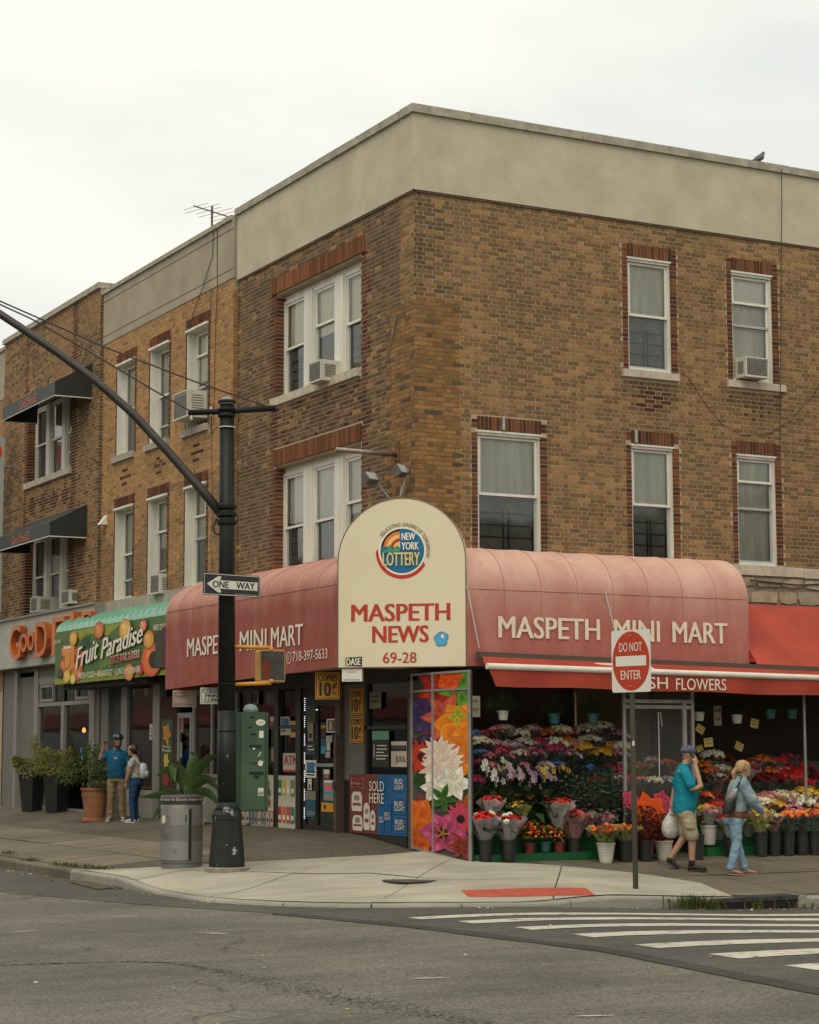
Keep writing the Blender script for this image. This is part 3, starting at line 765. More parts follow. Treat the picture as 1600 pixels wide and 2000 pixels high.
def window(pl, op, rec, parent, mid=.5, shade=None, low=None, guard=False, crown=True, lower_grey=True, mid2=None, case=.05, drop=.52, screen=True):
    """double-hung window in opening op set back by rec: casing > sashes, panes, shade"""
    u0, u1, z0, z1 = op; mb = MB(); w = -rec
    sash(mb, pl, u0, u1, z0, z1, w+.03, case, .10)
    if crown:
        mb.pbox(pl, u0-.012, u1+.012, z1-.012, z1+.018, w-.02, w+.075); mb.pbox(pl, u0+.002, u1-.002, z1-.05, z1-.013, w-.02, w+.05)
    wi = mb.build('window', M_CASE, parent)
    a, b, c, d = u0+case, u1-case, z0+case, z1-case; zm = c+(d-c)*mid
    mb = MB(); sash(mb, pl, a+.002, b-.002, zm-.02, d-.002, w+.012, .04); mb.build('sash', M_WHITE, wi)
    mb = MB(); sash(mb, pl, a+.002, b-.002, c+.002, zm+.021, w-.022, .035); mb.build('sash', M_SASHG if lower_grey else M_WHITE, wi)
    mb = MB(); mb.pquad(pl, a+.03, b-.03, zm, d-.03, w-.005); mb.build('pane', M_GLASS, wi, fix=False)
    mb = MB(); mb.pquad(pl, a+.03, b-.03, c+.02, zm+.0, w-.036); mb.build('pane', M_GLASS, wi, fix=False)
    if mid2:
        mb = MB(); zz = c+(d-c)*mid2; mb.pbox(pl, a+.003, b-.003, zz-.02, zz+.02, w-.052, w-.003); mb.build('rail', M_SASHG, wi)
    if shade:
        mb = MB(); zs = c+(d-c)*(1-drop) if low is None else zm-.03
        mb.pquad(pl, a+.01, b-.01, zs, d, w-.062); mb.build('shade', shade, wi, fix=False)
    if low:
        mb = MB(); n = 14
        for i in range(n):
            x0, x1 = a+(b-a)*i/n, a+(b-a)*(i+1)/n; dw = .02*(i % 2)
            mb.quad(pl.p(x0, c, w-.09-dw), pl.p(x1, c, w-.09-(.02-dw)), pl.p(x1, zm, w-.09-(.02-dw)), pl.p(x0, zm, w-.09-dw))
        mb.build('curtain', low, wi, fix=False)
    if not low:
        mb = MB(); mb.pquad(pl, a+.01, b-.01, c, zm-.03, w-.085); mb.build('screen', M_SCREEN, wi, fix=False)
    if guard:
        mb = MB(); h = (zm-c)*.62
        for k in range(4): mb.pbox(pl, a+.02, b-.02, c+.06+h*k/3, c+.075+h*k/3, w-.075, w-.06)
        for f in (.0, .46, .56, 1.0): mb.pbox(pl, a+.03+(b-a-.075)*f, a+.045+(b-a-.075)*f, c+.02, c+.075+h+.04, w-.072, w-.055)
        mb.build('guard_rail', M_GUARD, wi)
    return wi
def stone_sill(pl, u0, u1, z1, parent, h=.115, w=.06, m=None):
    mb = MB(); mb.pbox(pl, u0, u1, z1-h, z1, -.12, w); return mb.build('sill', m or M_STONE, parent)
def diamond(u, z, k, ctrs, pal):
    for (cu, cz, n) in ctrs:
        if abs(u-cu)/.30+abs(z-cz)/.26 < 1 and (int(abs(u-cu)/.10)+k) % 2 == 0: return R_.choice(pal)
    return None

# ---------------------------------------------------------------- corner building
corner = thing('corner_building', 'tan brick corner building with cream stucco parapet above the red canopies', 'building', (0, 0, 0))
oR = {'um': (3.74, 4.58, 7.49, 9.26), 'ur': (5.74, 6.58, 7.49, 9.26), 'lb': (1.03, 2.15, 4.50, 6.34), 'lm': (3.76, 4.57, 4.50, 6.32), 'lr': (5.77, 6.57, 4.55, 6.30)}
oL = {'u': (-4.86, -1.73, 7.49, 9.24), 'l': (-4.86, -1.73, 4.40, 6.33)}
opsR = list(oR.values()); opsL = list(oL.values())
mb = MB(); backing(PR, -.0, 16, 2.95, 9.84, [(a, b, c, d) for a, b, c, d in opsR], 0, mb); wallR = mb.build('wall', M_MORT, corner, fix=False)
mb = MB(); backing(PL, -6.5, 0, 2.95, 9.84, opsL, 0, mb); wallL = mb.build('wall', M_MORTG, corner, fix=False)
B = Bricks(); rj = .097
holes = []
for n, o in oR.items(): holes.append((o[0]-rj, o[1]+rj, o[2]-.13, o[3]+.225))
for n, o in oR.items():
    B.jamb(PR, o, -1, REDB, z1=o[3]+.0); B.jamb(PR, o, 1, REDB, z1=o[3]+.0)
    B.jamb(PR, (o[0], o[1], 0, 0), -1, REDB, z0=o[3]+.035, z1=o[3]+.2); B.jamb(PR, (o[0], o[1], 0, 0), 1, REDB, z0=o[3]+.035, z1=o[3]+.2)
    lo = o[3]+.022
    B.soldier(PR, o[0], o[1], lo, lo+.2, REDB)
    B.field(PR, o[0]-rj, o[1]+rj, o[2]-.13, o[2]-.02, [], lambda u, z, k: R_.choice(TAN))
dmR = [(4.16, 7.02, 0), (6.17, 7.02, 0)]
def schR(u, z, k):
    if u < .74 and z < 8.22+.1*math.sin(k): return R_.choice(ORNG) if R_.random() > .12 else R_.choice(DUSK)
    c = diamond(u, z, k, dmR, DKRD)
    if c: return c
    f = mnoise.noise((u*.7, z*.7, 1.0))
    edge = S((.55-u)/.5)*.75
    for cu in (4.16, 6.17):
        if abs(u-cu) < .55 and 7.05 < z < 7.36: return R_.choice(DUSK)
    if R_.random() < max(.10, .06+f*.8+edge): return R_.choice(DUSKR if u > .6 else DUSK)
    return R_.choice(TAN)
B.field(PR, -.0095, 16, 2.95, 9.83, holes, schR)
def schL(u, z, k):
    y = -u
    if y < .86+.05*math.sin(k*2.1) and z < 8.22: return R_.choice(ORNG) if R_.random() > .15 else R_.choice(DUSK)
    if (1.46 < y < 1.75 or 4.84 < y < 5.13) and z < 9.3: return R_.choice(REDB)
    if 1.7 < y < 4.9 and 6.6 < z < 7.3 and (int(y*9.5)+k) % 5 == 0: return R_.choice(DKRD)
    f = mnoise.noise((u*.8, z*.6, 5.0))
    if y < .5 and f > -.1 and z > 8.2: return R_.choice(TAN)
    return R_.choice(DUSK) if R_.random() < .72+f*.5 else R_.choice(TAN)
hl = [(-5.05, -1.55, 9.255, 9.56), (-4.92, -1.70, 6.345, 6.63), (-4.98, -1.72, 7.355, 7.495)]+opsL
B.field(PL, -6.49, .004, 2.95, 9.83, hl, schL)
for z in (9.265, 6.355): B.soldier(PL, -5.04 if z > 9 else -4.92, -1.56 if z > 9 else -1.70, z, z+.265, ORSO, w=.03)
for o in oL.values(): B.jamb(PL, o, -1, REDB, wid=.1, deep=-.2, w=.003, z1=o[3]-.05)
B.emit({id(PR): wallR, id(PL): wallL})
mb = MB(); mb.pquad(PR, 0, .74, 2.95, 8.2, .0025); mb.pquad(PL, -.88, 0, 2.95, 8.2, .0025); mb.build('dark_joints', mat('mortar_brown', (.17, .125, .075), .95, var=.4, scale=5), corner, fix=False)
# parapet, coping, roof
mb = MB(); mb.pbox(PR, -.03, 16, 9.845, 11.0, -.27, .03); mb.add([PL.p(u, z, w) for w in (-.27, .03) for u, z in ((-6.5, 9.845), (-.27, 9.845), (-.27, 11.0), (-6.5, 11.0))], [(4, 5, 6, 7), (3, 2, 1, 0), (2, 3, 7, 6), (3, 0, 4, 7), (0, 1, 5, 4)])
par = mb.build('parapet', M_STUC, corner)
u = -.075
while u < 16:
    mb = MB(); mb.pbox(PR, u, min(u+1.0, 16)-.006, 11.002, 11.125+R_.uniform(-.004, .004), -.33, .075); mb.build('coping_stone', M_COPE, corner); u += 1.0
y = .36
while y < 6.5:
    mb = MB(); mb.pbox(PL, -min(y+1.05, 6.52)+.006, -y, 11.002, 11.12+R_.uniform(-.004, .004), -.33, .075); mb.build('coping_stone', M_COPE, corner); y += 1.05
mb = MB(); mb.pbox(PR, 0.0, 16, 9.81, 9.843, -.001, .022)
mb.pbox(PL, -6.49, -.0, 9.81, 9.843, -.001, .022); mb.build('drip_band', M_MORTD, corner)
mb = MB(); mb.box((.28, .28, 10.4), (16, 6.5, 10.5)); mb.build('roof', M_ROOF, corner)
mb = MB(); mb.box((.3, .3, 7.0), (15.9, 6.4, 7.1)); mb.box((.3, .3, 4.0), (15.9, 6.4, 4.1)); mb.build('floor_slab', M_DARKIN, corner)
mb = MB(); mb.box((15.9, .0, 0), (16.1, 6.5, 10.4)); mb.box((.0, 6.42, 2.9), (16, 6.49, 10.4)); mb.build('rear_wall', M_MORTD, corner)
# windows, right facade
window(PR, oR['um'], .07, corner, shade=M_SHADEG, guard=True)
window(PR, oR['ur'], .07, corner, mid=.74, shade=M_SHADE, low=M_SHADEG, mid2=.52, lower_grey=False)
window(PR, oR['lb'], .07, corner, shade=M_SHADEG, guard=True)
window(PR, oR['lm'], .07, corner, mid=.5, shade=M_SHADEG, guard=True)
window(PR, oR['lr'], .07, corner, mid=.78, shade=M_SHADEG, low=M_SHADEG, mid2=.52)
stone_sill(PR, 3.62, 4.67, 7.488, corner); stone_sill(PR, 5.62, 6.76, 7.488, corner)
# triple windows, left facade
for key, z0 in (('u', 7.49), ('l', 4.4)):
    o = oL[key]; W = (o[1]-o[0]); ww = .84; mu = (W-3*ww)/2; top = o[3]-.10
    mb = MB(); mb.pbox(PL, o[0], o[1], top+.002, o[3], -.26, -.16); mb.build('head_board', M_CASE, corner)
    for i in range(3):
        a = o[0]+i*(ww+mu)
        sh = [(M_CREAM, None), (M_CREAM, None), (M_CREAM, None)][i]
        window(PL, (a, a+ww, z0+.0, top), .16, corner, shade=M_CREAM if key == 'u' else M_SHADE, crown=False, mid=[.5, .62, .5][i] if key == 'u' else [.5, .5, .6][i],
               guard=(i != 1), drop=.5 if i else .46, case=.055)
        if i < 2:
            mb = MB(); mb.pbox(PL, a+ww+.001, a+ww+mu-.001, z0, top, -.24, -.11); mb.build('mullion', M_CASE, corner)
stone_sill(PL, -4.98, -1.74, 7.489, corner, h=.13, w=.07)
# stone band and crazy stone facing at the right end
mb = MB(); mb.pbox(PR, 5.6, 7.02, 4.39, 4.545, -.1, .05); mb.build('band_course', M_STONE, corner)
mb = MB(); mb.pbox(PR, 7.03, 12.0, 4.38, 4.535, -.1, .052); mb.build('band_course', M_STONE, corner)
mb = MB(); mb.pbox(PR, 5.3, 12, 3.2, 4.385, -.05, .02); face = mb.build('stone_facing', mat('stone_mortar', (.25, .20, .14), .95, var=.3, scale=9), corner)
rs = random.Random(11); stc = [mat('facing_stone_%s' % n, c, .85, var=.3, scale=5, bump=.3) for n, c in (('tan', (.36, .29, .2)), ('grey', (.30, .26, .19)), ('light', (.46, .39, .29)))]
rowz = [3.3, 3.62, 3.93, 4.18, 4.375]
for j in range(4):
    u = 5.32+rs.uniform(0, .2)
    while u < 9:
        ln = rs.uniform(.28, .62); c, d = rowz[j]+.012, rowz[j+1]-.012
        P = [(u+rs.uniform(0, .06), c+rs.uniform(0, .05)), (u+ln*.5, c+rs.uniform(-.0, .03)), (u+ln-rs.uniform(0, .06), c+rs.uniform(0, .06)), (u+ln-.012, (c+d)/2), (u+ln-rs.uniform(0, .08), d-rs.uniform(0, .05)), (u+ln*.45, d-rs.uniform(0, .03)), (u+rs.uniform(0, .07), d-rs.uniform(0, .06)), (u+.008, (c+d)/2)]
        mb = MB(); mb.prism([PR.p(a, z, .018) for a, z in P], PR.n*rs.uniform(.022, .038)); mb.build('stone', rs.choice(stc), face, local=False); u += ln

# ---------------------------------------------------------------- middle building
midb = thing('row_building', 'golden tan brick row building with dark stucco parapet above the fruit shop', 'building', (0, 6.55, .0))
PM = Plane((-.06, 0, 0), (0, -1, 0))
wl_ = [(-12.40, -11.42), (-10.56, -9.60), (-8.68, -7.70)]
opsM = [(a, b, 7.49, 9.32) for a, b in wl_]+[(a-.02, b-.02, 4.62, 6.42) for a, b in wl_]
mb = MB(); backing(PM, -13.28, -6.55, 2.95, 9.9, opsM, 0, mb, .36)
mb.pquad(Plane((0, 6.55, 0), (1, 0, 0)), -.06, .05, 2.95, 9.9, 0)
wallM = mb.build('wall', M_MORT, midb, fix=False)
B = Bricks()
dmM = [((a+b)/2, 7.02, 0) for a, b in wl_]
def schM(u, z, k):
    c = diamond(u, z, k, dmM, DKRD)
    if c: return c
    f = mnoise.noise((u*.8, z*.7, 9.0))
    if z < 6.6 and f > .05: return R_.choice(GFTN)
    return R_.choice(GOLD) if R_.random() > .12 else R_.choice(GFTN)
holes = [(o[0]-rj, o[1]+rj, o[2]-.13, o[3]+.235) for o in opsM]
B.field(PM, -13.27, -6.56, 2.95, 9.89, holes, schM)
for o in opsM:
    for sd_ in (-1, 1): B.jamb(PM, o, sd_, REDB, z1=o[3]+.2, deep=-.2)
    B.soldier(PM, o[0], o[1], o[3]+.02, o[3]+.22, REDB)
    B.field(PM, o[0]-rj, o[1]+rj, o[2]-.13, o[2]-.02, [], schM)
PMs = Plane((0, 6.55, 0), (1, 0, 0))
k = int(3/CH)
while (k+1)*CH < 9.7:
    B.L.append((PMs, -.064, .03, k*CH+.004, (k+1)*CH-.004, -.004, -.01, R_.choice(ORNG), False)); k += 1
B.emit({id(PM): wallM, id(PMs): wallM}, 300)
for i, o in enumerate(opsM):
    up = i < 3
    mm = [.5, .5, .76, .5, .66, .72][i]; m2 = [None, .16, .42, .2, .22, .48][i]
    wi = window(PM, o, .17, midb, mid=mm, mid2=m2, shade=M_SHADEG if i != 2 else M_SHADE, lower_grey=True, crown=False, case=.045)
    mb = MB()
    mb.pbox(PM, o[0]-.0, o[0]+.02, o[2], o[3]-.02, -.139, .012); mb.pbox(PM, o[1]-.02, o[1], o[2], o[3]-.02, -.139, -.02)
    mb.pbox(PM, o[0]-.03, o[1]+.02, o[3]-.02, o[3]+.022, -.139, .05)
    mb.build('casing', M_CASE, wi)
for a, b in wl_: stone_sill(PM, a-.2, b+.04, 7.485, midb, h=.125, w=.07, m=mat('sill_stone_grey', (.36, .325, .255), .85, var=.25, scale=6))
mb = MB(); mb.pbox(PM, -13.27, -7.4, 4.36, 4.60, -.05, .07); mb.build('band_course', MATS['sill_stone_grey'], midb)
mb = MB(); mb.pbox(PM, -13.27, -6.53, 9.9, 10.945, -.27, .02); mb.build('parapet', M_STUC2, midb)
mb = MB()
for z in (10.06, 10.78): mb.pbox(PM, -13.26, -6.54, z, z+.012, .0, .024)
mb.build('score_line', M_MORTD, midb)
y = 6.58
while y < 13.2:
    mb = MB(); mb.pbox(PM, -min(y+1.1, 13.27)+.005, -y, 10.947, 11.03, -.33, .06); mb.build('coping_stone', M_COPE, midb); y += 1.1
mb = MB(); mb.box((.28, 6.56, 10.2), (14, 13.3, 10.3)); mb.build('roof', M_ROOF, midb)
mb = MB(); mb.box((.35, 6.6, 7.0), (13.9, 13.2, 7.1)); mb.box((.35, 6.6, 4.0), (13.9, 13.2, 4.1)); mb.build('floor_slab', M_DARKIN, midb)
mb = MB(); mb.box((13.9, 6.55, 0), (14.1, 13.3, 10.2)); mb.build('rear_wall', M_MORTD, midb)

# ---------------------------------------------------------------- third building
gfb = thing('awning_building', 'brown brick building with two black window awnings at the left', 'building', (0, 13.3, 0))
PG = Plane((-.13, 0, 0), (0, -1, 0))
opsG = [(-18.05, -15.05, 7.6, 9.36), (-18.05, -15.05, 4.6, 6.42)]
mb = MB(); backing(PG, -19.95, -13.3, 3.5, 11.1, opsG, 0, mb, .3); mb.pquad(Plane((0, 13.3, 0), (1, 0, 0)), -.13, .05, 3.5, 11.1, 0)
wallG = mb.build('wall', M_MORTG, gfb, fix=False)
B = Bricks()
def schG(u, z, k):
    y = -u
    if 14.72 < y < 15.06 or 18.05 < y < 18.3: return R_.choice(REDB)
    if 15.2 < y < 17.9 and 6.75 < z < 7.35 and abs((y*1.6) % 1.2-.6)/.6+abs(z-7.05)/.3 < .85: return R_.choice(DKRD)
    f = mnoise.noise((u*.6, z*.5, 13.0))
    return R_.choice(DUSK) if R_.random() < .28+f*.9 else R_.choice(GFTN)
B.field(PG, -19.94, -13.31, 3.5, 11.09, opsG+[(-18.15, -14.95, 7.47, 7.61)], schG)
for o in opsG: B.jamb(PG, o, -1, REDB, wid=.1, deep=-.24, w=.002)
PGs = Plane((0, 13.3, 0), (1, 0, 0)); k = int(3.55/CH)
while (k+1)*CH < 11: B.L.append((PGs, -.134, .03, k*CH+.004, (k+1)*CH-.004, -.004, -.01, R_.choice(DUSK), False)); k += 1
B.emit({id(PG): wallG, id(PGs): wallG}, 300)
for o in opsG:
    W = o[1]-o[0]; ww = .84; mu = (W-3*ww)/2
    for i in range(3):
        a = o[0]+i*(ww+mu)
        window(PG, (a, a+ww, o[2], o[3]-.06), .2, gfb, shade=M_SHADEG if i else M_SCREEN, crown=False, drop=.5, case=.06)
        if i < 2: mb = MB(); mb.pbox(PG, a+ww+.001, a+ww+mu-.001, o[2], o[3]-.06, -.28, -.15); mb.build('mullion', M_CASE, gfb)
stone_sill(PG, -18.15, -14.95, 7.598, gfb, h=.13, w=.07)
y = 13.28
while y < 19.9:
    mb = MB(); mb.pbox(PG, -min(y+1.1, 19.98)+.005, -y, 11.102, 11.22, -.33, .06); mb.build('coping_stone', M_COPE, gfb); y += 1.1
mb = MB(); mb.box((.28, 13.31, 10.4), (14, 19.9, 10.5)); mb.build('roof', M_ROOF, gfb)
mb = MB(); mb.box((.35, 13.35, 7.0), (13.9, 19.9, 7.1)); mb.box((.35, 13.35, 4.0), (13.9, 19.9, 4.1)); mb.build('floor_slab', M_DARKIN, gfb)
mb = MB(); mb.box((13.9, 13.31, 0), (14.1, 19.9, 10.4)); mb.build('rear_wall', M_MORTD, gfb)
# fourth building: only its stuccoed top and front edge come into view
fb = thing('stucco_top_building', 'brick building with grey stucco top at the far left edge', 'building', (0, 20, 0))
PF = Plane((0, 0, 0), (0, -1, 0))
mb = MB(); backing(PF, -26, -20.0, 0, 9.9, [], 0, mb); wallF = mb.build('wall', M_MORT, fb, fix=False)
B = Bricks(); B.field(PF, -24, -20.02, 3, 9.89, [], schM, full=False); B.emit({id(PF): wallF}, 0)
mb = MB(); mb.pbox(PF, -26, -20.0, 9.9, 11.05, -.27, .02); mb.build('parapet', M_STUC2, fb)
mb = MB(); mb.pbox(PF, -26, -19.99, 11.052, 11.14, -.33, .06); mb.build('coping_stone', M_COPE, fb)
mb = MB(); mb.box((.28, 20.0, 10.2), (14, 26, 10.3)); mb.box((.1, 25.9, 0), (14, 26, 10.2)); mb.box((13.9, 20, 0), (14.1, 26, 10.2)); mb.build('roof', M_ROOF, fb)
# ================================================================== canopies, signs, shopfronts
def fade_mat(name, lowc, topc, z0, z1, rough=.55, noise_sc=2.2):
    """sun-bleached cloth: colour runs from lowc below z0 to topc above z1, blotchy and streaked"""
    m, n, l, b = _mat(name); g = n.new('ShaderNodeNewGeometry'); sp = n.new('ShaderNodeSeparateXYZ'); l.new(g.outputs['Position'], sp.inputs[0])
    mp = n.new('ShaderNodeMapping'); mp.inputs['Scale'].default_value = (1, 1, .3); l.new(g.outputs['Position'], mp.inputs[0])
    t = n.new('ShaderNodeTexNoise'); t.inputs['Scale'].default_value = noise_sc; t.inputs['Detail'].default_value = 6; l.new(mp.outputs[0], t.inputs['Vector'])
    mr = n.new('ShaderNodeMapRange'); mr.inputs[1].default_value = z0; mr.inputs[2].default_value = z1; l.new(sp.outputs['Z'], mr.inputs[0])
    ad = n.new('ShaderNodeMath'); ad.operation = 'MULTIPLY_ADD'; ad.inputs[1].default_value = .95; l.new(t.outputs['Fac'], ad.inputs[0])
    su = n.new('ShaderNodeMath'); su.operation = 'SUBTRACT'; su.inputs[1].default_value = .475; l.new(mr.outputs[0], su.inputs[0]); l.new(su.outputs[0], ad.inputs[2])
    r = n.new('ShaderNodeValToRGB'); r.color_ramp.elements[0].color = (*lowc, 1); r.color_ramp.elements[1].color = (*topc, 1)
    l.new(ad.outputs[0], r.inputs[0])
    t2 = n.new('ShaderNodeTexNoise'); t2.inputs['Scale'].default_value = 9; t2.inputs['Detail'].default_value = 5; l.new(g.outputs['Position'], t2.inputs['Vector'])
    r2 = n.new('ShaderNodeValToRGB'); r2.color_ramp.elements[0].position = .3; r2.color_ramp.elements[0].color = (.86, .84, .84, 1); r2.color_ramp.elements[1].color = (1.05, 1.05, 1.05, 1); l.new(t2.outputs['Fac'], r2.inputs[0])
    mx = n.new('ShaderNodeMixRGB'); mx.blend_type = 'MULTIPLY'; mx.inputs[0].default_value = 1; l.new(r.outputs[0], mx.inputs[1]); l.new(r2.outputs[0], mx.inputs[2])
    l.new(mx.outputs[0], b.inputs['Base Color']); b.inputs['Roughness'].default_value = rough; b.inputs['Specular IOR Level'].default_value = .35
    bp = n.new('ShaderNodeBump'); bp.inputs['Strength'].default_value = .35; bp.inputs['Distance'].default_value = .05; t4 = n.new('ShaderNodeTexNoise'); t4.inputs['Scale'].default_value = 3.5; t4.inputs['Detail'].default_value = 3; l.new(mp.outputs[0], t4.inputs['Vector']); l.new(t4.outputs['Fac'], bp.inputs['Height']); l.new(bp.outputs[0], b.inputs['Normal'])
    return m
def canopy_cloth(pl, u0, u1, zb0, zb1, zv, zt, w, rib=.62, sag=.02, name='cloth', m=None, parent=None, n=None, skirt=True):
    """rounded-top canopy: cloth stretched over ribs"""
    mb = MB(); n = n or int((u1-u0)/.05); prof = []
    for k in range(13):
        a = PI/2*k/12; prof.append((math.sin(a), math.cos(a), 1))       # out, up, curved
    NP = len(prof)+5
    for i in range(n+1):
        t = i/n; u = u0+(u1-u0)*t; zb = zb0+(zb1-zb0)*t; s_ = abs(math.sin(PI*(u-u0)/rib)); e = S(t*n/6)*S((1-t)*n/6)
        for (o, up, _) in prof:
            r = -sag*s_*e*(.3+.7*math.sin(PI*min(1, .2+o*.8)))
            mb.v.append(pl.p(u, zv+(zt-zv)*up+r*up, (w)*o+r*o+.004)); mb.c.append(None)
        for k in range(1, 6): mb.v.append(pl.p(u, zv+(zb-zv)*k/5, w+.004-.25*sag*s_*e*(1-k/5)+.004*mnoise.noise((u*2, k, 3)))); mb.c.append(None)
    for i in range(n):
        for k in range(NP-1): q = i*NP+k; mb.f.append((q, q+1, q+NP+1, q+NP)); mb.mi.append(0)
    for i, u, zb in ((0, u0, zb0), (n, u1, zb1)):
        b = len(mb.v); mb.v.append(pl.p(u, zb, .004)); mb.c.append(None); ring = [i*NP+k for k in range(NP)]
        mb.f.append(tuple(ring+[b])); mb.mi.append(0)
    o = mb.build(name, m, parent, smooth=True)
    try: o.data.set_sharp_from_angle(angle=rad(50))
    except Exception: pass
    return o
def seams(pl, u0, u1, zv, zt, w, rib, parent, m, zlow):
    ms = mat('canopy_seam_%g' % rib, (.37, .12, .092), .6)
    k = 1
    while u0+k*rib < u1-.05:
        u = u0+k*rib; mb = MB(); mb.tube([pl.p(u, zv+(zt-zv)*math.cos(PI/2*i/10), w*math.sin(PI/2*i/10)+.004) for i in range(1, 11)]+[pl.p(u, zlow, w+.004)], [.006]*9+[.005, .001], 5); mb.build('seam', ms, parent); k += 1
    mb = MB(); z = zv+.01; mb.tube([pl.p(u0+.02, z, w+.004), pl.p(u1-.02, z, w+.004)], .0035, 5); mb.build('seam', ms, parent)
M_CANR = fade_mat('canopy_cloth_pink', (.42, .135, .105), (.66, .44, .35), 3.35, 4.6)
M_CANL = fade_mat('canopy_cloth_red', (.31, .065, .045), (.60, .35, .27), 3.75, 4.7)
M_CREAMT = mat('cream_lettering', (.74, .68, .53), .6, var=.08, scale=10)
M_ALU = mat('aluminium', (.42, .42, .39), .4, metal=.6, var=.15, scale=6); M_ALUW = mat('pale_bar', (.70, .67, .60), .45, var=.08)
CL, CR = 1.05, .80                                  # how far the two canopies stand out
# right canopy
cR = thing('shop_canopy', 'faded pink canopy with cream lettering on the right side of the corner building', 'canopy', (.35, 0, 2.8))
uR0 = PR.px(911, 1200, CR)[0]; uR1 = PR.px(1462, 1220, CR)[0]
canopy_cloth(PR, uR0, uR1, 2.84, 2.93, 3.92, 4.60, CR, .62, .014, 'cloth', M_CANR, cR); seams(PR, uR0, uR1, 3.92, 4.60, CR, .62, cR, M_CANR, 3.0)
for s_, a, b in (('MASPETH', 972, 1171), ('MINI', 1198, 1288), ('MART', 1312, 1420)):
    c0 = PR.px(a, 1222, CR)[0]; c1 = PR.px(b, 1240, CR)[0]; ptext(s_, PR, c0, c1, 3.25, 3.56, CR+.018, M_CREAMT, cR, off=.022)
mb = MB(); mb.pbox(PR, uR0+.3, uR1, 2.83, 2.855, .3, CR-.02); mb.build('frame_rail', M_ALU, cR)
# left canopy
cLt = thing('shop_canopy', 'deep red canopy with shop name and phone number behind the traffic pole', 'canopy', (0, 1, 2.8))
uL0 = PL.px(324, 1260, CL)[0]; uL1 = PL.px(659, 1200, CL)[0]
zl0 = PL.px(325, 1347, CL)[1]; zl1 = PL.px(658, 1303, CL)[1]
canopy_cloth(PL, uL0, uL1, zl0, zl1, 4.02, 4.60, CL, .60, .022, 'cloth', M_CANL, cLt); seams(PL, uL0, uL1, 4.02, 4.60, CL, .60, cLt, M_CANL, 3.7)
for s_, a, b in (('MASPETH', 367, 456), ('MINI', 470, 523), ('MART', 531, 594)):
    r0 = PL.px(a, 1290, CL)[0]; r1 = PL.px(b, 1260, CL)[0]; zz = PL.px(367, 1290, CL)[1]; ptext(s_, PL, r0, r1, 3.22, 3.53, CL+.018, M_CREAMT, cLt, off=.02)
r0 = PL.px(574, 1298, CL)[0]; r1 = PL.px(642, 1280, CL)[0]; ptext('718-397-5633', PL, r0, r1, 2.985, 3.13, CL+.018, M_CREAMT, cLt, off=.004)
pr = Print(PL, CL+.016); uc = PL.px(566, 1293, CL)[0]; pr.ring(uc, 3.045, .075, .088, 0, 2*PI, (.7, .64, .5)); pr.ring(uc+.01, 3.05, .028, .045, rad(120), rad(250), (.7, .64, .5)); pr.done('phone_symbol', cLt)
# arched sign between them
a0 = PL.p(*PL.px(660, 1302, CL), CL); b0 = PR.p(*PR.px(911, 1306, CR), CR)
PS = Plane((a0.x, a0.y, 0), (b0.x-a0.x, b0.y-a0.y, 0)); SW = math.hypot(b0.x-a0.x, b0.y-a0.y)
szb = PS.px(780, 1303, 0)[1]; szt = PS.px(785, 973, 0)[1]; szs = szt-SW*.485
sg = thing('corner_sign', 'cream arched sign with lottery logo over the corner entrance', 'sign', (a0.x, a0.y, szb))
M_SIGN = mat('sign_cream', (.70, .63, .45), .5, c2=(.66, .585, .41), scale=1.3, lo=.3, hi=.7)
out = [(0, szb), (SW, szb)]+[(SW/2+SW/2*math.cos(a), szs+(szt-szs)*math.sin(a)) for a in [PI*k/36 for k in range(37)]]
mb = MB(); mb.prism([PS.p(u, z, -.16) for u, z in out], PS.n*.16); mb.build('panel', M_SIGN, sg)
mb = MB()
for (u, z), (u2, z2) in zip(out, out[1:]+out[:1]):
    mb.tube([PS.p(u, z, -.004), PS.p(u2, z2, -.004)], .010, 6)
mb.build('edge_trim', mat('sign_trim', (.17, .12, .075), .6), sg)
mb = MB(); mb.quad(PS.p(.02, szb+.01, -.17), PS.p(SW-.02, szb+.01, -.17), Vector((.25, .02, szb+.01)), Vector((.02, .7, szb+.01))); mb.build('soffit', mat('soffit', (.5, .44, .33), .7), sg, fix=False)
def sp(x, y): return PS.px(x, y, 0)
pr = Print(PS, .002); cu, cz = sp(786, 1076); rr = sp(829, 1076)[0]-cu
BLUE, LRED, GOLDC, WH, TEAL, ORA = srgb(24, 106, 148), srgb(186, 52, 34), srgb(226, 194, 112), srgb(236, 228, 205), srgb(58, 150, 128), srgb(214, 120, 50)
pr.ring(cu, cz-.012, rr*1.10, rr*1.21, rad(178), rad(330), LRED, 40, 0, .028)
pr.disc(cu, cz, rr*1.08, srgb(233, 224, 198), n=40); pr.disc(cu, cz, rr, BLUE, n=44)
l0, lz = sp(742, 1040); l1, lz1 = sp(782, 1074)
hx, hz = l1, lz1+.03
pr.ring(hx, hz-.01, .245, .275, rad(92), rad(172), srgb(30, 30, 26)); pr.ring(hx, hz-.01, .20, .245, rad(92), rad(172), ORA); pr.ring(hx, hz-.01, .145, .20, rad(92), rad(172), GOLDC); pr.ring(hx, hz-.01, .10, .145, rad(92), rad(172), LRED); pr.poly([(hx, hz-.01)]+[(hx+.1*math.cos(a), hz-.01+.1*math.sin(a)) for a in [rad(92+80*k/8) for k in range(9)]], GOLDC)
base = hz-.075
pr.poly([(hx-.27, base), (hx, base), (hx, base+.07), (hx-.05, base+.11), (hx-.10, base+.06), (hx-.15, base+.12), (hx-.21, base+.06), (hx-.25, base+.06)], srgb(24, 40, 34))
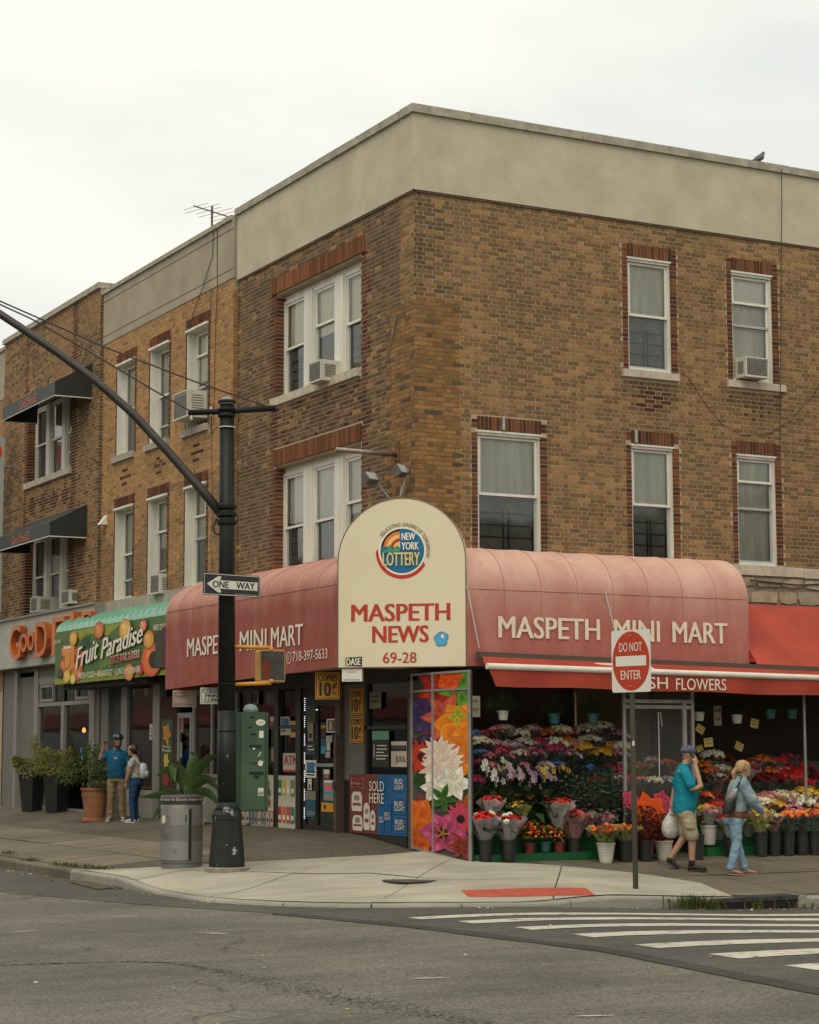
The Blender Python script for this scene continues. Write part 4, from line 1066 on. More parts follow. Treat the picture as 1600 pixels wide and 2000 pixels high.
pr.poly([(hx-.262, base+.004), (hx-.004, base+.004), (hx-.004, base+.06), (hx-.05, base+.10), (hx-.10, base+.05), (hx-.15, base+.11), (hx-.21, base+.05), (hx-.245, base+.055)], TEAL)
for k in range(8): pr.rect(hx-.25+.032*k, hx-.245+.032*k, base-.02, base+.03, srgb(24, 40, 34))
pr.rect(hx-.27, hx-.0, base-.022, base-.014, srgb(24, 40, 34))
pr.done('lottery_logo', sg)
M_LW, M_LG, M_LR, M_LK = mat('print_white', WH, .5), mat('print_gold', GOLDC, .5), mat('print_red', srgb(176, 48, 26), .55), mat('print_brown', srgb(70, 62, 44), .6)
for s_, x0, x1, y0, y1, m_ in (('NEW', 785, 812, 1041, 1055, M_LW), ('YORK', 785, 819, 1059, 1074, M_LW), ('LOTTERY', 748, 821, 1079, 1105, M_LG)):
    u0, u1, z0, z1 = PS.rect(x0, y0, x1, y1); ptext(s_, PS, u0, u1, z0, z1, .026, m_, sg, off=.03)
letters('EDUCATING LEADERS OF TOMORROW', lambda a, b, d: (lambda th, r: PS.p(cu+r*math.cos(th), cz+r*math.sin(th), .010))(rad(144-160*a), rr*1.10+rr*.17*b), M_LK, sg, off=.0)
for s_, x0, x1, y0, y1, o_ in (('MASPETH', 686, 880, 1179, 1213, .03), ('NEWS', 727, 838, 1222, 1255, .03), ('69-28', 748, 814, 1274, 1295, .018)):
    u0, u1, z0, z1 = PS.rect(x0, y0, x1, y1); ptext(s_, PS, u0, u1, z0, z1, .004, M_LR, sg, off=o_)
pr = Print(PS, .003); u0, z0 = sp(862, 1247); bl = srgb(80, 160, 205)
for du, dz, r in ((-.05, .0, .05), (0, .03, .06), (.05, .02, .05), (-.03, -.06, .045), (.03, -.05, .05)): pr.disc(u0+du, z0+dz, r*1.14, srgb(30, 70, 110), n=12)
for du, dz, r in ((-.05, .0, .05), (0, .03, .06), (.05, .02, .05), (-.03, -.06, .045), (.03, -.05, .05)): pr.disc(u0+du, z0+dz, r, bl, n=12)
pr.disc(u0+.02, z0+.03, .022, WH, n=8, rz=.03); pr.done('blue_tag', sg)
stk = thing('sticker', 'black and white name sticker at the bottom edge of the arched sign', 'sticker', PS.p(*sp(691, 1292), .003))
u0, u1, z0, z1 = PS.rect(675, 1283, 707, 1302); pr = Print(PS, .004); pr.poly([(u0, z0+.015), (u1, z0), (u1+.004, z1), (u0, z1-.01)], (.015, .015, .014)); pr.done('paper', stk)
ptext('DASE', PS, u0+.015, u1-.015, z0+.02, z1-.02, .008, M_LW, stk, off=.03)

# ---- retractable awning of the flower stand
M_AWN = mat('awning_red', (.37, .042, .018), .6, var=.22, scale=1.6); M_BARD = mat('awning_box', (.10, .085, .065), .5, metal=.3)
M_AWNT = mat('awning_white_print', (.72, .64, .55), .6)
aw = thing('retractable_awning', 'bright red awning with white front bar and valance over the flower stand', 'awning', (.3, -1, 2.9))
uA, uB = PR.px(937, 1275, .98)[0], 12.0
zA, zB = PR.px(937, 1277, .98)[1], PR.px(1600, 1307, .98)[1]
sl = (zB-zA)/(PR.px(1600, 1307, .98)[0]-uA)
mb = MB(); mb.add([PR.p(u, zA+sl*(u-uA)+dz, w) for u in (uA, uB) for dz, w in ((-.075, .87), (-.075, 1.0), (.03, 1.0), (.03, .87))], [(0, 1, 2, 3)[::-1], (4, 5, 6, 7), (0, 4, 5, 1)[::-1], (1, 5, 6, 2)[::-1], (2, 6, 7, 3)[::-1], (3, 7, 4, 0)[::-1]])
mb.build('cassette', M_BARD, aw)
wF = 1.90; uF = PR.px(953, 1300, wF)[0]; zF = PR.px(953, 1301, wF)[1]; slF = (PR.px(1600, 1324, wF)[1]-zF)/(PR.px(1600, 1324, wF)[0]-uF)
mb = MB(); n = 40
for i in range(n+1):
    t = i/n
    for k in range(9):
        f = k/8; u = (uA+.04)*(1-f)+uF*f + ((uB-.05)-((uA+.04)*(1-f)+uF*f))*t
        z = (zA-.03+sl*(u-uA))*(1-f)+(zF+.01+slF*(u-uF))*f-.05*math.sin(PI*f); mb.v.append(PR.p(u, z, .98+(wF-.98)*f)); mb.c.append(None)
mb.f = [(i*9+k, i*9+k+1, i*9+k+10, i*9+k+9) for i in range(n) for k in range(8)]; mb.mi = [0]*len(mb.f)
mb.build('cloth', M_AWN, aw, fix=False, smooth=True)
mb = MB(); mb.tube([PR.p(uF-.02, zF, wF+.01), PR.p(uB, zF+slF*(uB-uF), wF+.01)], .042, 12); mb.build('front_bar', M_ALUW, aw)
mb = MB(); n = 90
for i in range(n+1):
    t = i/n; u = uF+.06*0+(uB-uF)*t
    for k in range(5):
        f = k/4; mb.v.append(PR.p(u+(.11*f if i == 0 else 0), zF-.02+slF*(u-uF)-f*(.245+.008*math.sin(u*3)), wF+.012*math.sin(u*5+k*.3)*f+.01)); mb.c.append(None)
mb.f = [(i*5+k, i*5+k+1, i*5+k+6, i*5+k+5) for i in range(n) for k in range(4)]; mb.mi = [0]*len(mb.f)
mb.build('valance', M_AWN, aw, fix=False, smooth=True)
u1 = PR.px(1416, 1340, wF)[0]; u0 = PR.px(1318, 1336, wF)[0]; zv = PR.px(1340, 1348, wF)[1]
ptext('FLOWERS', PR, u0, u1, zv, zv+.165, wF+.032, M_AWNT, aw, off=.004)
uc = PR.px(1302, 1336, wF)[0]; ptext('FRESH', PR, uc-.80, uc, zv+.012, zv+.177, wF+.032, M_AWNT, aw, off=.004)
for x in (3.2, 9.0):
    mb = MB(); mb.tube([PR.p(x-1.1, 2.9, .95), PR.p(x-.2, 2.86, 1.45), PR.p(x-.3, 2.73, wF)], .018, 8); mb.build('folding_arm', M_ALUW, aw)
for x0, y0, x1, y1 in ((1182, 1157, 1201, 1232), (912, 1145, 936, 1266)):
    mb = MB(); a = PR.p(*PR.px(x0, y0, CR+.01), CR+.01); b = PR.p(*PR.px(x1, y1, .98), .98); mb.tube([a, b], .012, 8); mb.build('stay_rod', M_ALU, aw)
# fixed red awning further right
aw2 = thing('sloping_awning', 'plain orange red sloping awning right of the pink canopy', 'awning', (5.5, 0, 3))
uS = uR1+.02; mb = MB(); n = 30
for i in range(n+1):
    u = uS+(12-uS)*i/n
    for k in range(6): f = k/5; mb.v.append(PR.p(u, 3.93*(1-f)+(zA+.035+sl*(u-uA))*f-.03*math.sin(PI*f), .06+(.9)*f)); mb.c.append(None)
mb.f = [(i*6+k, i*6+k+1, i*6+k+7, i*6+k+6) for i in range(n) for k in range(5)]; mb.mi = [0]*len(mb.f)
mb.build('cloth', M_AWN, aw2, fix=False, smooth=True)
mb = MB(); mb.add([PR.p(uS, 3.93, .06), PR.p(uS, 2.98, .06), PR.p(uS, 2.98, .96)], [(0, 1, 2)]); mb.build('side_cloth', M_AWN, aw2, fix=False)

# ---- dark shell behind the flower stand and under the canopies
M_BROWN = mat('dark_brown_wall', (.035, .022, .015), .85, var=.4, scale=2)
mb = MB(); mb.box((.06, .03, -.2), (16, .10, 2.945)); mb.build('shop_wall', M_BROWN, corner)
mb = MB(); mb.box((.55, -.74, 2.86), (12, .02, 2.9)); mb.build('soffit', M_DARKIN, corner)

# ---------------------------------------------------------------- corner shop front (left facade)
M_DKF = mat('dark_frame', (.022, .020, .018), .45, var=.3, scale=5); M_BRNP = mat('brown_post', (.085, .058, .04), .6, var=.3, scale=6)
M_SGLASS = glass_mat('shop_glass', (.62, .66, .64), .25, .02, wav=.04)
M_GREYM = mat('grey_metal', (.26, .26, .235), .5, metal=.3, var=.1); M_GREYP = mat('grey_panel', (.15, .145, .125), .6, var=.12, scale=3)
M_CONC = mat('painted_concrete', (.32, .305, .26), .8, var=.2, scale=4)
W0 = -.06
def LR(x0, y0, x1, y1, w=W0): return PL.rect(x0, y0, x1, y1, w)
zg = .40
shop = corner
# wall rail over the shop front and floor/ceiling of the shop
mb = MB(); mb.pbox(PL, -9.3, -.01, 2.66, 2.945, -.25, -.03); mb.build('transom_beam', M_DKF, corner)
mb = MB(); mb.box((.1, .12, .2), (6, 6.4, .405)); mb.box((5.9, .1, .2), (6.0, 6.4, 2.95)); mb.build('shop_floor', mat('shop_floor', (.12, .11, .09), .5), corner)
mb = MB(); mb.pbox(PL, -6.5, -1.3, 2.9, 2.94, .02, CL-.03); mb.build('soffit', MATS['soffit'], corner)
def frame_part(rects, m, name, parent, w0=-.14, w1=-.04):
    for (a, b, c, d) in rects: mb = MB(); mb.pbox(PL, a, b, c, d, w0, w1); mb.build(name, m, parent)
def U(x, y=1480, w=W0): return PL.px(x, y, w)[0]
uDoor0, uDoor1 = U(590), U(664)
posts = [U(x) for x in (488, 541, 584)]
frame_part([(p-.09, p+.09, .3, 2.66) for p in posts], M_DKF, 'shopfront_post', corner)
frame_part([(uDoor1-.02, uDoor1+.16, .25, 2.70)], M_BRNP, 'shopfront_post', corner, -.14, .02)
frame_part([(U(800), -.02, .15, 2.72)], M_BRNP, 'shopfront_post', corner, -.14, -.03)
# knee wall panels with posters in front, sills
frame_part([(U(462), posts[2], .3, 1.22), (uDoor1+.16, U(797)-.05, .15, 1.22)], M_DKF, 'knee_wall', corner, -.16, -.06)
frame_part([(uDoor1+.16, U(713), 1.22, 2.66)], M_GREYP, 'pier', corner, -.16, -.06)
frame_part([(U(713), U(797)-.05, 1.22, 1.32), (U(713), U(797)-.05, 1.98, 2.03), (U(713), U(713)+.08, 1.32, 2.66), (U(462), posts[2], 2.02, 2.08)], M_DKF, 'window_bar', corner, -.15, -.05)
for a, b in ((U(462), posts[0]-.09), (posts[0]+.09, posts[1]-.09), (posts[1]+.09, posts[2]-.09), (U(713)+.08, U(797)-.05)):
    mb = MB(); mb.pquad(PL, a, b, 1.22, 2.66, -.10); mb.build('pane', M_SGLASS, corner, fix=False)
# door: two leaves with glass, stickers
dr = thing('shop_door', 'dark glazed double door of the corner shop covered in stickers', 'door', PL.p(uDoor0, zg, W0))
um = U(616)
for (a, b) in ((uDoor0+.05, um), (um+.01, uDoor1-.03)):
    mb = MB(); sash(mb, PL, a, b, zg+.03, 2.45, -.06, .075, .05); lf = mb.build('leaf', M_DKF, dr)
    mb = MB(); mb.pquad(PL, a+.05, b-.05, zg+.08, 2.40, -.085); mb.build('pane', M_SGLASS, lf, fix=False)
mb = MB(); mb.pbox(PL, um+.06, uDoor1-.08, 1.42, 1.47, -.055, -.02); mb.build('push_bar', M_ALU, dr)
mb = MB(); mb.pbox(PL, uDoor0, uDoor1, 2.45, 2.66, -.12, -.07); mb.build('fanlight', M_DKF, dr)
led = mat('led_dots', (.9, .92, .95), .4, emit=(.85, .92, 1.0, 1.6))
mb = MB(); ul = uDoor0+.10
for k in range(60):
    if k % 9 < 6: mb.pbox(PL, ul, ul+.012, zg+.2+k*.032, zg+.212+k*.032, -.058, -.050)
for k in range(10): mb.pbox(PL, ul+.05*k, ul+.022+.05*k, 2.30, 2.312, -.058, -.050)
mb.build('led_string', led, dr, kind='stuff')
def stickers(pl, w, parent, items, name='sticker'):
    for it in items:
        x0, y0, x1, y1, c = it[:5]; a, b, z0, z1 = pl.rect(x0, y0, x1, y1, w); pr = Print(pl, w)
        pr.rect(a, b, z0, z1, srgb(*c))
        for q in it[5:]:
            f0, f1, g0, g1, cc = q; pr.rect(a+(b-a)*f0, a+(b-a)*f1, z0+(z1-z0)*g0, z0+(z1-z0)*g1, srgb(*cc))
        pr.done(name, parent)
wt, bk = (225, 220, 200), (25, 24, 22)
stickers(PL, -.048, dr, [(597, 1377, 617, 1412, (70, 74, 62), (0, .5, .75, 1, (70, 100, 120))), (600, 1412, 612, 1426, (150, 140, 115)), (601, 1426, 612, 1448, (150, 140, 120), (.2, .8, .3, .7, (50, 40, 40))), (598, 1452, 616, 1474, (60, 66, 70), (.2, .9, .4, .5, wt), (.2, .7, .7, .8, wt)),
  (596, 1485, 618, 1519, wt, (.15, .85, .38, .88, (60, 120, 170)), (.15, .85, .12, .2, bk), (.1, .9, .28, .38, (40, 40, 44))), (601, 1521, 609, 1543, (205, 205, 195), (.3, .7, .1, .5, (40, 80, 70))), (597, 1545, 617, 1562, (130, 125, 110)), (597, 1562, 617, 1596, (40, 84, 104), (.1, .9, .1, .35, (100, 120, 120))),
  (627, 1411, 637, 1440, (70, 50, 40), (0, 1, .6, .8, (190, 150, 60))), (638, 1404, 656, 1431, wt, (.12, .88, .1, .9, (110, 80, 60)), (.3, .6, .2, .8, (190, 180, 160))), (657, 1412, 664, 1446, (200, 195, 180)), (637, 1437, 649, 1450, (170, 180, 165)), (627, 1443, 637, 1458, (50, 90, 120)), (627, 1458, 637, 1472, (60, 150, 175)), (638, 1450, 645, 1466, (210, 205, 185)), (636, 1468, 645, 1480, (190, 170, 160)),
  (631, 1502, 645, 1524, (90, 50, 50), (.1, .9, .55, .95, wt), (.2, .8, .2, .5, (170, 120, 110))), (632, 1524, 652, 1564, (70, 150, 180), (.08, .92, .45, .8, (220, 120, 110)), (.05, .95, .86, 1, wt), (.15, .85, .1, .25, (210, 120, 50))), (654, 1508, 665, 1530, (130, 135, 120), (.1, .9, .7, .85, bk)), (655, 1534, 664, 1569, (190, 190, 170), (.1, .8, .6, .7, bk)), (628, 1568, 665, 1586, (205, 150, 40), (.12, .24, .3, .7, bk), (.62, .98, .4, .75, (60, 60, 60))), (634, 1491, 666, 1499, (30, 32, 30), (.1, .3, .2, .8, wt), (.5, .98, .1, .9, (90, 140, 130)))])
hs = thing('door_shutter_post', 'rusty brown roller shutter edge standing beside the shop door', 'shutter post', PL.p(uDoor1+.02, .36, .0))
mb = MB(); mb.pbox(PL, uDoor1+.02, uDoor1+.12, .34, 1.9, .022, .06); mb.build('post', M_BRNP, hs)
mb = MB(); mb.pbox(PL, uDoor1-.02, uDoor1+.18, .33, .36, .0, .12); mb.build('foot_plate', M_BRNP, hs)
mb = MB(); mb.pbox(PL, uDoor1+.03, uDoor1+.10, 1.08, 1.2, .061, .09); mb.build('padlock', M_IRON, hs)
# posters on the knee walls
def poster(name, label, rectpx, w, bgc, plane=PL, cat='poster'):
    a, b, c, d = plane.rect(*rectpx, w); t = thing(name, label, cat, plane.p((a+b)/2, c, w))
    mb = MB(); mb.pbox(plane, a, b, c, d, w-.008, w); mb.build('board', mat('board_%s' % label[:18].replace(' ', '_'), srgb(*bgc), .5, var=.06, scale=3), t)
    return t, a, b, c, d
t, a, b, c, d = poster('beer_poster', 'red and blue beer poster reading SOLD HERE below the shop window', (683, 1513, 795, 1630), -.045, (122, 48, 44)); W, Hh = b-a, d-c
pr = Print(PL, -.044); pr.rect(a+W*.5, b, c, d, srgb(30, 92, 140))
def ff(u, z): return (a+W*u, c+Hh*z)
def rc(u0, u1, z0, z1, cc): pr.poly([ff(u0, z0), ff(u1, z0), ff(u1, z1), ff(u0, z1)], srgb(*cc))
pk, bt, wh = (206, 150, 140), (70, 130, 180), (222, 214, 196)
pts = [(.03, .95), (.14, .89), (.25, .95), (.25, .75), (.14, .81), (.03, .75)]
pr.poly([ff(*p) for p in pts], srgb(*pk)); pr.poly([ff(.14+(u-.14)*.93, .85+(z-.85)*.90) for u, z in pts], srgb(120, 46, 42))
for u0, u1, z0, z1 in ((.04, .23, .37, .70), (.06, .24, .04, .30), (.26, .37, .06, .52), (.38, .47, .06, .40)):
    pr.poly([ff(u0+.01, z0), ff(u1-.01, z0), ff(u1, z0+.06), ff(u1, z1-.07), ff(u1-.03, z1), ff(u0+.03, z1), ff(u0, z1-.07), ff(u0, z0+.06)], srgb(*wh)); pr.disc(*ff((u0+u1)/2, z0+(z1-z0)*.68), W*(u1-u0)*.28, srgb(150, 130, 120), n=10, rz=Hh*.05); rc(u0+.02, u1-.02, z0+(z1-z0)*.28, z0+(z1-z0)*.42, (150, 70, 62))
for u0, u1, z0, z1 in ((.80, .99, .05, .33), (.80, .99, .36, .66), (.55, .63, .06, .42), (.66, .75, .06, .56)):
    rc(u0, u1, z0, z1, (44, 108, 160)); rc(u0+.015, u1-.015, z0+.02, z1-.02, (26, 82, 130))
pr.done('print', t)
M_PW, M_PK, M_PBT = mat('poster_white', srgb(228, 220, 200), .5), mat('poster_pink', srgb(214, 160, 150), .5), mat('poster_black', (.012, .012, .011), .5)
M_POR = mat('poster_red', srgb(176, 44, 34), .5); M_PBLUE = mat('poster_blue', srgb(34, 70, 120), .5)
def pt(s_, u0, u1, z0, z1, m_, par, off=.02, w=-.02, shear=0): return ptext(s_, PL, a+W*u0, a+W*u1, c+Hh*z0, c+Hh*z1, w, m_, par, off=off, shear=shear)
pt('SOLD', .38, .64, .72, .89, M_PW, t); pt('HERE', .38, .64, .52, .69, M_PW, t); pt('Budweiser', .05, .24, .82, .88, M_PK, t, .006)
for u0, u1, z0, z1 in ((.82, .975, .76, .94), (.82, .985, .41, .57), (.83, .985, .10, .27), (.645, .755, .25, .38), (.555, .635, .20, .30)):
    pt('BUD', u0, u1-.02, (z0+z1)/2+.005, z1, M_PW, t); pt('LIGHT', u0, u1, z0, (z0+z1)/2-.005, M_PW, t)
t, a, b, c, d = poster('drinks_poster', 'white poster with rows of drink cans left of the shop door', (463, 1514, 580, 1617), -.045, (196, 190, 168)); W, Hh = b-a, d-c
pr = Print(PL, -.044); rs = random.Random(5)
for k in range(4):
    for j in range(2): rc(.70+.07*k, .755+.07*k, .62-.5*j, .92-.5*j, [(60, 110, 60), (200, 170, 70), (200, 196, 180), (120, 130, 70)][k] if j == 0 else [(170, 60, 50), (200, 110, 60), (190, 80, 60), (70, 120, 80)][k]); rc(.71+.07*k, .745+.07*k, .68-.5*j, .76-.5*j, (230, 224, 206))
for k in range(9):
    u = .03+.07*k; rc(u, u+.055, .06, .30, rs.choice([(170, 166, 150), (130, 134, 128), (186, 160, 140), (110, 120, 130)])); rc(u+.01, u+.045, .12, .18, (90, 70, 64)); rc(u, u+.06, .30, .33, (176, 90, 70))
for k in range(6): u = .44+.05*(k % 3); rc(u, u+.04, .42+.2*(k//3), .56+.2*(k//3), rs.choice([(60, 60, 90), (190, 150, 60), (70, 80, 70), (150, 60, 60)]))
rc(.46, .56, .80, .92, (210, 160, 50))
pr.done('print', t)
# papers behind the shop windows
def paper(label, px, bgc, items=(), w=-.088, texts=(), cat='notice', name='notice'):
    t, a_, b_, c_, d_ = poster(name, label, px, w, bgc, cat=cat)
    if items:
        pr = Print(PL, w+.001)
        for f0, f1, g0, g1, cc in items: pr.rect(a_+(b_-a_)*f0, a_+(b_-a_)*f1, c_+(d_-c_)*g0, c_+(d_-c_)*g1, srgb(*cc))
        pr.done('print', t)
    for s_, f0, f1, g0, g1, m_, of in texts: ptext(s_, PL, a_+(b_-a_)*f0, a_+(b_-a_)*f1, c_+(d_-c_)*g0, c_+(d_-c_)*g1, w+.004, m_, t, off=of)
    return t
paper('dark chalkboard style menu notice with mint heading inside the shop window', (727, 1428, 760, 1498), (34, 36, 32), [(0, 1, .76, 1, (108, 160, 134)), (.28, .85, .58, .61, wt), (.28, .9, .48, .51, wt), (.25, .7, .39, .42, wt), (.25, .95, .30, .33, wt), (.25, .8, .21, .24, wt), (.12, .16, .28, .62, wt)], w=-.052)
paper('white notice reading JUUL inside the shop window', (764, 1448, 794, 1498), (196, 176, 160), [(0, 1, .62, .84, (40, 42, 40)), (.1, .9, .74, .76, (130, 130, 120))], w=-.052, texts=[('JUUL', .3, .98, .12, .42, M_PBT, .006)])
paper('white and red ATM notice in the bay window', (553, 1471, 582, 1508), (200, 190, 172), [(0, 1, 0, .12, (170, 70, 60))], w=-.052, texts=[('ATM', .06, .98, .38, .88, M_POR, .03)])
paper('small framed picture in the upper bay window', (487, 1350, 505, 1376), (120, 110, 92), [(.15, .85, .15, .85, (60, 56, 44))], w=-.052)
paper('glass etching with round monogram in the bay window', (520, 1350, 545, 1378), (70, 76, 76), [(.1, .16, .1, .9, (140, 140, 130)), (.3, .36, .2, .8, (140, 140, 130)), (.55, .6, .2, .8, (140, 140, 130)), (.75, .8, .2, .8, (140, 140, 130))], w=-.052)
paper('narrow bottle advertisement in the bay window', (530, 1460, 540, 1488), (150, 120, 80), [(.2, .8, .5, .95, (120, 140, 120))], w=-.052)
paper('pale flyer low in the first bay window', (500, 1425, 520, 1462), (176, 168, 146), [(.1, .9, .6, .9, (90, 110, 120)), (.15, .85, .1, .14, bk), (.15, .7, .25, .29, bk)], w=-.052)
paper('red and white flyer beside the cabinet', (527, 1398, 541, 1424), (160, 70, 56), [(.1, .9, .55, .9, (206, 200, 184))], w=-.052)
paper('white lottery flyer in the second bay window', (548, 1400, 566, 1436), (190, 186, 170), [(.1, .9, .5, .92, (60, 110, 150)), (.1, .6, .2, .28, bk)], w=-.052)
paper('yellow flyer in the second bay window', (567, 1408, 582, 1440), (200, 160, 70), [(.15, .85, .3, .7, (60, 50, 40))], w=-.052)
paper('pale menu sheet behind the upper shop window', (722, 1352, 744, 1384), (120, 112, 92), [(.1, .9, .7, .8, (60, 56, 46)), (.1, .9, .4, .5, (60, 56, 46))], w=-.052)
# yellow copies signs
M_YEL = mat('copies_yellow', srgb(206, 146, 42), .5, var=.06)
def copies(pl, px, w, label, rot=None):
    a_, b_, c_, d_ = pl.rect(*px, w); t = thing('copies_sign', label, 'sign', pl.p((a_+b_)/2, c_, w), group='yellow copies signs')
    mb = MB(); mb.pbox(pl, a_, b_, c_, d_, w-.01, w); mb.build('board', M_YEL, t); W_, H_ = b_-a_, d_-c_
    pr = Print(pl, w+.001); k_ = srgb(24, 20, 14)
    for q in ((.04, .96, .04, .06), (.04, .96, .94, .96), (.04, .06, .04, .96), (.94, .96, .04, .96)): pr.rect(a_+W_*q[0], a_+W_*q[1], c_+H_*q[2], c_+H_*q[3], k_)
    pr.done('border', t)
    ptext('COPIES', pl, a_+W_*.11, a_+W_*.89, c_+H_*.68, c_+H_*.90, w+.006, M_PBT, t, off=.03)
    ptext('10', pl, a_+W_*.16, a_+W_*.64, c_+H_*.12, c_+H_*.62, w+.006, M_PBT, t, off=.04)
    ptext('¢', pl, a_+W_*.68, a_+W_*.88, c_+H_*.36, c_+H_*.62, w+.006, M_PBT, t, off=.03)
    ptext('ea.', pl, a_+W_*.70, a_+W_*.86, c_+H_*.19, c_+H_*.26, w+.006, M_PBT, t, off=.01)
    return t
copies(PL, (683, 1345, 710, 1396), -.04, 'upper of two yellow copies signs on the pier by the door'); copies(PL, (683, 1399, 710, 1451), -.04, 'lower of two yellow copies signs on the pier by the door')
ph = PL.p(*PL.px(640, 1340, .75), .75); PH = Plane((ph.x, ph.y, 0), (.94, -.35, 0))
hc = copies(PH, (616, 1313, 664, 1366), 0, 'large yellow copies sign hanging from the canopy above the door')
wb = thing('door_counter_box', 'white box hanging under the arched sign above the door', 'box', PS.p(*PS.px(688, 1331, -.02), -.02))
a_, b_, c_, d_ = PS.rect(668, 1306, 707, 1331, -.02); mb = MB(); mb.pbox(PS, a_, b_, c_, d_, -.12, -.02); mb.build('case', mat('white_box', (.66, .63, .56), .5), wb)
mb = MB(); mb.pbox(PS, a_+.09, b_-.09, d_-.05, d_-.045, -.02, -.016); mb.build('slot', M_GUARD, wb); ptext('MASPETH MINI MART', PS, a_+.02, b_-.02, c_+.012, c_+.032, -.016, M_PBT, wb, off=0)

# ---------------------------------------------------------------- left part of the corner shop and the fruit shop
M_FRED = mat('rust_red_panel', (.20, .062, .03), .6, c2=(.13, .04, .022), scale=1.5); M_KNEE = M_CONC
WF = .0
def UF_(x, w=-.02): return PL.px(x, 1500, w)[0]
# beyond the cabinet: glazed front, knee wall, narrow door, poster pier
mb = MB(); mb.pbox(PL, UF_(374), UF_(462), .28, 1.20, -.16, -.02); mb.build('knee_wall', M_KNEE, corner)
mb = MB(); mb.pbox(PL, UF_(374), UF_(462), 1.20, 1.26, -.18, .02); mb.build('window_sill', M_GREYM, corner)
mb = MB(); mb.pquad(PL, UF_(374), UF_(462), 1.26, 2.66, -.08); mb.build('pane', M_SGLASS, corner, fix=False)
for x in (374, 410, 458): mb = MB(); mb.pbox(PL, UF_(x)-.03, UF_(x)+.03, 1.26, 2.66, -.10, -.04); mb.build('window_bar', M_GREYM, corner)
nd = thing('narrow_shop_door', 'grey framed glass door beside the banana plant', 'door', PL.p(UF_(360), .3, -.05))
mb = MB(); sash(mb, PL, UF_(344), UF_(374)-.04, .30, 2.35, -.03, .09, .06); mb.build('frame', M_GREYM, nd)
mb = MB(); mb.pquad(PL, UF_(344)+.06, UF_(374)-.1, .38, 2.28, -.06); mb.build('pane', M_SGLASS, nd, fix=False)
mb = MB(); mb.pquad(PL, UF_(344)+.05, UF_(374)-.09, .36, 2.3, -.4); mb.build('inner_panel', M_FRED, nd, fix=False)
stickers(PL, -.052, nd, [(350, 1398, 358, 1430, (170, 130, 120), (.2, .8, .1, .9, (150, 70, 66))), (347, 1450, 356, 1480, (120, 125, 118))])
# brick pier with fruit poster, x 312..343
pier = MB(); pier.pbox(PL, UF_(312), UF_(344), .25, 2.66, -.10, -.022); pier.build('pier', mat('red_pier', srgb(70, 34, 26), .85, var=.3, scale=6), midb)
t, a, b, c, d = poster('fruit_poster', 'tall tropical fruit poster on the red pier beside the narrow door', (314, 1405, 337, 1545), -.012, (46, 62, 30)); W, Hh = b-a, d-c
pr = Print(PL, -.010)
pr.flower(*ff(.5, .80), .22, 5, srgb(216, 160, 50), srgb(180, 60, 30)); pr.flower(*ff(.5, .42), .16, 6, srgb(220, 190, 80), srgb(200, 130, 40)); pr.flower(*ff(.5, .16), .17, 7, srgb(170, 60, 50), srgb(120, 30, 30)); pr.done('print', t)
pt('Fruita', .2, .85, .60, .64, M_PW, t, .0, -.004); pt('Picada', .15, .9, .545, .59, M_PW, t, .0, -.004)
# fruit shop front
fr = midb
pl_x = [(195, 212), (237, 248), (299, 312)]
for x0, x1 in pl_x: mb = MB(); mb.pbox(PL, UF_(x0), UF_(x1), .25, 2.95, -.14, .0); mb.build('shopfront_post', M_GREYM if x0 != 195 else M_GREYP, fr)
mb = MB(); mb.pquad(PL, UF_(199), UF_(238), .3, 2.9, -.09); mb.build('corrugated_panel', mat('corrugated_grey', (.10, .098, .088), .6), fr, fix=False)
mb = MB()
for k in range(26): u = UF_(199)+(UF_(236)-UF_(199))*k/26; mb.pbox(PL, u, u+.02, .3, 2.9, -.09, -.075)
mb.build('rib', MATS['corrugated_grey'], fr, kind='stuff')
mb = MB(); mb.pquad(PL, UF_(248), UF_(300), .95, 2.9, -.14); mb.build('red_panel', M_FRED, fr, fix=False)
mb = MB(); mb.pquad(PL, UF_(248), UF_(300), .95, 2.9, -.06); mb.build('pane', M_SGLASS, fr, fix=False)
mb = MB(); mb.pbox(PL, UF_(248), UF_(300), .25, .93, -.14, -.01); mb.build('knee_wall', M_KNEE, fr)
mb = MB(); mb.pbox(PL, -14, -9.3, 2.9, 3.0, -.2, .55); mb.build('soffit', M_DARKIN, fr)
paper('white opening hours notice at the edge of the fruit shop window', (292, 1414, 300, 1445), (190, 180, 160), [(.2, .8, .7, .75, bk), (.2, .8, .5, .55, bk), (.3, .7, .2, .3, bk)], w=-.04)
# green rounded canopy with printed fruit sign
CG = .66
gc = thing('fruit_sign_canopy', 'green ribbed canopy with tropical fruit sign of the juice bar', 'canopy', (0, 8, 3))
gu0, gu1 = PL.px(108, 1290, CG)[0], PL.px(330, 1260, CG)[0]
zb0 = PL.px(105, 1338, CG)[1]; zb1 = PL.px(323, 1316, CG)[1]; zt0 = PL.px(110, 1236, CG)[1]
M_GCAN = mat('green_vinyl', (.14, .36, .25), .28, var=.12, scale=4, spec=.6)
canopy_cloth(PL, gu0, gu1, zt0-.06, zt0-.06, zt0, 4.42, CG-.01, .33, .04, 'cloth', M_GCAN, gc)
mb = MB(); mb.pbox(PL, gu0, gu1, zb0, zt0+.005, CG-.06, CG+.005); mb.build('sign_box', mat('sign_green', srgb(66, 98, 36), .5), gc)
pr = Print(PL, CG+.006); a, c = gu0, zb0; W, Hh = gu1-gu0, zt0-zb0
pr.poly([ff(0, 0), ff(1, 0), ff(1, .10), ff(.62, .06), ff(.4, .16), ff(.25, .05), ff(0, .12)], srgb(132, 140, 44))
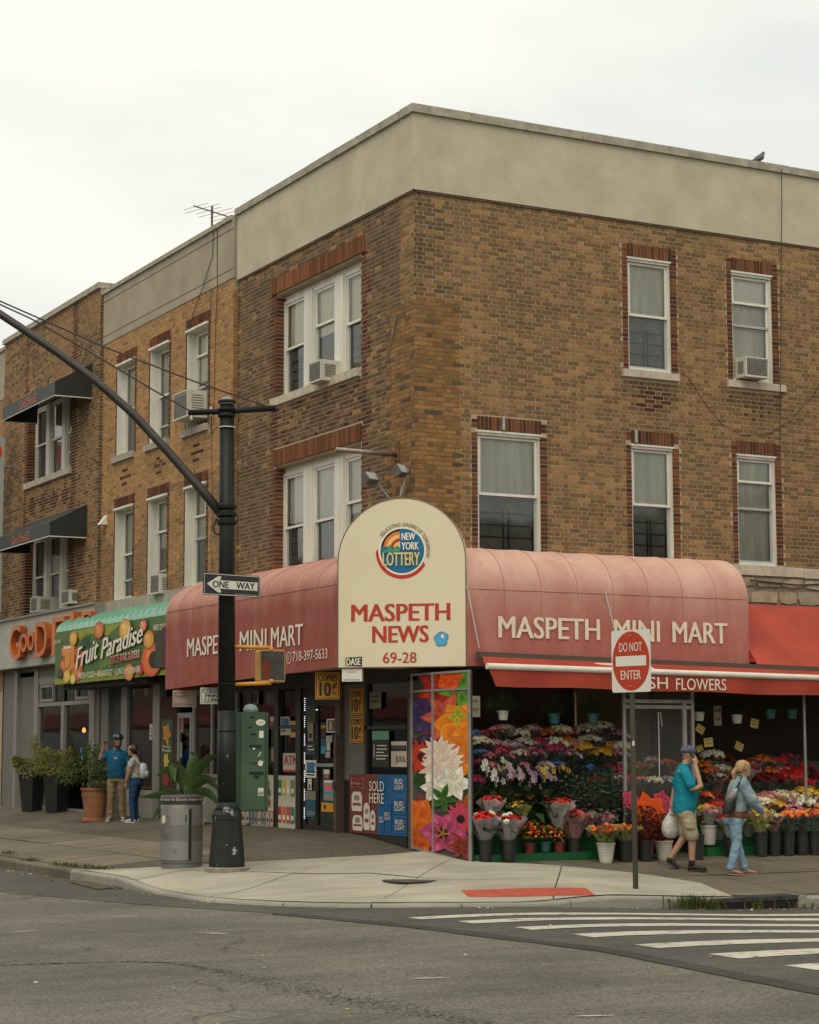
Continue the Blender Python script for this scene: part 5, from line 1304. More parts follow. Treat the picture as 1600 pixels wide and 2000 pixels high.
pr.poly([ff(.18, .98), ff(.62, .99), ff(.5, .80), ff(.34, .88), ff(.25, .78)], srgb(140, 146, 48)); pr.poly([ff(.55, .30), ff(.62, .62), ff(.48, .55), ff(.42, .2)], srgb(96, 124, 44))
for k in range(7): pr.petal(*ff(.30, .55), rad(30+25*k), .42, .12, srgb(26, 62, 34), srgb(40, 84, 44))
def orb(u, z, r, c1, c2):
    pr.disc(*ff(u, z), r*1.72, tuple(v*.6 for v in srgb(*c1)), n=20, rz=r*1.05); pr.disc(*ff(u, z), r*1.6, srgb(*c1), srgb(*c2), n=20, rz=r*.97); pr.disc(ff(u, z)[0]-r*.5, ff(u, z)[1]+r*.35, r*.4, srgb(*c2), tuple(min(1, v*1.35) for v in srgb(*c2)), n=10, rz=r*.25)
for u, z, r, c1, c2 in ((.09, .35, .16, (150, 66, 30), (214, 140, 70)), (.15, .30, .15, (190, 110, 40), (226, 170, 80)), (.22, .24, .22, (176, 80, 34), (226, 150, 80)), (.20, .55, .14, (170, 70, 30), (220, 130, 60)), (.10, .62, .12, (196, 100, 40), (224, 150, 70)), (.25, .48, .15, (160, 50, 30), (200, 90, 50)), (.06, .2, .09, (40, 50, 34), (70, 80, 50)), (.13, .14, .13, (200, 160, 60), (230, 200, 110)), (.19, .08, .10, (200, 180, 90), (226, 214, 130))): orb(u, z, r, c1, c2)
pr.poly([ff(.115, .30), ff(.155, .30), ff(.165, .68), ff(.105, .68)], srgb(214, 140, 60)); pr.poly([ff(.165, .26), ff(.20, .26), ff(.205, .74), ff(.16, .74)], srgb(206, 130, 50)); pr.rect(*ff(.10, 0)[:1], *ff(.168, 0)[:1], ff(0, .66)[1], ff(0, .71)[1], srgb(220, 214, 196))
orb(.19, .84, .14, (206, 140, 50), (230, 190, 110)); orb(.43, .92, .16, (196, 96, 50), (220, 150, 90)); orb(.66, .86, .19, (206, 150, 60), (230, 196, 110)); orb(.81, .88, .11, (200, 90, 60), (226, 170, 130))
for u, z, r, c1, c2 in ((.88, .28, .30, (206, 90, 40), (226, 120, 60)), (.90, .27, .15, (50, 24, 18), (30, 18, 14)), (.70, .10, .15, (200, 120, 60), (220, 160, 90)), (.79, .13, .10, (150, 50, 40), (190, 80, 60)), (.86, .62, .16, (196, 130, 50), (220, 180, 90))): orb(u, z, r, c1, c2)
pr.poly([ff(.915, .12), ff(.96, .12), ff(.965, .74), ff(.91, .74)], srgb(44, 56, 38)); pr.poly([ff(.96, .12), ff(1.0, .12), ff(1.0, .80), ff(.962, .80)], srgb(74, 26, 40))
pr.done('fruit_print', gc)
M_SH = mat('sign_shadow', srgb(40, 40, 24), .6)
def gt(s_, x0, y0, x1, y1, zh, m_, off, sh=0, w=.03, xs=0): # text between two pixel points on the sign
    a0_, z0_ = PL.px(x0, y0, CG); a1_, z1_ = PL.px(x1, y1, CG); return ptext(s_, PL, a0_, a1_, z0_, z0_+zh, CG+w, m_, gc, off=off, shear=sh, skew=z1_-z0_)
for m_, w_, of in ((M_SH, .036, .055), (M_PW, .040, .03)):
    gt('Fruit', 151, 1308, 196, 1285, .40, m_, of*1.3, .3, w_); gt('Paradise', 200, 1288, 283, 1254, .38, m_, of*1.3, .3, w_)
gt('JUICE BAR & DELI', 217, 1303, 275, 1290, .20, M_PW, .075, 0, .034); gt('JUICE BAR & DELI', 218, 1302, 274, 1290, .18, M_POR, .03, 0, .042)
gt('FRESH FOOD • BREAKFAST • LUNCH • DINNER', 157, 1326, 278, 1313, .115, M_PW, .02, .1, .044); gt('69-30', 109, 1259, 121, 1256, .075, M_PW, .01, 0, .034)
gt('FREE DELIVERY', 303, 1232, 340, 1226, .10, M_PW, .012, 0, .034); gt('PASSES', 304, 1244, 334, 1238, .09, M_POR, .02, 0, .034)

# ---------------------------------------------------------------- third shop: grey fascia with orange letters
WG = .30
fas = thing('grey_fascia_sign', 'grey fascia with big orange three-dimensional letters on the leftmost shop', 'sign', (0, 16, 3.5))
M_FAS = mat('fascia_grey', (.40, .39, .33), .6, var=.12, scale=2); M_ORF = mat('letter_orange', (.55, .15, .035), .45, var=.1, scale=5); M_ORS = mat('letter_orange_side', (.42, .085, .012), .45)
fz0, fz1 = PL.px(50, 1302, WG)[1], PL.px(100, 1197, WG)[1]; fu1 = PL.px(186, 1190, WG)[0]
mb = MB(); mb.pbox(PL, -24, fu1, fz0, fz1, .0, WG); mb.build('panel', M_FAS, fas)
mb = MB(); mb.pbox(PL, -24, fu1+.05, fz1+.001, fz1+.05, .0, WG+.05); mb.pbox(PL, fu1+.002, fu1+.05, fz0, fz1, .0, WG+.03); mb.build('trim', M_GREYM, fas)
def gl(s_, x0, x1, y0, y1):
    u0, u1, z0, z1 = PL.rect(x0, y0, x1, y1, WG+.16); ptext(s_, PL, u0, u1, z0, z1, WG+.01, [M_ORF, M_ORS], fas, 'letter', off=.035, depth=.15)
gl('G', 18, 39, 1222, 1289); gl('o', 39, 52, 1238, 1274); gl('o', 53, 66, 1235, 1271); gl('D', 68, 91, 1214, 1283); gl('F', 101, 125, 1205, 1280); gl("'", 137, 144, 1195, 1225); gl('s', 157, 178, 1193, 1240)
# shop front below: grey piers, glass
WS = .0
def UG(x): return PL.px(x, 1450, WS)[0]
mb = MB(); mb.pbox(PL, -24, UG(30), .2, fz0-.005, -.2, -.02); mb.build('pier_panel', M_GREYP, gfb)
mb = MB(); mb.pbox(PL, UG(33), UG(68), .2, fz0-.005, -.2, -.05); mb.build('pier_panel', M_GREYP, gfb)
for x0, x1, z0, z1 in ((27, 33, .25, 3.45), (66, 74, .25, 3.45), (120, 125, .45, 2.62), (175, 185, .25, 3.0), (74, 175, 2.62, 2.70), (74, 175, .40, .48), (74, 175, 3.1, 3.25)):
    mb = MB(); mb.pbox(PL, UG(x0), UG(x1), z0, z1, -.16, .02 if x1-x0 < 20 else .01); mb.build('shopfront_frame', M_GREYM, gfb)
for x0, x1 in ((74, 120), (125, 175)):
    mb = MB(); mb.pquad(PL, UG(x0), UG(x1), .48, 2.62, -.05); mb.build('pane', M_SGLASS, gfb, fix=False)
    mb = MB(); mb.pquad(PL, UG(x0), UG(x1), 2.70, 3.1, -.05); mb.build('pane', M_SGLASS, gfb, fix=False)
for x0, x1 in ((76, 102), (145, 173)):
    mb = MB(); sash(mb, PL, UG(x0), UG(x1), 2.72, 3.09, .0, .06, .05); mb.build('vent_window', M_GREYM, gfb)
mb = MB(); mb.box((.05, 13.3, .15), (6, 19.9, .38)); mb.box((5.9, 13.3, .15), (6.0, 26, 3.4)); mb.box((.4, 13.28, 0), (6, 13.32, 3.2)); mb.box((.05, 13.3, 3.3), (6, 26, 3.4)); mb.build('shop_floor', M_DARKIN, gfb)
mb = MB(); mb.pbox(PL, UG(185), UG(196), .25, 3.5, -.16, .0); mb.build('pier_panel', M_GREYP, gfb)
mb = MB(); mb.pbox(PL, UG(74), UG(185), 3.25, fz0+.05, -.14, .0); mb.build('bulkhead', M_GREYP, gfb)
lamp_m = mat('pendant_glow', (.9, .5, .2), .5, emit=(1.0, .45, .12, 2.2))
pd = thing('pendant_lamp', 'lit orange pendant lamp inside the leftmost shop', 'lamp', (.9, PL.px(165, 1365, -.9)[0]*-1, 2.0)); q = pd.location
mb = MB(); mb.lathe([(.02, .06), (.035, .08), (.045, .10), (.03, .15), (.02, .17)], (q.x, q.y, q.z), 14); mb.build('bulb', lamp_m, pd, smooth=True)
mb = MB(); mb.tube([(q.x, q.y, q.z+.17), (q.x, q.y, 3.3)], .008, 6); mb.build('cord', M_GUARD, pd)
tv = thing('screen', 'small glowing blue screen inside the leftmost shop', 'screen', (1.2, -PL.px(157, 1440, -1.2)[0], 1.55)); q = tv.location
mb = MB(); mb.box((q.x, q.y-.25, q.z-.13), (q.x+.03, q.y+.25, q.z+.2)); mb.build('panel', M_DKF, tv)
mb = MB(); mb.quad((q.x-.004, q.y-.12, q.z-.08), (q.x-.004, q.y-.02, q.z+.16), (q.x-.004, q.y-.10, q.z+.17), (q.x-.004, q.y-.2, q.z-.05)); mb.build('picture', mat('screen_blue', (.05, .3, .7), .4, emit=(.08, .45, .9, 1.2)), tv, fix=False)
# black window awnings
M_BLK = mat('awning_black', (.016, .019, .019), .55, var=.25, scale=4); M_PIPE = mat('awning_piping', (.55, .56, .52), .5); M_ORT = mat('awning_orange_print', (.55, .14, .05), .6)
for k, (px, lab) in enumerate((((5, 797, 107, 822, 156, 727), 'black canvas awning over the upper triple window at the left'), ((-4, 1052, 97, 1078, 149, 997), 'black canvas awning over the lower triple window at the left'))):
    wA = .93; u0 = PL.px(px[0], 800, wA)[0]; u1 = PL.px(px[2], px[1]-30, wA)[0]; zf1 = PL.px(px[2], (745, 1020)[k], wA)[1]; zf0 = PL.px(px[2], (772, 1047)[k], wA)[1]; zt = PL.px(px[4], px[5], .13)[1]+.05
    t = thing('window_awning', lab, 'awning', PL.p((u0+u1)/2, zf0, .14))
    mb = MB(); mb.quad(PL.p(u0, zt, .135), PL.p(u0, zf1, wA), PL.p(u1, zf1, wA), PL.p(u1, zt, .135)); mb.build('top_cloth', M_BLK, t, fix=False)
    mb = MB(); mb.quad(PL.p(u0, zf0, wA), PL.p(u1, zf0, wA), PL.p(u1, zf1, wA), PL.p(u0, zf1, wA)); mb.build('valance', M_BLK, t, fix=False)
    for u in (u0, u1): mb = MB(); mb.quad(PL.p(u, zt, .135), PL.p(u, zf1, wA), PL.p(u, zf0, wA), PL.p(u, zf0, .135)); mb.build('side_cloth', M_BLK, t, fix=False)
    mb = MB(); mb.tube([PL.p(u0, zf0, .135), PL.p(u0, zf0, wA), PL.p(u1, zf0, wA), PL.p(u1, zf0, .135)], .012, 6); mb.build('piping', M_PIPE, t)
    x0, x1 = ((39, 72), (29, 62))[k]; a0_ = PL.px(x0, 790, wA)[0]; a1_ = PL.px(x1, 790, wA)[0]; zc = (zf0+zf1)/2; am = a0_+(a1_-a0_)*.47
    ptext('GooD', PL, a0_, am, zc-.09, zc+.10, wA+.006, M_ORT, t, off=.0); ptext('FooD', PL, am+.05, a1_, zc-.09, zc+.10, wA+.006, M_ORT, t, off=.0)
# blade sign at the left edge
bs = thing('blade_sign', 'pale grey blade sign with orange disc cut by the left edge', 'sign', (-.8, 19.2, 4.9))
y_b = 18.9; q0 = PL.p(*PL.px(9, 850, .12), .12)
PBl = Plane((0, 19.05, 0), (1, 0, 0)); ub, zb_ = PBl.px(9, 855); _, zc_ = PBl.px(9, 1195)
mb = MB(); mb.pbox(PBl, ub-1.0, ub, zc_, zb_, -.15, 0); mb.build('panel', mat('blade_grey', (.36, .38, .35), .5), bs)
pr = Print(PBl, .002); pr.disc(ub-.30, PBl.px(2, 883)[1], .25, srgb(200, 78, 24), n=24); pr.done('disc', bs)
for y in (910, 1060): mb = MB(); z = PBl.px(9, y)[1]; mb.tube([PBl.p(ub, z, -.07), PBl.p(-.12, z, -.07)], .02, 8); mb.build('bracket', M_ALU, bs)
# ================================================================== street furniture, wires, window units
M_POLE = mat('pole_black', (.010, .012, .012), .5, c2=(.006, .007, .007), scale=5, spec=.25)
M_PBASE = mat('pole_base_paint', (.016, .019, .019), .6, c2=(.30, .32, .32), scale=4.2, lo=.345, hi=.37, detail=8, spec=.3)
M_PCHIP = mat('pole_chipped', (.010, .012, .012), .5, c2=(.36, .40, .42), scale=5.5, lo=.285, hi=.30, detail=8, spec=.25)
M_SIGB, M_SIGW, M_SIGR = mat('sign_black', (.02, .02, .02), .45), mat('sign_white', (.66, .64, .57), .45, var=.05), mat('sign_red', (.44, .045, .02), .4, var=.06)
M_YELS = mat('signal_yellow', srgb(196, 136, 40), .5, var=.15, scale=8)
def rounded(u0, u1, z0, z1, r, n=5):
    P = []
    for cx, cz, a in ((u1-r, z1-r, 0), (u0+r, z1-r, PI/2), (u0+r, z0+r, PI), (u1-r, z0+r, 1.5*PI)):
        for k in range(n+1): P.append((cx+r*math.cos(a+PI/2*k/n), cz+r*math.sin(a+PI/2*k/n)))
    return P
pb = ground_px(443, 1702, z_side)
pole = thing('signal_pole', 'black signal pole with long curved mast arm at the corner', 'pole', pb)
mb = MB(); mb.lathe([(.30, -.01), (.30, .05), (.27, .06)], pb, 16); mb.build('footing', mat('footing_concrete', (.26, .23, .18), .9, var=.3, scale=8), pole)
mb = MB(); mb.lathe([(.235, .055), (.235, .12), (.19, .66), (.20, .68), (.20, .74), (.17, .80)], pb, sq=8); mb.build('base', M_PBASE, pole)
mb = MB(); mb.lathe([(.17, .80), (.145, .84), (.145, .86), (.125, .90)], pb, 20); mb.build('collar', M_PBASE, pole, smooth=True)
ztop = at_depth(443, 782, pb).z
top = at_depth(443, 785, pb); ax = lambda z: Vector((pb.x+(top.x-pb.x)*(z-pb.z)/(ztop-pb.z), pb.y+(top.y-pb.y)*(z-pb.z)/(ztop-pb.z), z))
zc = pb.z+2.1
mb = MB(); mb.tube([ax(pb.z+.85), ax(zc)], [.122, .116], 20); mb.build('lower_shaft', M_PCHIP, pole, smooth=True)
mb = MB(); mb.tube([ax(zc), ax(ztop)], [.116, .098], 20); mb.build('shaft', M_POLE, pole, smooth=True)
mb = MB(); mb.lathe([(.108, -.06), (.108, .0), (.08, .02), (.05, .05), (.0, .06)], ax(ztop), 16); mb.build('cap', mat('cap_grey', (.2, .2, .18), .5), pole, smooth=True)
for y in (785, 800, 812): mb = MB(); mb.lathe([(.115, -.02), (.122, -.01), (.122, .01), (.115, .02)], ax(at_depth(443, y, pb).z), 18); mb.build('clamp_band', M_POLE, pole)
for y in (990, 1005, 1020): mb = MB(); mb.lathe([(.12, -.035), (.135, -.02), (.135, .02), (.12, .035)], ax(at_depth(443, y, pb).z), 18); mb.build('clamp_band', M_POLE, pole)
mb = MB(); mb.lathe([(.118, -.006), (.118, .006)], ax(at_depth(443, 835, pb).z), 18); mb.build('white_band', M_SIGW, pole)
for y in (1335, 1428, 1571): mb = MB(); mb.lathe([(.122, -.008), (.122, .008)], ax(at_depth(443, y, pb).z), 18); mb.build('steel_band', M_POLE, pole)
mb = MB(); mb.tube([at_depth(368, 806, pb), at_depth(443, 803, pb), at_depth(539, 797, pb)], .042, 12); mb.build('cross_arm', M_POLE, pole, smooth=True)
arm = [(434, 1006), (395, 958), (330, 884), (260, 808), (190, 746), (120, 694), (50, 646), (-20, 600), (-140, 535), (-300, 480)]
mb = MB(); mb.tube([at_depth(x, y, pb) for x, y in arm], [.066, .062, .06, .058, .056, .055, .054, .053, .05, .046], 14); mb.build('mast_arm', mat('arm_brown_black', (.035, .030, .025), .45, var=.3, scale=4), pole, smooth=True)
mb = MB(); mb.tube([at_depth(x, y, pb) for x, y in ((424, 1012), (416, 1030), (420, 1042), (434, 1046))], .014, 8); mb.build('cable_loop', M_GUARD, pole)
for pts, r in (([(539, 800), (470, 776), (380, 745), (205, 678), (0, 588), (-200, 505)], .011), ([(372, 803), (300, 762), (170, 684), (60, 622), (-10, 590)], .011)):
    mb = MB(); mb.tube([at_depth(x, y, pb) for x, y in pts], r, 6); mb.build('stay_cable', mat('cable_dark', (.03, .022, .016), .6), pole)
for x, y in ((412, 800), (374, 808)): mb = MB(); p = at_depth(x, y, pb); mb.lathe([(.008, -.09), (.018, -.07), (.018, 0), (.008, .04)], p, 8); mb.build('insulator', M_SIGW, pole)
mb = MB(); mb.tube([at_depth(x, y, pb) for x, y in ((413, 812), (413, 850), (420, 838), (430, 828))], .007, 6); mb.build('drop_wire', M_GUARD, pole)
# ONE WAY sign
uw = np.array([.91, .215, 0]); PO = Plane((pb.x+.03, pb.y-.155, 0), uw)
ow = thing('one_way_sign', 'black and white ONE WAY arrow sign on the signal pole', 'sign', PO.p(0, PO.px(440, 1165)[1], 0))
u0, z1 = PO.px(397, 1117); u1, z0 = PO.px(508, 1168); z1b = PO.px(508, 1126)[1]; zt_, zb_ = (z1+z1b)/2+.0, (z0+PO.px(397, 1161)[1])/2
mb = MB(); mb.prism([PO.p(u, z, -.004) for u, z in rounded(u0, u1, zb_, zt_, .025)], PO.n*.004); mb.build('plate', M_SIGB, ow)
W, Hh, a, c = u1-u0, zt_-zb_, u0, zb_
pr = Print(PO, .001); wcol = (.66, .64, .57)
for q in ((.015, .985, .03, .055), (.015, .985, .945, .97), (.015, .022, .03, .97), (.978, .985, .03, .97)): pr.rect(a+W*q[0], a+W*q[1], c+Hh*q[2], c+Hh*q[3], wcol)
pr.poly([ff(.06, .5), ff(.25, .14), ff(.30, .13), ff(.31, .20), ff(.28, .31), ff(.95, .31), ff(.95, .69), ff(.28, .69), ff(.31, .80), ff(.30, .87), ff(.25, .86)], wcol); pr.done('arrow', ow)
ptext('ONE', PO, a+W*.16, a+W*.44, c+Hh*.355, c+Hh*.655, .006, M_SIGB, ow, off=.016); ptext('WAY', PO, a+W*.57, a+W*.90, c+Hh*.355, c+Hh*.655, .006, M_SIGB, ow, off=.016); ptext('DEPT. OF TRANSPORTATION', PO, a+W*.55, a+W*.93, c+Hh*.085, c+Hh*.12, .006, M_SIGW, ow, off=0)
# pedestrian signal
up_ = np.array([.994, -.114, 0]); PP = Plane((pb.x, pb.y-.0, 0), up_)
ps = thing('pedestrian_signal', 'yellow pedestrian signal box with unlit red hand beside the pole', 'traffic light', PP.p(.4, PP.px(530, 1333)[1], 0))
u0, u1, z0, z1 = PP.rect(505, 1269, 557, 1333)
mb = MB(); mb.prism([PP.p(u, z, -.16) for u, z in rounded(u0, u1, z0, z1, .03)], PP.n*.16); mb.build('housing', M_YELS, ps)
mb = MB(); mb.prism([PP.p(u, z, 0) for u, z in rounded(u0+.012, u1-.012, z0+.014, z1-.012, .03)], PP.n*.035); mb.build('bezel', mat('bezel_tan', (.33, .24, .12), .5), ps)
mb = MB(); mb.pquad(PP, u0+.022, u1-.022, z0+.03, z1-.022, .037); mb.build('lens', mat('signal_lens', (.055, .055, .045), .35, var=.3, scale=14), ps, fix=False)
W, Hh, a, c = u1-u0, z1-z0, u0, z0; pr = Print(PP, .039); hc_ = srgb(118, 50, 34)
pr.poly([ff(.17, .10), ff(.36, .10), ff(.40, .40), ff(.42, .55), ff(.37, .50), ff(.34, .62), ff(.33, .80), ff(.29, .62), ff(.26, .84), ff(.24, .62), ff(.20, .80), ff(.18, .60), ff(.13, .70), ff(.13, .42)], hc_); pr.done('hand_symbol', ps)
for y, ye in ((1263, 1265), (1337, 1334)):
    mb = MB(); e = PP.p(.0, 0, -.1); s0 = at_depth(455, y, pb); s1 = at_depth(530, ye, pb); mb.tube([s0, s1], .026, 10); mb.tube([s1, s1+Vector((0, 0, .05 if y > 1300 else -.05))], .03, 10); mb.build('bracket', M_YELS, ps, smooth=True)
# control cabinet on the pole
uc_ = np.array([.965, -.26, 0]); PC = Plane((pb.x+.02, pb.y+.12, 0), uc_)
cab = thing('control_cabinet', 'dark green signal control cabinet with stickers mounted behind the pole', 'cabinet', PC.p(.3, PC.px(490, 1580)[1], 0))
u0, u1, z0, z1 = PC.rect(452, 1391, 524, 1585); M_GCAB = mat('cabinet_green', (.045, .095, .05), .5, c2=(.030, .068, .036), scale=2.5)
mb = MB(); mb.prism([PC.p(u, z, -.3) for u, z in rounded(u0, u1, z0, z1, .02)], PC.n*.3); mb.build('case', M_GCAB, cab)
mb = MB(); mb.pbox(PC, u0+.12, u1-.045, z0+.02, z1-.02, 0, .022); mb.build('door', M_GCAB, cab)
mb = MB(); mb.pbox(PC, u1-.03, u1-.012, z0+.03, z1-.03, 0, .03); mb.build('hinge', M_GCAB, cab)
pr = Print(PC, .024); W, Hh, a, c = u1-u0, z1-z0, u0, z0
for u, z, r, rz in ((.78, .895, .065, .042), (.60, .64, .02, .025)): pr.disc(a+W*u, c+Hh*z, r, srgb(214, 210, 194), n=14, rz=rz)
for q, cc in (((.74, .86, .74, .81), (210, 206, 190)), ((.72, .87, .155, .235), (205, 200, 184)), ((.50, .62, .94, .955), (12, 22, 14)), ((.45, .55, .84, .852), (12, 24, 14)), ((.50, .66, .77, .785), (14, 26, 16)), ((.48, .80, .64, .67), (18, 40, 24)), ((.48, .86, .37, .40), (18, 40, 24)), ((.60, .75, .335, .36), (18, 40, 24)), ((.55, .70, .48, .49), (20, 44, 26))): pr.rect(a+W*q[0], a+W*q[1], c+Hh*q[2], c+Hh*q[3], srgb(*cc))
pr.poly([ff(.68, .545), ff(.76, .56), ff(.80, .60), ff(.77, .60), ff(.74, .57)], srgb(190, 190, 176)); pr.flower(*ff(.78, .485), .045, 9, srgb(205, 202, 186), srgb(215, 212, 196))
for k in range(5): pr.rect(a+W*(.735+.026*k), a+W*(.748+.026*k), c+Hh*.165, c+Hh*(.19+.01*(k % 3)), srgb(60, 60, 60))
pr.done('sticker_print', cab)
ptext('NY PETTA', PC, a+W*.72, a+W*.86, c+Hh*.885, c+Hh*.905, .04, M_PBT, cab, off=0)
dm = MB(); dm.lathe([(.105, 0), (.10, .05), (.075, .09), (.03, .11), (.0, .112)], PC.p(a+W*.56-u0*0, z1, -.15), 16); dm.build('vent_cap', mat('pale_teal', (.22, .33, .31), .5), cab, smooth=True)
# hanging paper signs under the left canopy
for nm, px, lines, bgc, lab in (('hanging_sign', (391, 1343, 434, 1375), (('COLOR', .10, .98, .66, .90, 1), ('PRINT', .22, .98, .40, .60, 0), ('COPIES', .18, .98, .13, .34, 0)), (196, 194, 178), 'white COLOR PRINT COPIES sign hanging below the red canopy'),
                              ('hanging_sign', (337, 1348, 384, 1381), (('PASSPORT', .08, .7, .55, .70, 2), ('GET YOUR', .06, .6, .76, .90, 2), ('PHOTOS HERE', .05, .95, .08, .22, 2)), (150, 132, 118), 'faded passport photos sign hanging below the red canopy')):
    P_ = Plane(tuple(PL.p(*PL.px((px[0]+px[2])/2, 1360, .95), .95)[:2])+(0,), (.86, -.5, 0)); a_, b_, c_, d_ = P_.rect(*px)
    t = thing(nm, lab, 'sign', P_.p((a_+b_)/2, c_, 0)); mb = MB(); mb.pbox(P_, a_, b_, c_, d_, -.006, 0); mb.build('board', mat('hang_%d' % bgc[0], srgb(*bgc), .6, var=.08), t)
    if bgc[0] > 190:
        pr = Print(P_, .001)
        for q in ((.05, .95, .06, .085), (.05, .95, .915, .94), (.05, .07, .06, .94), (.93, .95, .06, .94)): pr.rect(a_+(b_-a_)*q[0], a_+(b_-a_)*q[1], c_+(d_-c_)*q[2], c_+(d_-c_)*q[3], srgb(30, 30, 28))
        pr.done('border', t)
    for s_, f0, f1, g0, g1, k in lines: ptext(s_, P_, a_+(b_-a_)*f0, a_+(b_-a_)*f1, c_+(d_-c_)*g0, c_+(d_-c_)*g1, .006, [M_PBT, M_PBLUE, mat('faded_print', srgb(110, 72, 62), .6)][k], t, off=.025 if k < 2 else .0)
    for u in (a_+.04, b_-.04): mb = MB(); mb.tube([P_.p(u, d_, -.003), P_.p(u, 2.86, -.003)], .003, 5); mb.build('string', M_GUARD, t)
# litter bin
tb = ground_px(354, 1696, z_side); bn = thing('litter_bin', 'grey steel litter bin with slogan band beside the pole', 'litter bin', tb)
M_BIN = mat('bin_steel', (.175, .175, .16), .5, metal=.35, var=.15, scale=5); M_BINL = mat('bin_panel', (.235, .24, .225), .45, metal=.3, c2=(.14, .125, .11), scale=6, lo=.30, hi=.42); M_BAND = mat('bin_band', (.055, .048, .045), .5)
mb = MB(); mb.lathe([(.275, .0), (.275, .07), (.27, .08)], tb, 32); mb.build('plinth', M_BIN, bn)
mb = MB(); mb.lathe([(.283, .08), (.283, .84), (.277, .85)], tb, 40); mb.build('body', M_BIN, bn, auto=40)
va = math.atan2(-25.25-tb.y, -13.64-tb.x)                      # side that faces the street
def arc_panel(a0, a1, z0, z1, r0, r1, n=14):
    m = MB(); A = [va+rad(a0+(a1-a0)*k/n) for k in range(n+1)]
    for a_ in A:
        for r, z in ((r0, z0), (r1, z0), (r1, z1), (r0, z1)): m.v.append((tb.x+r*math.cos(a_), tb.y+r*math.sin(a_), tb.z+z)); m.c.append(None)
    m.f = [(4*i+k, 4*i+(k+1) % 4, 4*i+4+(k+1) % 4, 4*i+4+k) for i in range(n) for k in range(4)]+[(0, 1, 2, 3), (4*n, 4*n+1, 4*n+2, 4*n+3)]; m.mi = [0]*len(m.f)
    return m
arc_panel(-72, 18, .12, .80, .284, .296).build('door', M_BINL, bn)
arc_panel(19.5, 27, .12, .80, .284, .289).build('door_gap', M_GUARD, bn)
arc_panel(9, 12, .62, .72, .296, .299).build('handle_slot', M_GUARD, bn)
m = MB(); n = 0
for j in range(14):
    for i in range(62):
        an = va+rad(-72+i*2.62+(1.31 if j % 2 else 0)); an_d = -72+i*2.62
        if an_d > 90: continue
        if 17 < an_d < 28: continue
        r = .2968 if an_d < 17 else .2838; z = .38+j*.0155
        c0 = Vector((tb.x+r*math.cos(an), tb.y+r*math.sin(an), tb.z+z)); tv_ = Vector((-math.sin(an), math.cos(an), 0))*.0046; zz = Vector((0, 0, .0056))
        m.add([c0-tv_, c0-zz, c0+tv_, c0+zz], [(0, 1, 2, 3)])
m.build('perforation', M_GUARD, bn, fix=False, kind='stuff')
mb = MB(); mb.lathe([(.272, .85), (.272, .89), (.288, .895), (.288, .955), (.27, .975), (.19, .985), (.185, .96)], tb, 40); mb.build('rim', M_BAND, bn, auto=40)
mb = MB(); mb.lathe([(.184, .955), (.183, .962)], tb, 30); mb.build('mouth', M_BLACK, bn)
letters("Don't litter fr Don't litter fr Don't", lambda a_, b_, d_: Vector((tb.x+.2895*math.cos(va+rad(-88+176*a_)), tb.y+.2895*math.sin(va+rad(-88+176*a_)), tb.z+.908+.036*b_)), M_SIGW, bn, 'slogan', off=.012)
pr = Print(Plane((tb.x+.298*math.cos(va+rad(-45)), tb.y+.298*math.sin(va+rad(-45)), 0), (-math.sin(va+rad(-45)), math.cos(va+rad(-45)), 0)), .01); pr.disc(-.03, tb.z+.66, .04, srgb(200, 190, 170), n=7, rz=.06); pr.done('torn_sticker', bn)
# DO NOT ENTER sign on post
sb = ground_px(1242, 1739, z_side); dn = thing('do_not_enter_sign', 'red and white DO NOT ENTER sign on a rusty steel post', 'sign', sb)
M_POST = mat('post_steel', (.085, .065, .04), .6, c2=(.03, .04, .032), scale=3, metal=.3, streak=True)
PD0 = Plane((sb.x, sb.y, 0), (.881, -.4727, 0)); tp = at_depth(1233, 1235, sb)
lean = Vector((tp.x-sb.x, tp.y-sb.y, 0))
mb = MB(); prof = [(-.032, -.02), (-.032, .012), (-.018, .02), (.018, .02), (.032, .012), (.032, -.02), (.018, -.014), (.012, .006), (-.012, .006), (-.018, -.014)]
base_ = [PD0.p(u, sb.z, w) for u, w in prof]; mb.prism(base_, Vector((lean.x, lean.y, 3.1-sb.z))); mb.build('post', M_POST, dn)
mb = MB(); q = at_depth(1239, 1452, sb); mb.pbox(PD0, -.012+lean.x*.4, .012+lean.x*.4, q.z-.03, q.z+.03, .021, .024); mb.build('tag', M_SIGW, dn)
ud = np.array([.24, -.97, 0]); PD = Plane((tp.x-.97*.05, tp.y-.24*.05, 0), ud)
u0, u1, z0, z1 = PD.rect(1195, 1230, 1271, 1352)
mb = MB(); mb.prism([PD.p(u, z, -.004) for u, z in rounded(u0, u1, z0, z1, .035)], PD.n*.004); mb.build('plate', M_SIGW, dn)
um_, zm_ = (u0+u1)/2, (z0+z1)/2; rd = (z1-z0)*.475; ru = (u1-u0)*.475
pr = Print(PD, .002); pr.disc(um_, zm_, ru, (.44, .045, .02), n=48, rz=rd); pr.rect(um_-ru*.82, um_+ru*.82, zm_-rd*.17, zm_+rd*.17, (.66, .64, .57)); pr.done('disc', dn)
ptext('DO NOT', PD, um_-ru*.62, um_+ru*.62, zm_+rd*.32, zm_+rd*.62, .006, M_SIGW, dn, off=.016); ptext('ENTER', PD, um_-ru*.55, um_+ru*.55, zm_-rd*.62, zm_-rd*.32, .006, M_SIGW, dn, off=.016)
for zz in (zm_+rd*.85, zm_-rd*.85): mb = MB(); mb.pbox(PD, um_-.018, um_+.018, zz-.008, zz+.008, .003, .012); mb.build('bolt', M_ALU, dn)
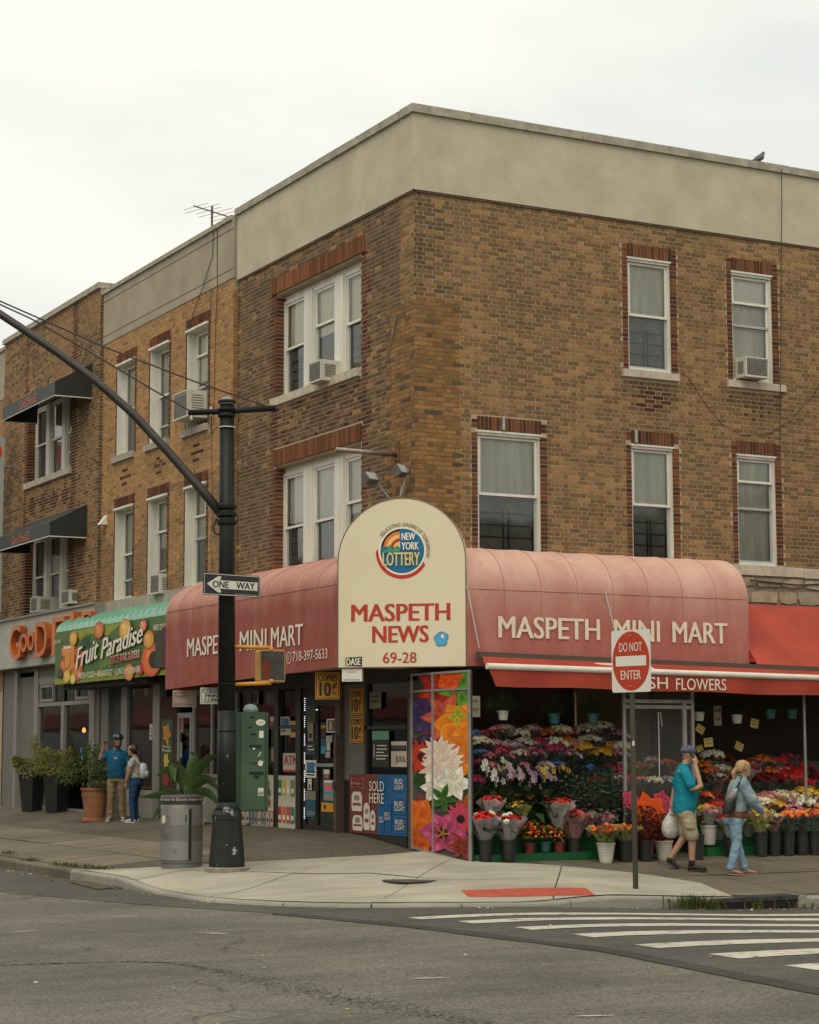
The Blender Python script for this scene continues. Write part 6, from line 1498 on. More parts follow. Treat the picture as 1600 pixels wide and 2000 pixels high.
# air conditioners in the windows
M_ACW = mat('ac_cream', (.58, .55, .46), .5, var=.12, scale=7); M_ACG = mat('ac_grille', (.20, .195, .17), .6, var=.3, scale=20); M_ACL = mat('ac_louvre', (.13, .125, .11), .6)
def ac(pl, px, out, w0, label, dirt=0, front='left'):
    a_, b_, c_, d_ = pl.rect(*px, w0+out); t = thing('air_conditioner', label, 'air conditioner', pl.p((a_+b_)/2, c_, w0), group='window air conditioners')
    mb = MB(); mb.pbox(pl, a_, b_, c_, d_, w0-.25, w0+out); mb.build('case', M_ACW, t)
    mb = MB(); mb.pbox(pl, a_+.03, b_-.03, c_+.035, d_-.03, w0+out, w0+out+.004); g_ = mb.build('grille', M_ACG, t)
    n = int((d_-c_-.07)/.028)
    for k in range(n): mb = MB(); z = c_+.045+k*.028; mb.pbox(pl, a_+.035, b_-.035, z, z+.01, w0+out+.0045, w0+out+.012); mb.build('slat', M_ACG, g_)
    for u, s_ in ((a_, -1), (b_, 1)):
        mb = MB(); uu = u+s_*.002
        for k in range(8): z = c_+.06+(d_-c_-.12)*k/8; mb.quad(pl.p(uu, z, w0+out*.35), pl.p(uu, z, w0+out*.85), pl.p(uu, z+.018, w0+out*.85), pl.p(uu, z+.018, w0+out*.35))
        mb.build('side_louvres', M_ACL, t, fix=False, kind='stuff')
    mb = MB()
    for (p, q) in (((a_, c_), (b_, c_+.02)), ((a_, d_-.02), (b_, d_)), ((a_, c_+.02), (a_+.022, d_-.02)), ((b_-.022, c_+.02), (b_, d_-.02))): mb.pbox(pl, p[0], q[0], p[1], q[1], w0+out+.0005, w0+out+.014)
    mb.build('rim', M_ACW, t)
    return t
ac(PL, (604, 706, 628, 746), .38, -.16, 'air conditioner in the middle of the upper triple window on the corner building')
ac(PR, (1456, 698, 1501, 737), .30, -.08, 'air conditioner in the upper right window beside the vertical cable')
ac(PM, (339, 766, 367, 818), .46, -.15, 'large white air conditioner jutting out above the pole cross arm')
ac(PM, (294, 1122, 312, 1160), .30, -.15, 'dirty air conditioner in the lower middle window above the fruit shop')
ac(PG, (134, 880, 148, 910), .12, -.18, 'air conditioner under the upper black awning')
ac(PG, (60, 1166, 74, 1196), .40, -.18, 'left air conditioner under the lower black awning'); ac(PG, (120, 1153, 136, 1180), .35, -.18, 'right air conditioner under the lower black awning')
# floodlights, pipe arm, rod on the corner
M_FL = mat('flood_grey', (.16, .165, .155), .5, metal=.4, var=.3, scale=12)
def flood(px_head, px_foot, wh_, label, aim):
    head = PS.p(*PS.px(*px_head, -.25), -.25); foot = PS.p(*PS.px(*px_foot, -.10), -.10)
    t = thing('floodlight', label, 'floodlight', foot); knuckle = head+Vector((.10, -.02, .0))
    mb = MB(); mb.tube([foot, knuckle+Vector((.0, 0, -.03))], .016, 8); mb.build('stem', M_FL, t)
    mb = MB(); mb.lathe([(.012, -.05), (.04, -.035), (.048, 0), (.04, .035), (.012, .05)], knuckle, 12); mb.build('knuckle', M_FL, t, smooth=True)
    R3 = Matrix.Rotation(aim[0], 3, 'Z') @ Matrix.Rotation(aim[1], 3, 'X')
    def bx(m, x0, x1, y0, y1, z0, z1, tx=1.0):
        v = [(x*(tx if y == y0 else 1), y, z*(tx if y == y0 else 1)) for z in (z0, z1) for y in (y0, y1) for x in (x0, x1)]
        m.add([head+R3 @ Vector(q) for q in v], [(0, 1, 3, 2), (4, 5, 7, 6), (0, 1, 5, 4), (1, 3, 7, 5), (3, 2, 6, 7), (2, 0, 4, 6)])
    mb = MB(); bx(mb, -.085, .085, -.07, .06, -.06, .06, 1.35); mb.build('housing', M_FL, t)
    mb = MB(); bx(mb, -.10, .10, -.074, -.0705, -.07, .07); mb.build('lens', mat('flood_lens', (.35, .37, .36), .2), t)
    return t
flood((722, 936), (761, 974), 0, 'left floodlight on a stem above the arched sign', (rad(20), rad(-40)))
flood((781, 921), (781, 972), 0, 'right floodlight on a stem above the arched sign', (rad(30), rad(-35)))
pa = thing('pipe_arm', 'short grey steel pipe arm sticking out of the brick corner', 'pipe', PL.p(*PL.px(777, 888, 0), 0)); q0 = PL.p(*PL.px(777, 888, 0), 0); q1 = PL.p(*PL.px(657, 878, .96), .96)
mb = MB(); mb.tube([q0, q1], .036, 12); mb.build('pipe', mat('galvanised', (.33, .32, .28), .45, metal=.5, var=.25, scale=8, c2=(.2, .13, .08)), pa, smooth=True)
mb = MB(); a_, z_ = PL.px(777, 888, 0); mb.pbox(PL, a_-.07, a_+.07, z_-.09, z_+.09, .008, .02); mb.build('flange', mat('rust', (.17, .075, .03), .8, var=.3, scale=12), pa)
tag((lambda m: m.build('wall_rod', M_ALU))((lambda m: (m.tube([PL.p(*PL.px(774, 610, .03), .03), PL.p(*PL.px(765, 660, .03), .03), PL.p(*PL.px(757, 692, .02), .02)], .010, 6), m)[1])(MB())), 'thin bent metal rod fixed to the brick near the corner', 'rod')
# wires on the facades
def wire(label, pl, pts, r=.007, w=.02, name='cable'): 
    mb = MB(); mb.tube([pl.p(*pl.px(x, y, w), w) for x, y in pts], r, 5); tag(mb.build(name, MATS['cable_dark']), label, 'cable')
wire('black cable hanging straight down the right facade from the coping', PR, [(1527, 332), (1527.5, 400), (1526.5, 480), (1526, 620), (1524.5, 760), (1523, 880)], w=.085)
wire('thin cable sagging across the right facade below the windows', PR, [(1334, 726), (1352, 748), (1380, 790), (1410, 828), (1450, 850), (1500, 848), (1545, 820), (1590, 770), (1640, 690)], .0045)
wire('black wire running down the stucco of the row building to the third window', PM, [(424, 440), (424.5, 560), (421, 640), (419, 740), (417, 830)], w=.03)
wire('loose wire hanging diagonally over the row building parapet', PM, [(417, 452), (415, 500), (396, 560), (378, 610), (372, 640)], w=.04)
wire('pale wire along the row building wall', PM, [(412, 560), (410, 700), (409, 770), (413, 840), (413, 900), (416, 1000), (411, 1060), (415, 1110)], .005)
wire('black wires bundled along the stone facing', PR, [(1466, 1133), (1500, 1137), (1560, 1143), (1620, 1140)], .012, .07)
# television antenna on the row building roof
an = Vector((.9, 8.2, 10.3)); m_ = PL.px(414, 445, -.9); an = Vector((.9, -m_[0], 10.3)); t = thing('tv_antenna', 'old rooftop television antenna above the row building parapet', 'antenna', an)
M_ANT = mat('antenna_metal', (.10, .075, .06), .6, metal=.4); za = PL.px(415, 402, -.9)[1]
mb = MB(); mb.tube([an, (an.x-.0, an.y, za)], .022, 6); mb.build('mast', M_ANT, t)
pa_, pb_ = PL.p(*PL.px(379, 402, -.9), -.9), PL.p(*PL.px(455, 426, -.9), -.9)
mb = MB(); mb.tube([pa_, pb_], .014, 6); mb.build('boom', M_ANT, t)
for k in range(6):
    f = .05+k*.17; q = pa_.lerp(pb_, f); L_ = .25+.1*(k % 2); d_ = Vector((.75, -.55, .22)).normalized()
    mb = MB(); mb.tube([q-d_*L_, q+d_*L_], .0045, 5); mb.build('element', M_ANT, t)
# pigeon on the coping
pg = PR.p(*PR.px(1484, 318, -.05), -.05); pg.z = 11.127
t = thing('pigeon', 'dark grey pigeon perched on the right parapet coping', 'pigeon', pg); M_PG = mat('pigeon_grey', (.05, .055, .055), .6, c2=(.10, .105, .10), scale=25)
e_ = Vector((.88, .2, 0)).normalized(); s_ = Vector((-e_.y, e_.x, 0))
rings = []
for x, z, rx, ry in ((-.24, .015, .008, .004), (-.15, .035, .03, .014), (-.07, .075, .062, .045), (.0, .10, .068, .060), (.05, .13, .055, .055), (.075, .165, .036, .038), (.085, .19, .03, .03), (.10, .205, .028, .026), (.118, .208, .016, .014), (.145, .200, .004, .004)):
    tdir = Vector((0, 0, 1)) if x < .04 else Vector((-.3, 0, 1)); rings.append((pg+e_*x+Vector((0, 0, z)), rx, ry, s_, Vector((0, 0, 1)) if x < .03 else (e_*-.5+Vector((0, 0, .85)))))
mb = MB(); mb.limb(rings, 10); mb.build('body', M_PG, t, smooth=True)
for sg_ in (-1, 1): mb = MB(); mb.tube([pg+s_*.02*sg_+e_*.0+Vector((0, 0, .06)), pg+s_*.02*sg_], .006, 5); mb.build('leg', mat('pigeon_leg', (.25, .08, .06), .6), t)
# wall vent
vh = PM.p(*PM.px(207, 1017, 0), 0); t = thing('wall_vent', 'small pale vent hood on the brick above the fruit shop', 'vent', vh)
mb = MB(); u_, z_ = PM.px(207, 1017, 0); mb.prism([PM.p(u_-.09, z_-.09, .005), PM.p(u_-.09, z_-.09, .16), PM.p(u_-.09, z_+.11, .005)], Vector(PM.u)*.18); mb.build('hood', M_WHITE, t)
# little brackets left on lintels
for x, y in ((984, 827), (1243, 852)):
    mb = MB(); u_, z_ = PR.px(x, y, .03); mb.pbox(PR, u_-.022, u_+.022, z_-.10, z_+.10, .008, .035); tag(mb.build('wall_bracket', M_ALU), 'small steel bracket on the lintel of the %s lower window' % ('wide' if x < 1000 else 'narrow'), 'bracket')
# ================================================================== flower stand
def pal_j(c, j=.18):
    f = R_.uniform(1-j, 1+j); return tuple(min(1, max(0, v*f)) for v in c)
M_PETAL = attr_mat('petal', .65, spec=.3)
def frame_of(n):
    n = Vector(n).normalized(); a = n.cross(Vector((0, 0, 1)) if abs(n.z) < .9 else Vector((1, 0, 0))).normalized(); return n, a, n.cross(a)
def bloom(mb, p, n, s, kind, c, mid=(.5, .35, .05)):
    n, a, b = frame_of(n); p = Vector(p); ph = R_.uniform(0, 6)
    if kind == 'rose':
        for lay, (rr, hh, k) in enumerate(((1.0, .35, 6), (.72, .62, 5), (.42, .75, 4))):
            for i in range(k):
                t0 = ph+lay+2*PI*i/k; t1 = t0+2*PI/k*1.15; tm = (t0+t1)/2
                q = lambda t, r, h: p+(a*math.cos(t)+b*math.sin(t))*(r*s)+n*(h*s)
                dk = pal_j(c, .2); mb.add([p+n*(-.25*s), q(t0, rr*.8, hh*.6), q(tm, rr*1.05, hh), q(t1, rr*.8, hh*.6)], [(0, 1, 2, 3)], [tuple(v*.5 for v in dk), dk, tuple(min(1, v*1.15) for v in dk), dk])
        mb.add([p+n*(.75*s), p+a*.3*s+n*.45*s, p+b*.3*s+n*.45*s, p-a*.3*s+n*.45*s, p-b*.3*s+n*.45*s], [(0, 1, 2), (0, 2, 3), (0, 3, 4), (0, 4, 1)], tuple(v*.75 for v in c))
    elif kind == 'daisy':
        k = 9
        for i in range(k):
            t = ph+2*PI*i/k; d = a*math.cos(t)+b*math.sin(t); e = a*-math.sin(t)+b*math.cos(t); cc = pal_j(c, .1)
            mb.add([p+n*.02*s, p+d*.55*s+e*.22*s+n*.12*s, p+d*s+n*R_.uniform(-.1, .2)*s, p+d*.55*s-e*.22*s+n*.12*s], [(0, 1, 2, 3)], [tuple(v*.7 for v in cc), cc, cc, cc])
        mb.add([p+n*.25*s]+[p+(a*math.cos(t)+b*math.sin(t))*.26*s+n*.12*s for t in (0, 1.26, 2.5, 3.77, 5.03)], [(0, i+1, (i+1) % 5+1) for i in range(5)], mid)
    elif kind == 'ball':
        R = []
        for lat in (-.5, .1, .6):
            for i in range(7): t = ph+2*PI*(i+lat)/7; r = math.sqrt(1-lat*lat)*R_.uniform(.85, 1.12); R.append(p+(a*math.cos(t)+b*math.sin(t))*r*s+n*lat*s)
        R.append(p+n*s); mb.add(R, [(l*7+i, l*7+(i+1) % 7, (l+1)*7+(i+1) % 7, (l+1)*7+i) for l in range(2) for i in range(7)]+[(14+i, 14+(i+1) % 7, 21) for i in range(7)], [pal_j(c, .28) for _ in R])
    else:                                                     # lily / orchid
        for i in range(5):
            t = ph+2*PI*i/5; d = a*math.cos(t)+b*math.sin(t); e = a*-math.sin(t)+b*math.cos(t); cc = pal_j(c, .12)
            mb.add([p, p+d*.5*s+e*.36*s+n*.15*s, p+d*s+n*.1*s, p+d*.5*s-e*.36*s+n*.15*s], [(0, 1, 2, 3)], [tuple(v*.7 for v in cc), cc, cc, cc])
        mb.add([p+n*.2*s, p+a*.15*s+n*.05*s, p+b*.15*s+n*.05*s, p-a*.15*s+n*.05*s], [(0, 1, 2), (0, 2, 3)], mid)
def leaf(mb, p, d, ln, wd, droop=.3, c=None):
    d = Vector(d).normalized(); p = Vector(p); s = d.cross(Vector((0, 0, 1)))
    s = s.normalized() if s.length > .01 else Vector((1, 0, 0)); u = s.cross(d)
    q1 = p+d*ln*.5+u*.06*ln; q2 = p+d*ln-Vector((0, 0, droop*ln))
    mb.add([p, q1+s*wd/2-u*.03*ln, q1, q1-s*wd/2-u*.03*ln, q2], [(0, 1, 2), (0, 2, 3), (1, 4, 2), (2, 4, 3)], c)
M_LEAFD = leaf_mat('leaf_dark', (.045, .075, .022), (.018, .034, .012)); M_LEAFM = leaf_mat('leaf_mid', (.14, .18, .05), (.055, .08, .024)); M_LEAFY = leaf_mat('leaf_yellowish', (.32, .34, .08), (.14, .16, .04)); M_EUC = leaf_mat('leaf_eucalyptus', (.13, .17, .12), (.06, .085, .06)); M_BURG = leaf_mat('leaf_burgundy', (.10, .03, .028), (.045, .03, .014))
def cello(name, c, a):
    if name in MATS: return MATS[name]
    m, n, l, b = _mat(name); out = n['Material Output']; b.inputs['Base Color'].default_value = (*c, 1); b.inputs['Roughness'].default_value = .25; b.inputs['Specular IOR Level'].default_value = .8
    t = n.new('ShaderNodeBsdfTransparent'); mx = n.new('ShaderNodeMixShader'); mx.inputs[0].default_value = a; l.new(t.outputs[0], mx.inputs[1]); l.new(b.outputs[0], mx.inputs[2]); l.new(mx.outputs[0], out.inputs[0]); MATS[name] = m
    return m
M_CEL = cello('cellophane', (.55, .56, .55), .06); M_CELW = cello('wrap_white', (.55, .52, .50), .55); M_CELP = cello('wrap_pink', (.42, .22, .22), .6); M_CELY = cello('wrap_yellow', (.34, .33, .10), .55); M_CELV = cello('wrap_lilac', (.36, .32, .36), .6)
def wrap_mesh(r, h, m, flare=1.25, seed=0):
    mb = MB(); n = 22; rs = random.Random(seed)
    for z, f in ((0, .22), (.35, .5), (.7, .85), (1.0, flare)):
        for i in range(n):
            t = 2*PI*i/n; rr = r*f*(1+.09*(1 if i % 2 else -1)*z+rs.uniform(-.05, .05)); mb.v.append((rr*math.cos(t), rr*math.sin(t), h*z*(1+(.12*rs.uniform(-1, 1) if z == 1 else 0)))); mb.c.append(None)
    mb.f = [(l*n+i, l*n+(i+1) % n, (l+1)*n+(i+1) % n, (l+1)*n+i) for l in range(3) for i in range(n)]; mb.mi = [0]*len(mb.f)
    return mb.mesh('wrap', m, smooth=False, fix=False)
PROTO = {}
def proto(key, kind, cols, *a, **k):
    return proto_(key, kind, [tuple(min(.9, v*1.4) for v in c) for c in cols], *a, **k)
def proto_(key, kind, cols, r=.15, h=.40, n=34, bs=.036, lm=None, wrap=M_CEL, mid=(.5, .35, .05), flat=.75, nl=26):
    parts = []
    mb = MB()
    for i in range(n):
        t = i*2.39996; rr = math.sqrt((i+.5)/n); d = Vector((rr*math.cos(t), rr*math.sin(t), math.sqrt(max(0, 1-rr*rr*.85))*flat)); p = Vector((d.x*r, d.y*r, h+d.z*r))+Vector([R_.uniform(-.016, .016) for _ in range(3)])
        bloom(mb, p, d+Vector((0, 0, .4)), bs*R_.uniform(.8, 1.2), kind, R_.choice(cols), mid)
    parts.append(('blooms', mb.mesh('blooms', M_PETAL, fix=False), 'stuff'))
    mb = MB()
    for i in range(nl):
        t = R_.uniform(0, 2*PI); d = Vector((math.cos(t), math.sin(t), R_.uniform(-.1, .9))); p = Vector((.5*r*math.cos(t), .5*r*math.sin(t), h*R_.uniform(.6, 1.0))); leaf(mb, p, d, R_.uniform(.7, 1.25)*r, .05, .2)
    for i in range(7): t = i; mb.tube([(.02*math.cos(t), .02*math.sin(t), 0), (.4*r*math.cos(t), .4*r*math.sin(t), h)], .004, 4, caps=False)
    parts.append(('foliage', mb.mesh('foliage', lm or M_LEAFD, fix=False), 'stuff'))
    if wrap: parts.append(('wrap', wrap_mesh(r*1.02, h+.5*r, wrap, seed=len(PROTO)), None))
    PROTO[key] = parts
def bush(key, lm, r=.2, h=.3, n=420, ln=.07, wd=.03, up=.5, cols=None, bl=0, kind='ball', bs=.02):
    mb = MB()
    for i in range(n):
        d = Vector((R_.gauss(0, 1), R_.gauss(0, 1), abs(R_.gauss(0, 1))*.9)).normalized(); f = R_.random()**.45; p = Vector((d.x*r*f, d.y*r*f, h*.35+d.z*h*f)); leaf(mb, p, d+Vector((0, 0, up*R_.uniform(0, 1)))+Vector([R_.uniform(-.6, .6) for _ in range(3)]), ln*R_.uniform(.6, 1.3), wd*R_.uniform(.7, 1.3), .25)
    for i in range(9): t = i*.7; mb.tube([(0, 0, 0), (.5*r*math.cos(t), .5*r*math.sin(t), h*.8)], .004, 4, caps=False)
    parts = [('foliage', mb.mesh('foliage', lm, fix=False), 'stuff')]
    if bl:
        mb = MB()
        for i in range(bl):
            d = Vector((R_.gauss(0, 1), R_.gauss(0, 1), abs(R_.gauss(0, 1))+.2)).normalized(); bloom(mb, Vector((d.x*r*1.02, d.y*r*1.02, h*.35+d.z*h*1.02)), d, bs*R_.uniform(.8, 1.2), kind, R_.choice(cols))
        parts.append(('blooms', mb.mesh('blooms', M_PETAL, fix=False), 'stuff'))
    PROTO[key] = parts
def orchid(key, c, n=9):
    mb = MB(); lf = MB()
    for s_ in (-1, 1):
        pts = [Vector((.015*s_, 0, 0)), Vector((.02*s_, 0, .2)), Vector((.05*s_, -.02, .36)), Vector((.12*s_, -.06, .42)), Vector((.18*s_, -.09, .38))]; lf.tube(pts, .005, 5)
        for k in range(n//2+1):
            f = .45+.55*k/(n//2+.01); i = min(3, int(f*4)); q = pts[i].lerp(pts[i+1], f*4-i); bloom(mb, q+Vector((R_.uniform(-.02, .02), -.03, R_.uniform(-.03, .02))), (R_.uniform(-.3, .3), -1, .2), .036, 'lily', c, (.45, .12, .25))
    for k in range(6): t = k*1.05; leaf(lf, (0, 0, .01), (math.cos(t), math.sin(t), .5), .17, .05, .5)
    PROTO[key] = [('blooms', mb.mesh('blooms', M_PETAL, fix=False), 'stuff'), ('foliage', lf.mesh('foliage', M_LEAFD, fix=False), 'stuff')]
RED, PINK, WHT, YELW, ORG, MAG, BLU, CRM, LILC, BURG = srgb(168, 34, 26), srgb(196, 96, 110), srgb(214, 208, 190), srgb(206, 150, 30), srgb(214, 96, 24), srgb(130, 34, 62), srgb(40, 86, 150), srgb(200, 186, 150), srgb(180, 150, 170), srgb(90, 22, 30)
proto('red rose', 'rose', [RED, RED, srgb(190, 60, 46)], r=.17, h=.30, n=30, bs=.042, wrap=M_CELW)
proto('red rose and gypsophila', 'rose', [RED, srgb(200, 50, 36), WHT], r=.18, h=.28, n=34, bs=.038, wrap=M_CELV)
proto('pink wrapped red rose', 'rose', [RED, srgb(200, 60, 60), PINK], r=.18, h=.30, n=30, bs=.042, wrap=M_CELP)
proto('red carnation', 'ball', [srgb(176, 30, 24), srgb(150, 22, 20)], r=.14, h=.32, n=34, bs=.030)
proto('pink', 'daisy', [PINK, srgb(206, 130, 140)], r=.12, h=.34, n=26, bs=.036)
proto('hot pink', 'rose', [srgb(190, 70, 96), MAG], r=.12, h=.34, n=22, bs=.036)
proto('white daisy', 'daisy', [WHT, CRM], r=.17, h=.34, n=60, bs=.030)
proto('cream', 'ball', [CRM, WHT], r=.15, h=.32, n=36, bs=.030)
proto('yellow', 'daisy', [YELW, srgb(216, 170, 40)], r=.16, h=.32, n=44, bs=.034)
proto('orange', 'daisy', [ORG, srgb(206, 120, 20)], r=.13, h=.32, n=36, bs=.034)
proto('blue', 'daisy', [BLU, srgb(60, 110, 176)], r=.10, h=.34, n=22, bs=.034)
proto('magenta', 'ball', [MAG, srgb(150, 50, 80)], r=.13, h=.32, n=32, bs=.030)
proto('lilac and white', 'rose', [LILC, WHT, PINK], r=.14, h=.32, n=28, bs=.034)
proto('orange and burgundy', 'ball', [ORG, srgb(220, 120, 20), BURG, RED], r=.19, h=.20, n=44, bs=.030, wrap=M_CELY, flat=.5)
proto('gerbera', 'daisy', [RED, ORG, srgb(216, 150, 40), srgb(196, 60, 70)], r=.17, h=.28, n=20, bs=.05, wrap=M_CEL)
proto('yellow wrapped', 'daisy', [YELW, srgb(216, 180, 60), srgb(190, 160, 50)], r=.16, h=.30, n=46, bs=.028, lm=M_LEAFY, wrap=M_CELY)
proto('pale pink', 'rose', [srgb(220, 160, 165), srgb(206, 130, 140)], r=.16, h=.24, n=34, bs=.036, wrap=M_CELW)
proto('white', 'rose', [WHT, CRM], r=.14, h=.28, n=26, bs=.038, wrap=M_CELP)
proto('dark red rose', 'rose', [srgb(130, 22, 20), srgb(110, 18, 18)], r=.15, h=.34, n=28, bs=.040)
bush('dark fern', M_LEAFD, r=.27, h=.34, n=900, ln=.08, wd=.018); bush('eucalyptus', M_EUC, r=.26, h=.36, n=700, ln=.05, wd=.034)
bush('burgundy foliage', M_BURG, r=.22, h=.34, n=520, ln=.06, wd=.025, cols=[BURG, srgb(120, 40, 36)], bl=60, bs=.014)
bush('red anthurium', M_LEAFD, r=.20, h=.20, n=60, ln=.19, wd=.12, cols=[srgb(176, 34, 22)], bl=8, kind='lily', bs=.05)
bush('kalanchoe', M_LEAFM, r=.15, h=.16, n=160, ln=.07, wd=.04, cols=[ORG, YELW, RED], bl=40, kind='ball', bs=.016)
bush('trailing plant', M_LEAFD, r=.18, h=.16, n=220, ln=.14, wd=.014, up=.2)
orchid('white orchid', srgb(220, 216, 200)); orchid('lilac orchid', srgb(190, 160, 180)); orchid('yellow orchid', srgb(206, 170, 70))
# tiers
st = thing('flower_stand', 'tiered emerald green flower stand under the red awning', 'stand', (.15, -1.4, 0))
M_EMER = mat('stand_green', (.008, .095, .028), .5, var=.2, scale=3); M_SHELF = mat('stand_dark', (.02, .05, .025), .6)
TIERS = [(-.45, 1.48), (-.72, 1.17), (-.98, .87), (-1.24, .58)]
for (x0, x1) in ((.12, 2.55), (4.0, 11.5)):
    for k, (y, z) in enumerate(TIERS):
        mb = MB(); mb.box((x0, y, z-.05), (x1, (TIERS[k-1][0] if k else .0)+.02, z)); mb.build('shelf', M_EMER if k > 1 else M_SHELF, st)
        mb = MB(); mb.box((x0, y+.02, z-.32), (x1, y+.04, z-.051)); mb.build('riser', M_EMER if k > 1 else M_SHELF, st)
    zb = min(z_side(x0, -1.42), z_side(x1, -1.42))
    mb = MB(); mb.box((x0, -1.43, zb-.05), (x1, -1.22, .26)); mb.build('base_bench', M_EMER, st)
    for x in (x0, x1-.05): mb = MB(); mb.box((x, -1.2, zb), (x+.05, -.05, 1.42)); mb.build('leg_frame', M_SHELF, st)
ORD = ['first', 'second', 'third', 'fourth', 'fifth', 'sixth', 'seventh', 'eighth', 'ninth', 'tenth', 'eleventh', 'twelfth', 'thirteenth', 'fourteenth', 'fifteenth']
def put(key, x, y, Y, hgt, label, group, sc=1.0, rz=None, name='bouquet', cat='bouquet'):
    u, z = PR.px(x, y, -Y); t = thing(name, label, cat, (u, Y, z-hgt*sc), R_.uniform(0, 6.28) if rz is None else rz, group)
    t.scale = (sc, sc, sc)
    for nm, me, kd in PROTO[key]:
        o = bpy.data.objects.new(nm, me); col.objects.link(o); o.parent = t
        if kd: o['kind'] = kd
    return t
def row(items, Y, where, group, hgt=.36):
    for i, it in enumerate(items):
        key, x, y = it[:3]; sc = (it[3] if len(it) > 3 else 1.0)*R_.uniform(1.1, 1.35); x += R_.uniform(-3, 3); y += R_.uniform(-5, 4)
        nm = 'orchid' if 'orchid' in key else ('potted_plant' if key in ('red anthurium', 'kalanchoe') else ('foliage_bunch' if key in ('dark fern', 'eucalyptus', 'burgundy foliage') else 'bouquet'))
        put(key, x, y, Y, hgt, '%s %s, %s in the %s' % (key, {'orchid': 'plant', 'potted_plant': 'plant', 'foliage_bunch': 'bunch', 'bouquet': 'bouquet'}[nm], ORD[i], where), group, sc, None if 'orchid' not in key else 0.4, nm, {'orchid': 'plant', 'potted_plant': 'plant', 'foliage_bunch': 'foliage', 'bouquet': 'bouquet'}[nm])
gL, gR = 'flowers on the left half of the stand', 'flowers on the right half of the stand'
row([('blue', 930, 1436), ('hot pink', 948, 1438), ('pink', 970, 1434), ('white daisy', 988, 1432, .7), ('cream', 1012, 1438, .8), ('lilac and white', 1042, 1430, .9), ('orange', 1070, 1430), ('cream', 1094, 1434), ('orange', 1114, 1432, .8), ('white daisy', 1142, 1432), ('white daisy', 1174, 1430, 1.15), ('lilac and white', 1206, 1436)], -.30, 'top row left of the plastic door', gL)
row([('blue', 938, 1476), ('pink', 957, 1478, .8), ('hot pink', 976, 1476), ('pink', 994, 1476, .8), ('white daisy', 1012, 1480, .7), ('lilac and white', 1042, 1478), ('dark fern', 1062, 1490, .5), ('magenta', 1088, 1468), ('lilac and white', 1112, 1474), ('yellow', 1140, 1464), ('yellow', 1170, 1474, 1.1), ('lilac and white', 1206, 1480)], -.58, 'second row left of the plastic door', gL)
row([('magenta', 928, 1530, .8), ('white orchid', 946, 1506, 1.6), ('white orchid', 966, 1524, 1.4), ('lilac orchid', 998, 1518, 1.4), ('lilac orchid', 1018, 1516, 1.5), ('lilac orchid', 1038, 1520, 1.4), ('yellow orchid', 1058, 1516, 1.4), ('dark fern', 1112, 1528, 1.45), ('red carnation', 1172, 1532, 1.25), ('lilac and white', 1204, 1526), ('red carnation', 1226, 1530, .9)], -.84, 'third row left of the plastic door', gL, .36)
row([('red anthurium', 944, 1566, 1.0), ('red anthurium', 980, 1562, 1.05), ('red anthurium', 1020, 1562, 1.0), ('red anthurium', 1056, 1560, 1.0), ('eucalyptus', 1122, 1566, 1.35), ('eucalyptus', 1168, 1564, 1.5), ('eucalyptus', 1204, 1580, 1.2)], -1.12, 'fourth row left of the plastic door', gL, .22)
row([('orange and burgundy', 1372, 1476, .8), ('cream', 1392, 1478), ('dark red rose', 1410, 1488), ('red rose', 1466, 1490, .8), ('orange', 1488, 1488, 1.2), ('red carnation', 1516, 1490), ('hot pink', 1540, 1492, 1.2), ('red carnation', 1560, 1494), ('cream', 1596, 1498, .8)], -.30, 'top row right of the plastic door', gR)
row([('orange', 1386, 1512, .8), ('white', 1400, 1518, .8), ('dark red rose', 1420, 1530), ('dark red rose', 1484, 1530, 1.1), ('dark red rose', 1512, 1528, 1.1), ('red carnation', 1540, 1524, 1.3), ('red carnation', 1566, 1530, 1.1), ('dark red rose', 1596, 1532)], -.70, 'second row right of the plastic door', gR)
row([('gerbera', 1376, 1560, .8), ('dark red rose', 1396, 1570, .9), ('pink', 1500, 1572, 1.1), ('white', 1528, 1566, 1.2), ('cream', 1552, 1574), ('yellow', 1576, 1566, 1.1), ('cream', 1600, 1574)], -1.05, 'third row right of the plastic door', gR, .30)
row([('white daisy', 940, 1462), ('pink', 964, 1458), ('lilac and white', 1000, 1460), ('white daisy', 1026, 1458), ('magenta', 1056, 1452), ('cream', 1082, 1454), ('orange', 1104, 1452), ('lilac and white', 1126, 1456), ('white daisy', 1156, 1456), ('orange', 1190, 1460, .9), ('cream', 1212, 1462)], -.44, 'row between the two upper left rows', gL)
row([('hot pink', 936, 1500, .8), ('pink', 958, 1498, .8), ('white', 984, 1502, .8), ('pink', 1026, 1500, .7), ('lilac and white', 1066, 1504), ('blue', 1090, 1500, 1.1), ('blue', 1150, 1504, 1.1), ('dark fern', 1176, 1508, .8), ('magenta', 1200, 1506)], -.70, 'row above the orchids on the left', gL)
row([('orange', 1376, 1496), ('white', 1402, 1500), ('red rose', 1450, 1508), ('hot pink', 1476, 1508), ('orange', 1502, 1506), ('pink', 1526, 1508), ('red carnation', 1552, 1510, 1.1), ('hot pink', 1582, 1512)], -.50, 'row between the upper right rows', gR)
row([('yellow wrapped', 1380, 1590), ('red rose', 1404, 1592), ('pale pink', 1462, 1586), ('white daisy', 1490, 1588), ('yellow', 1516, 1586), ('pale pink', 1546, 1590), ('cream', 1572, 1588), ('orange', 1598, 1590)], -1.22, 'fourth row right of the plastic door', gR, .28)
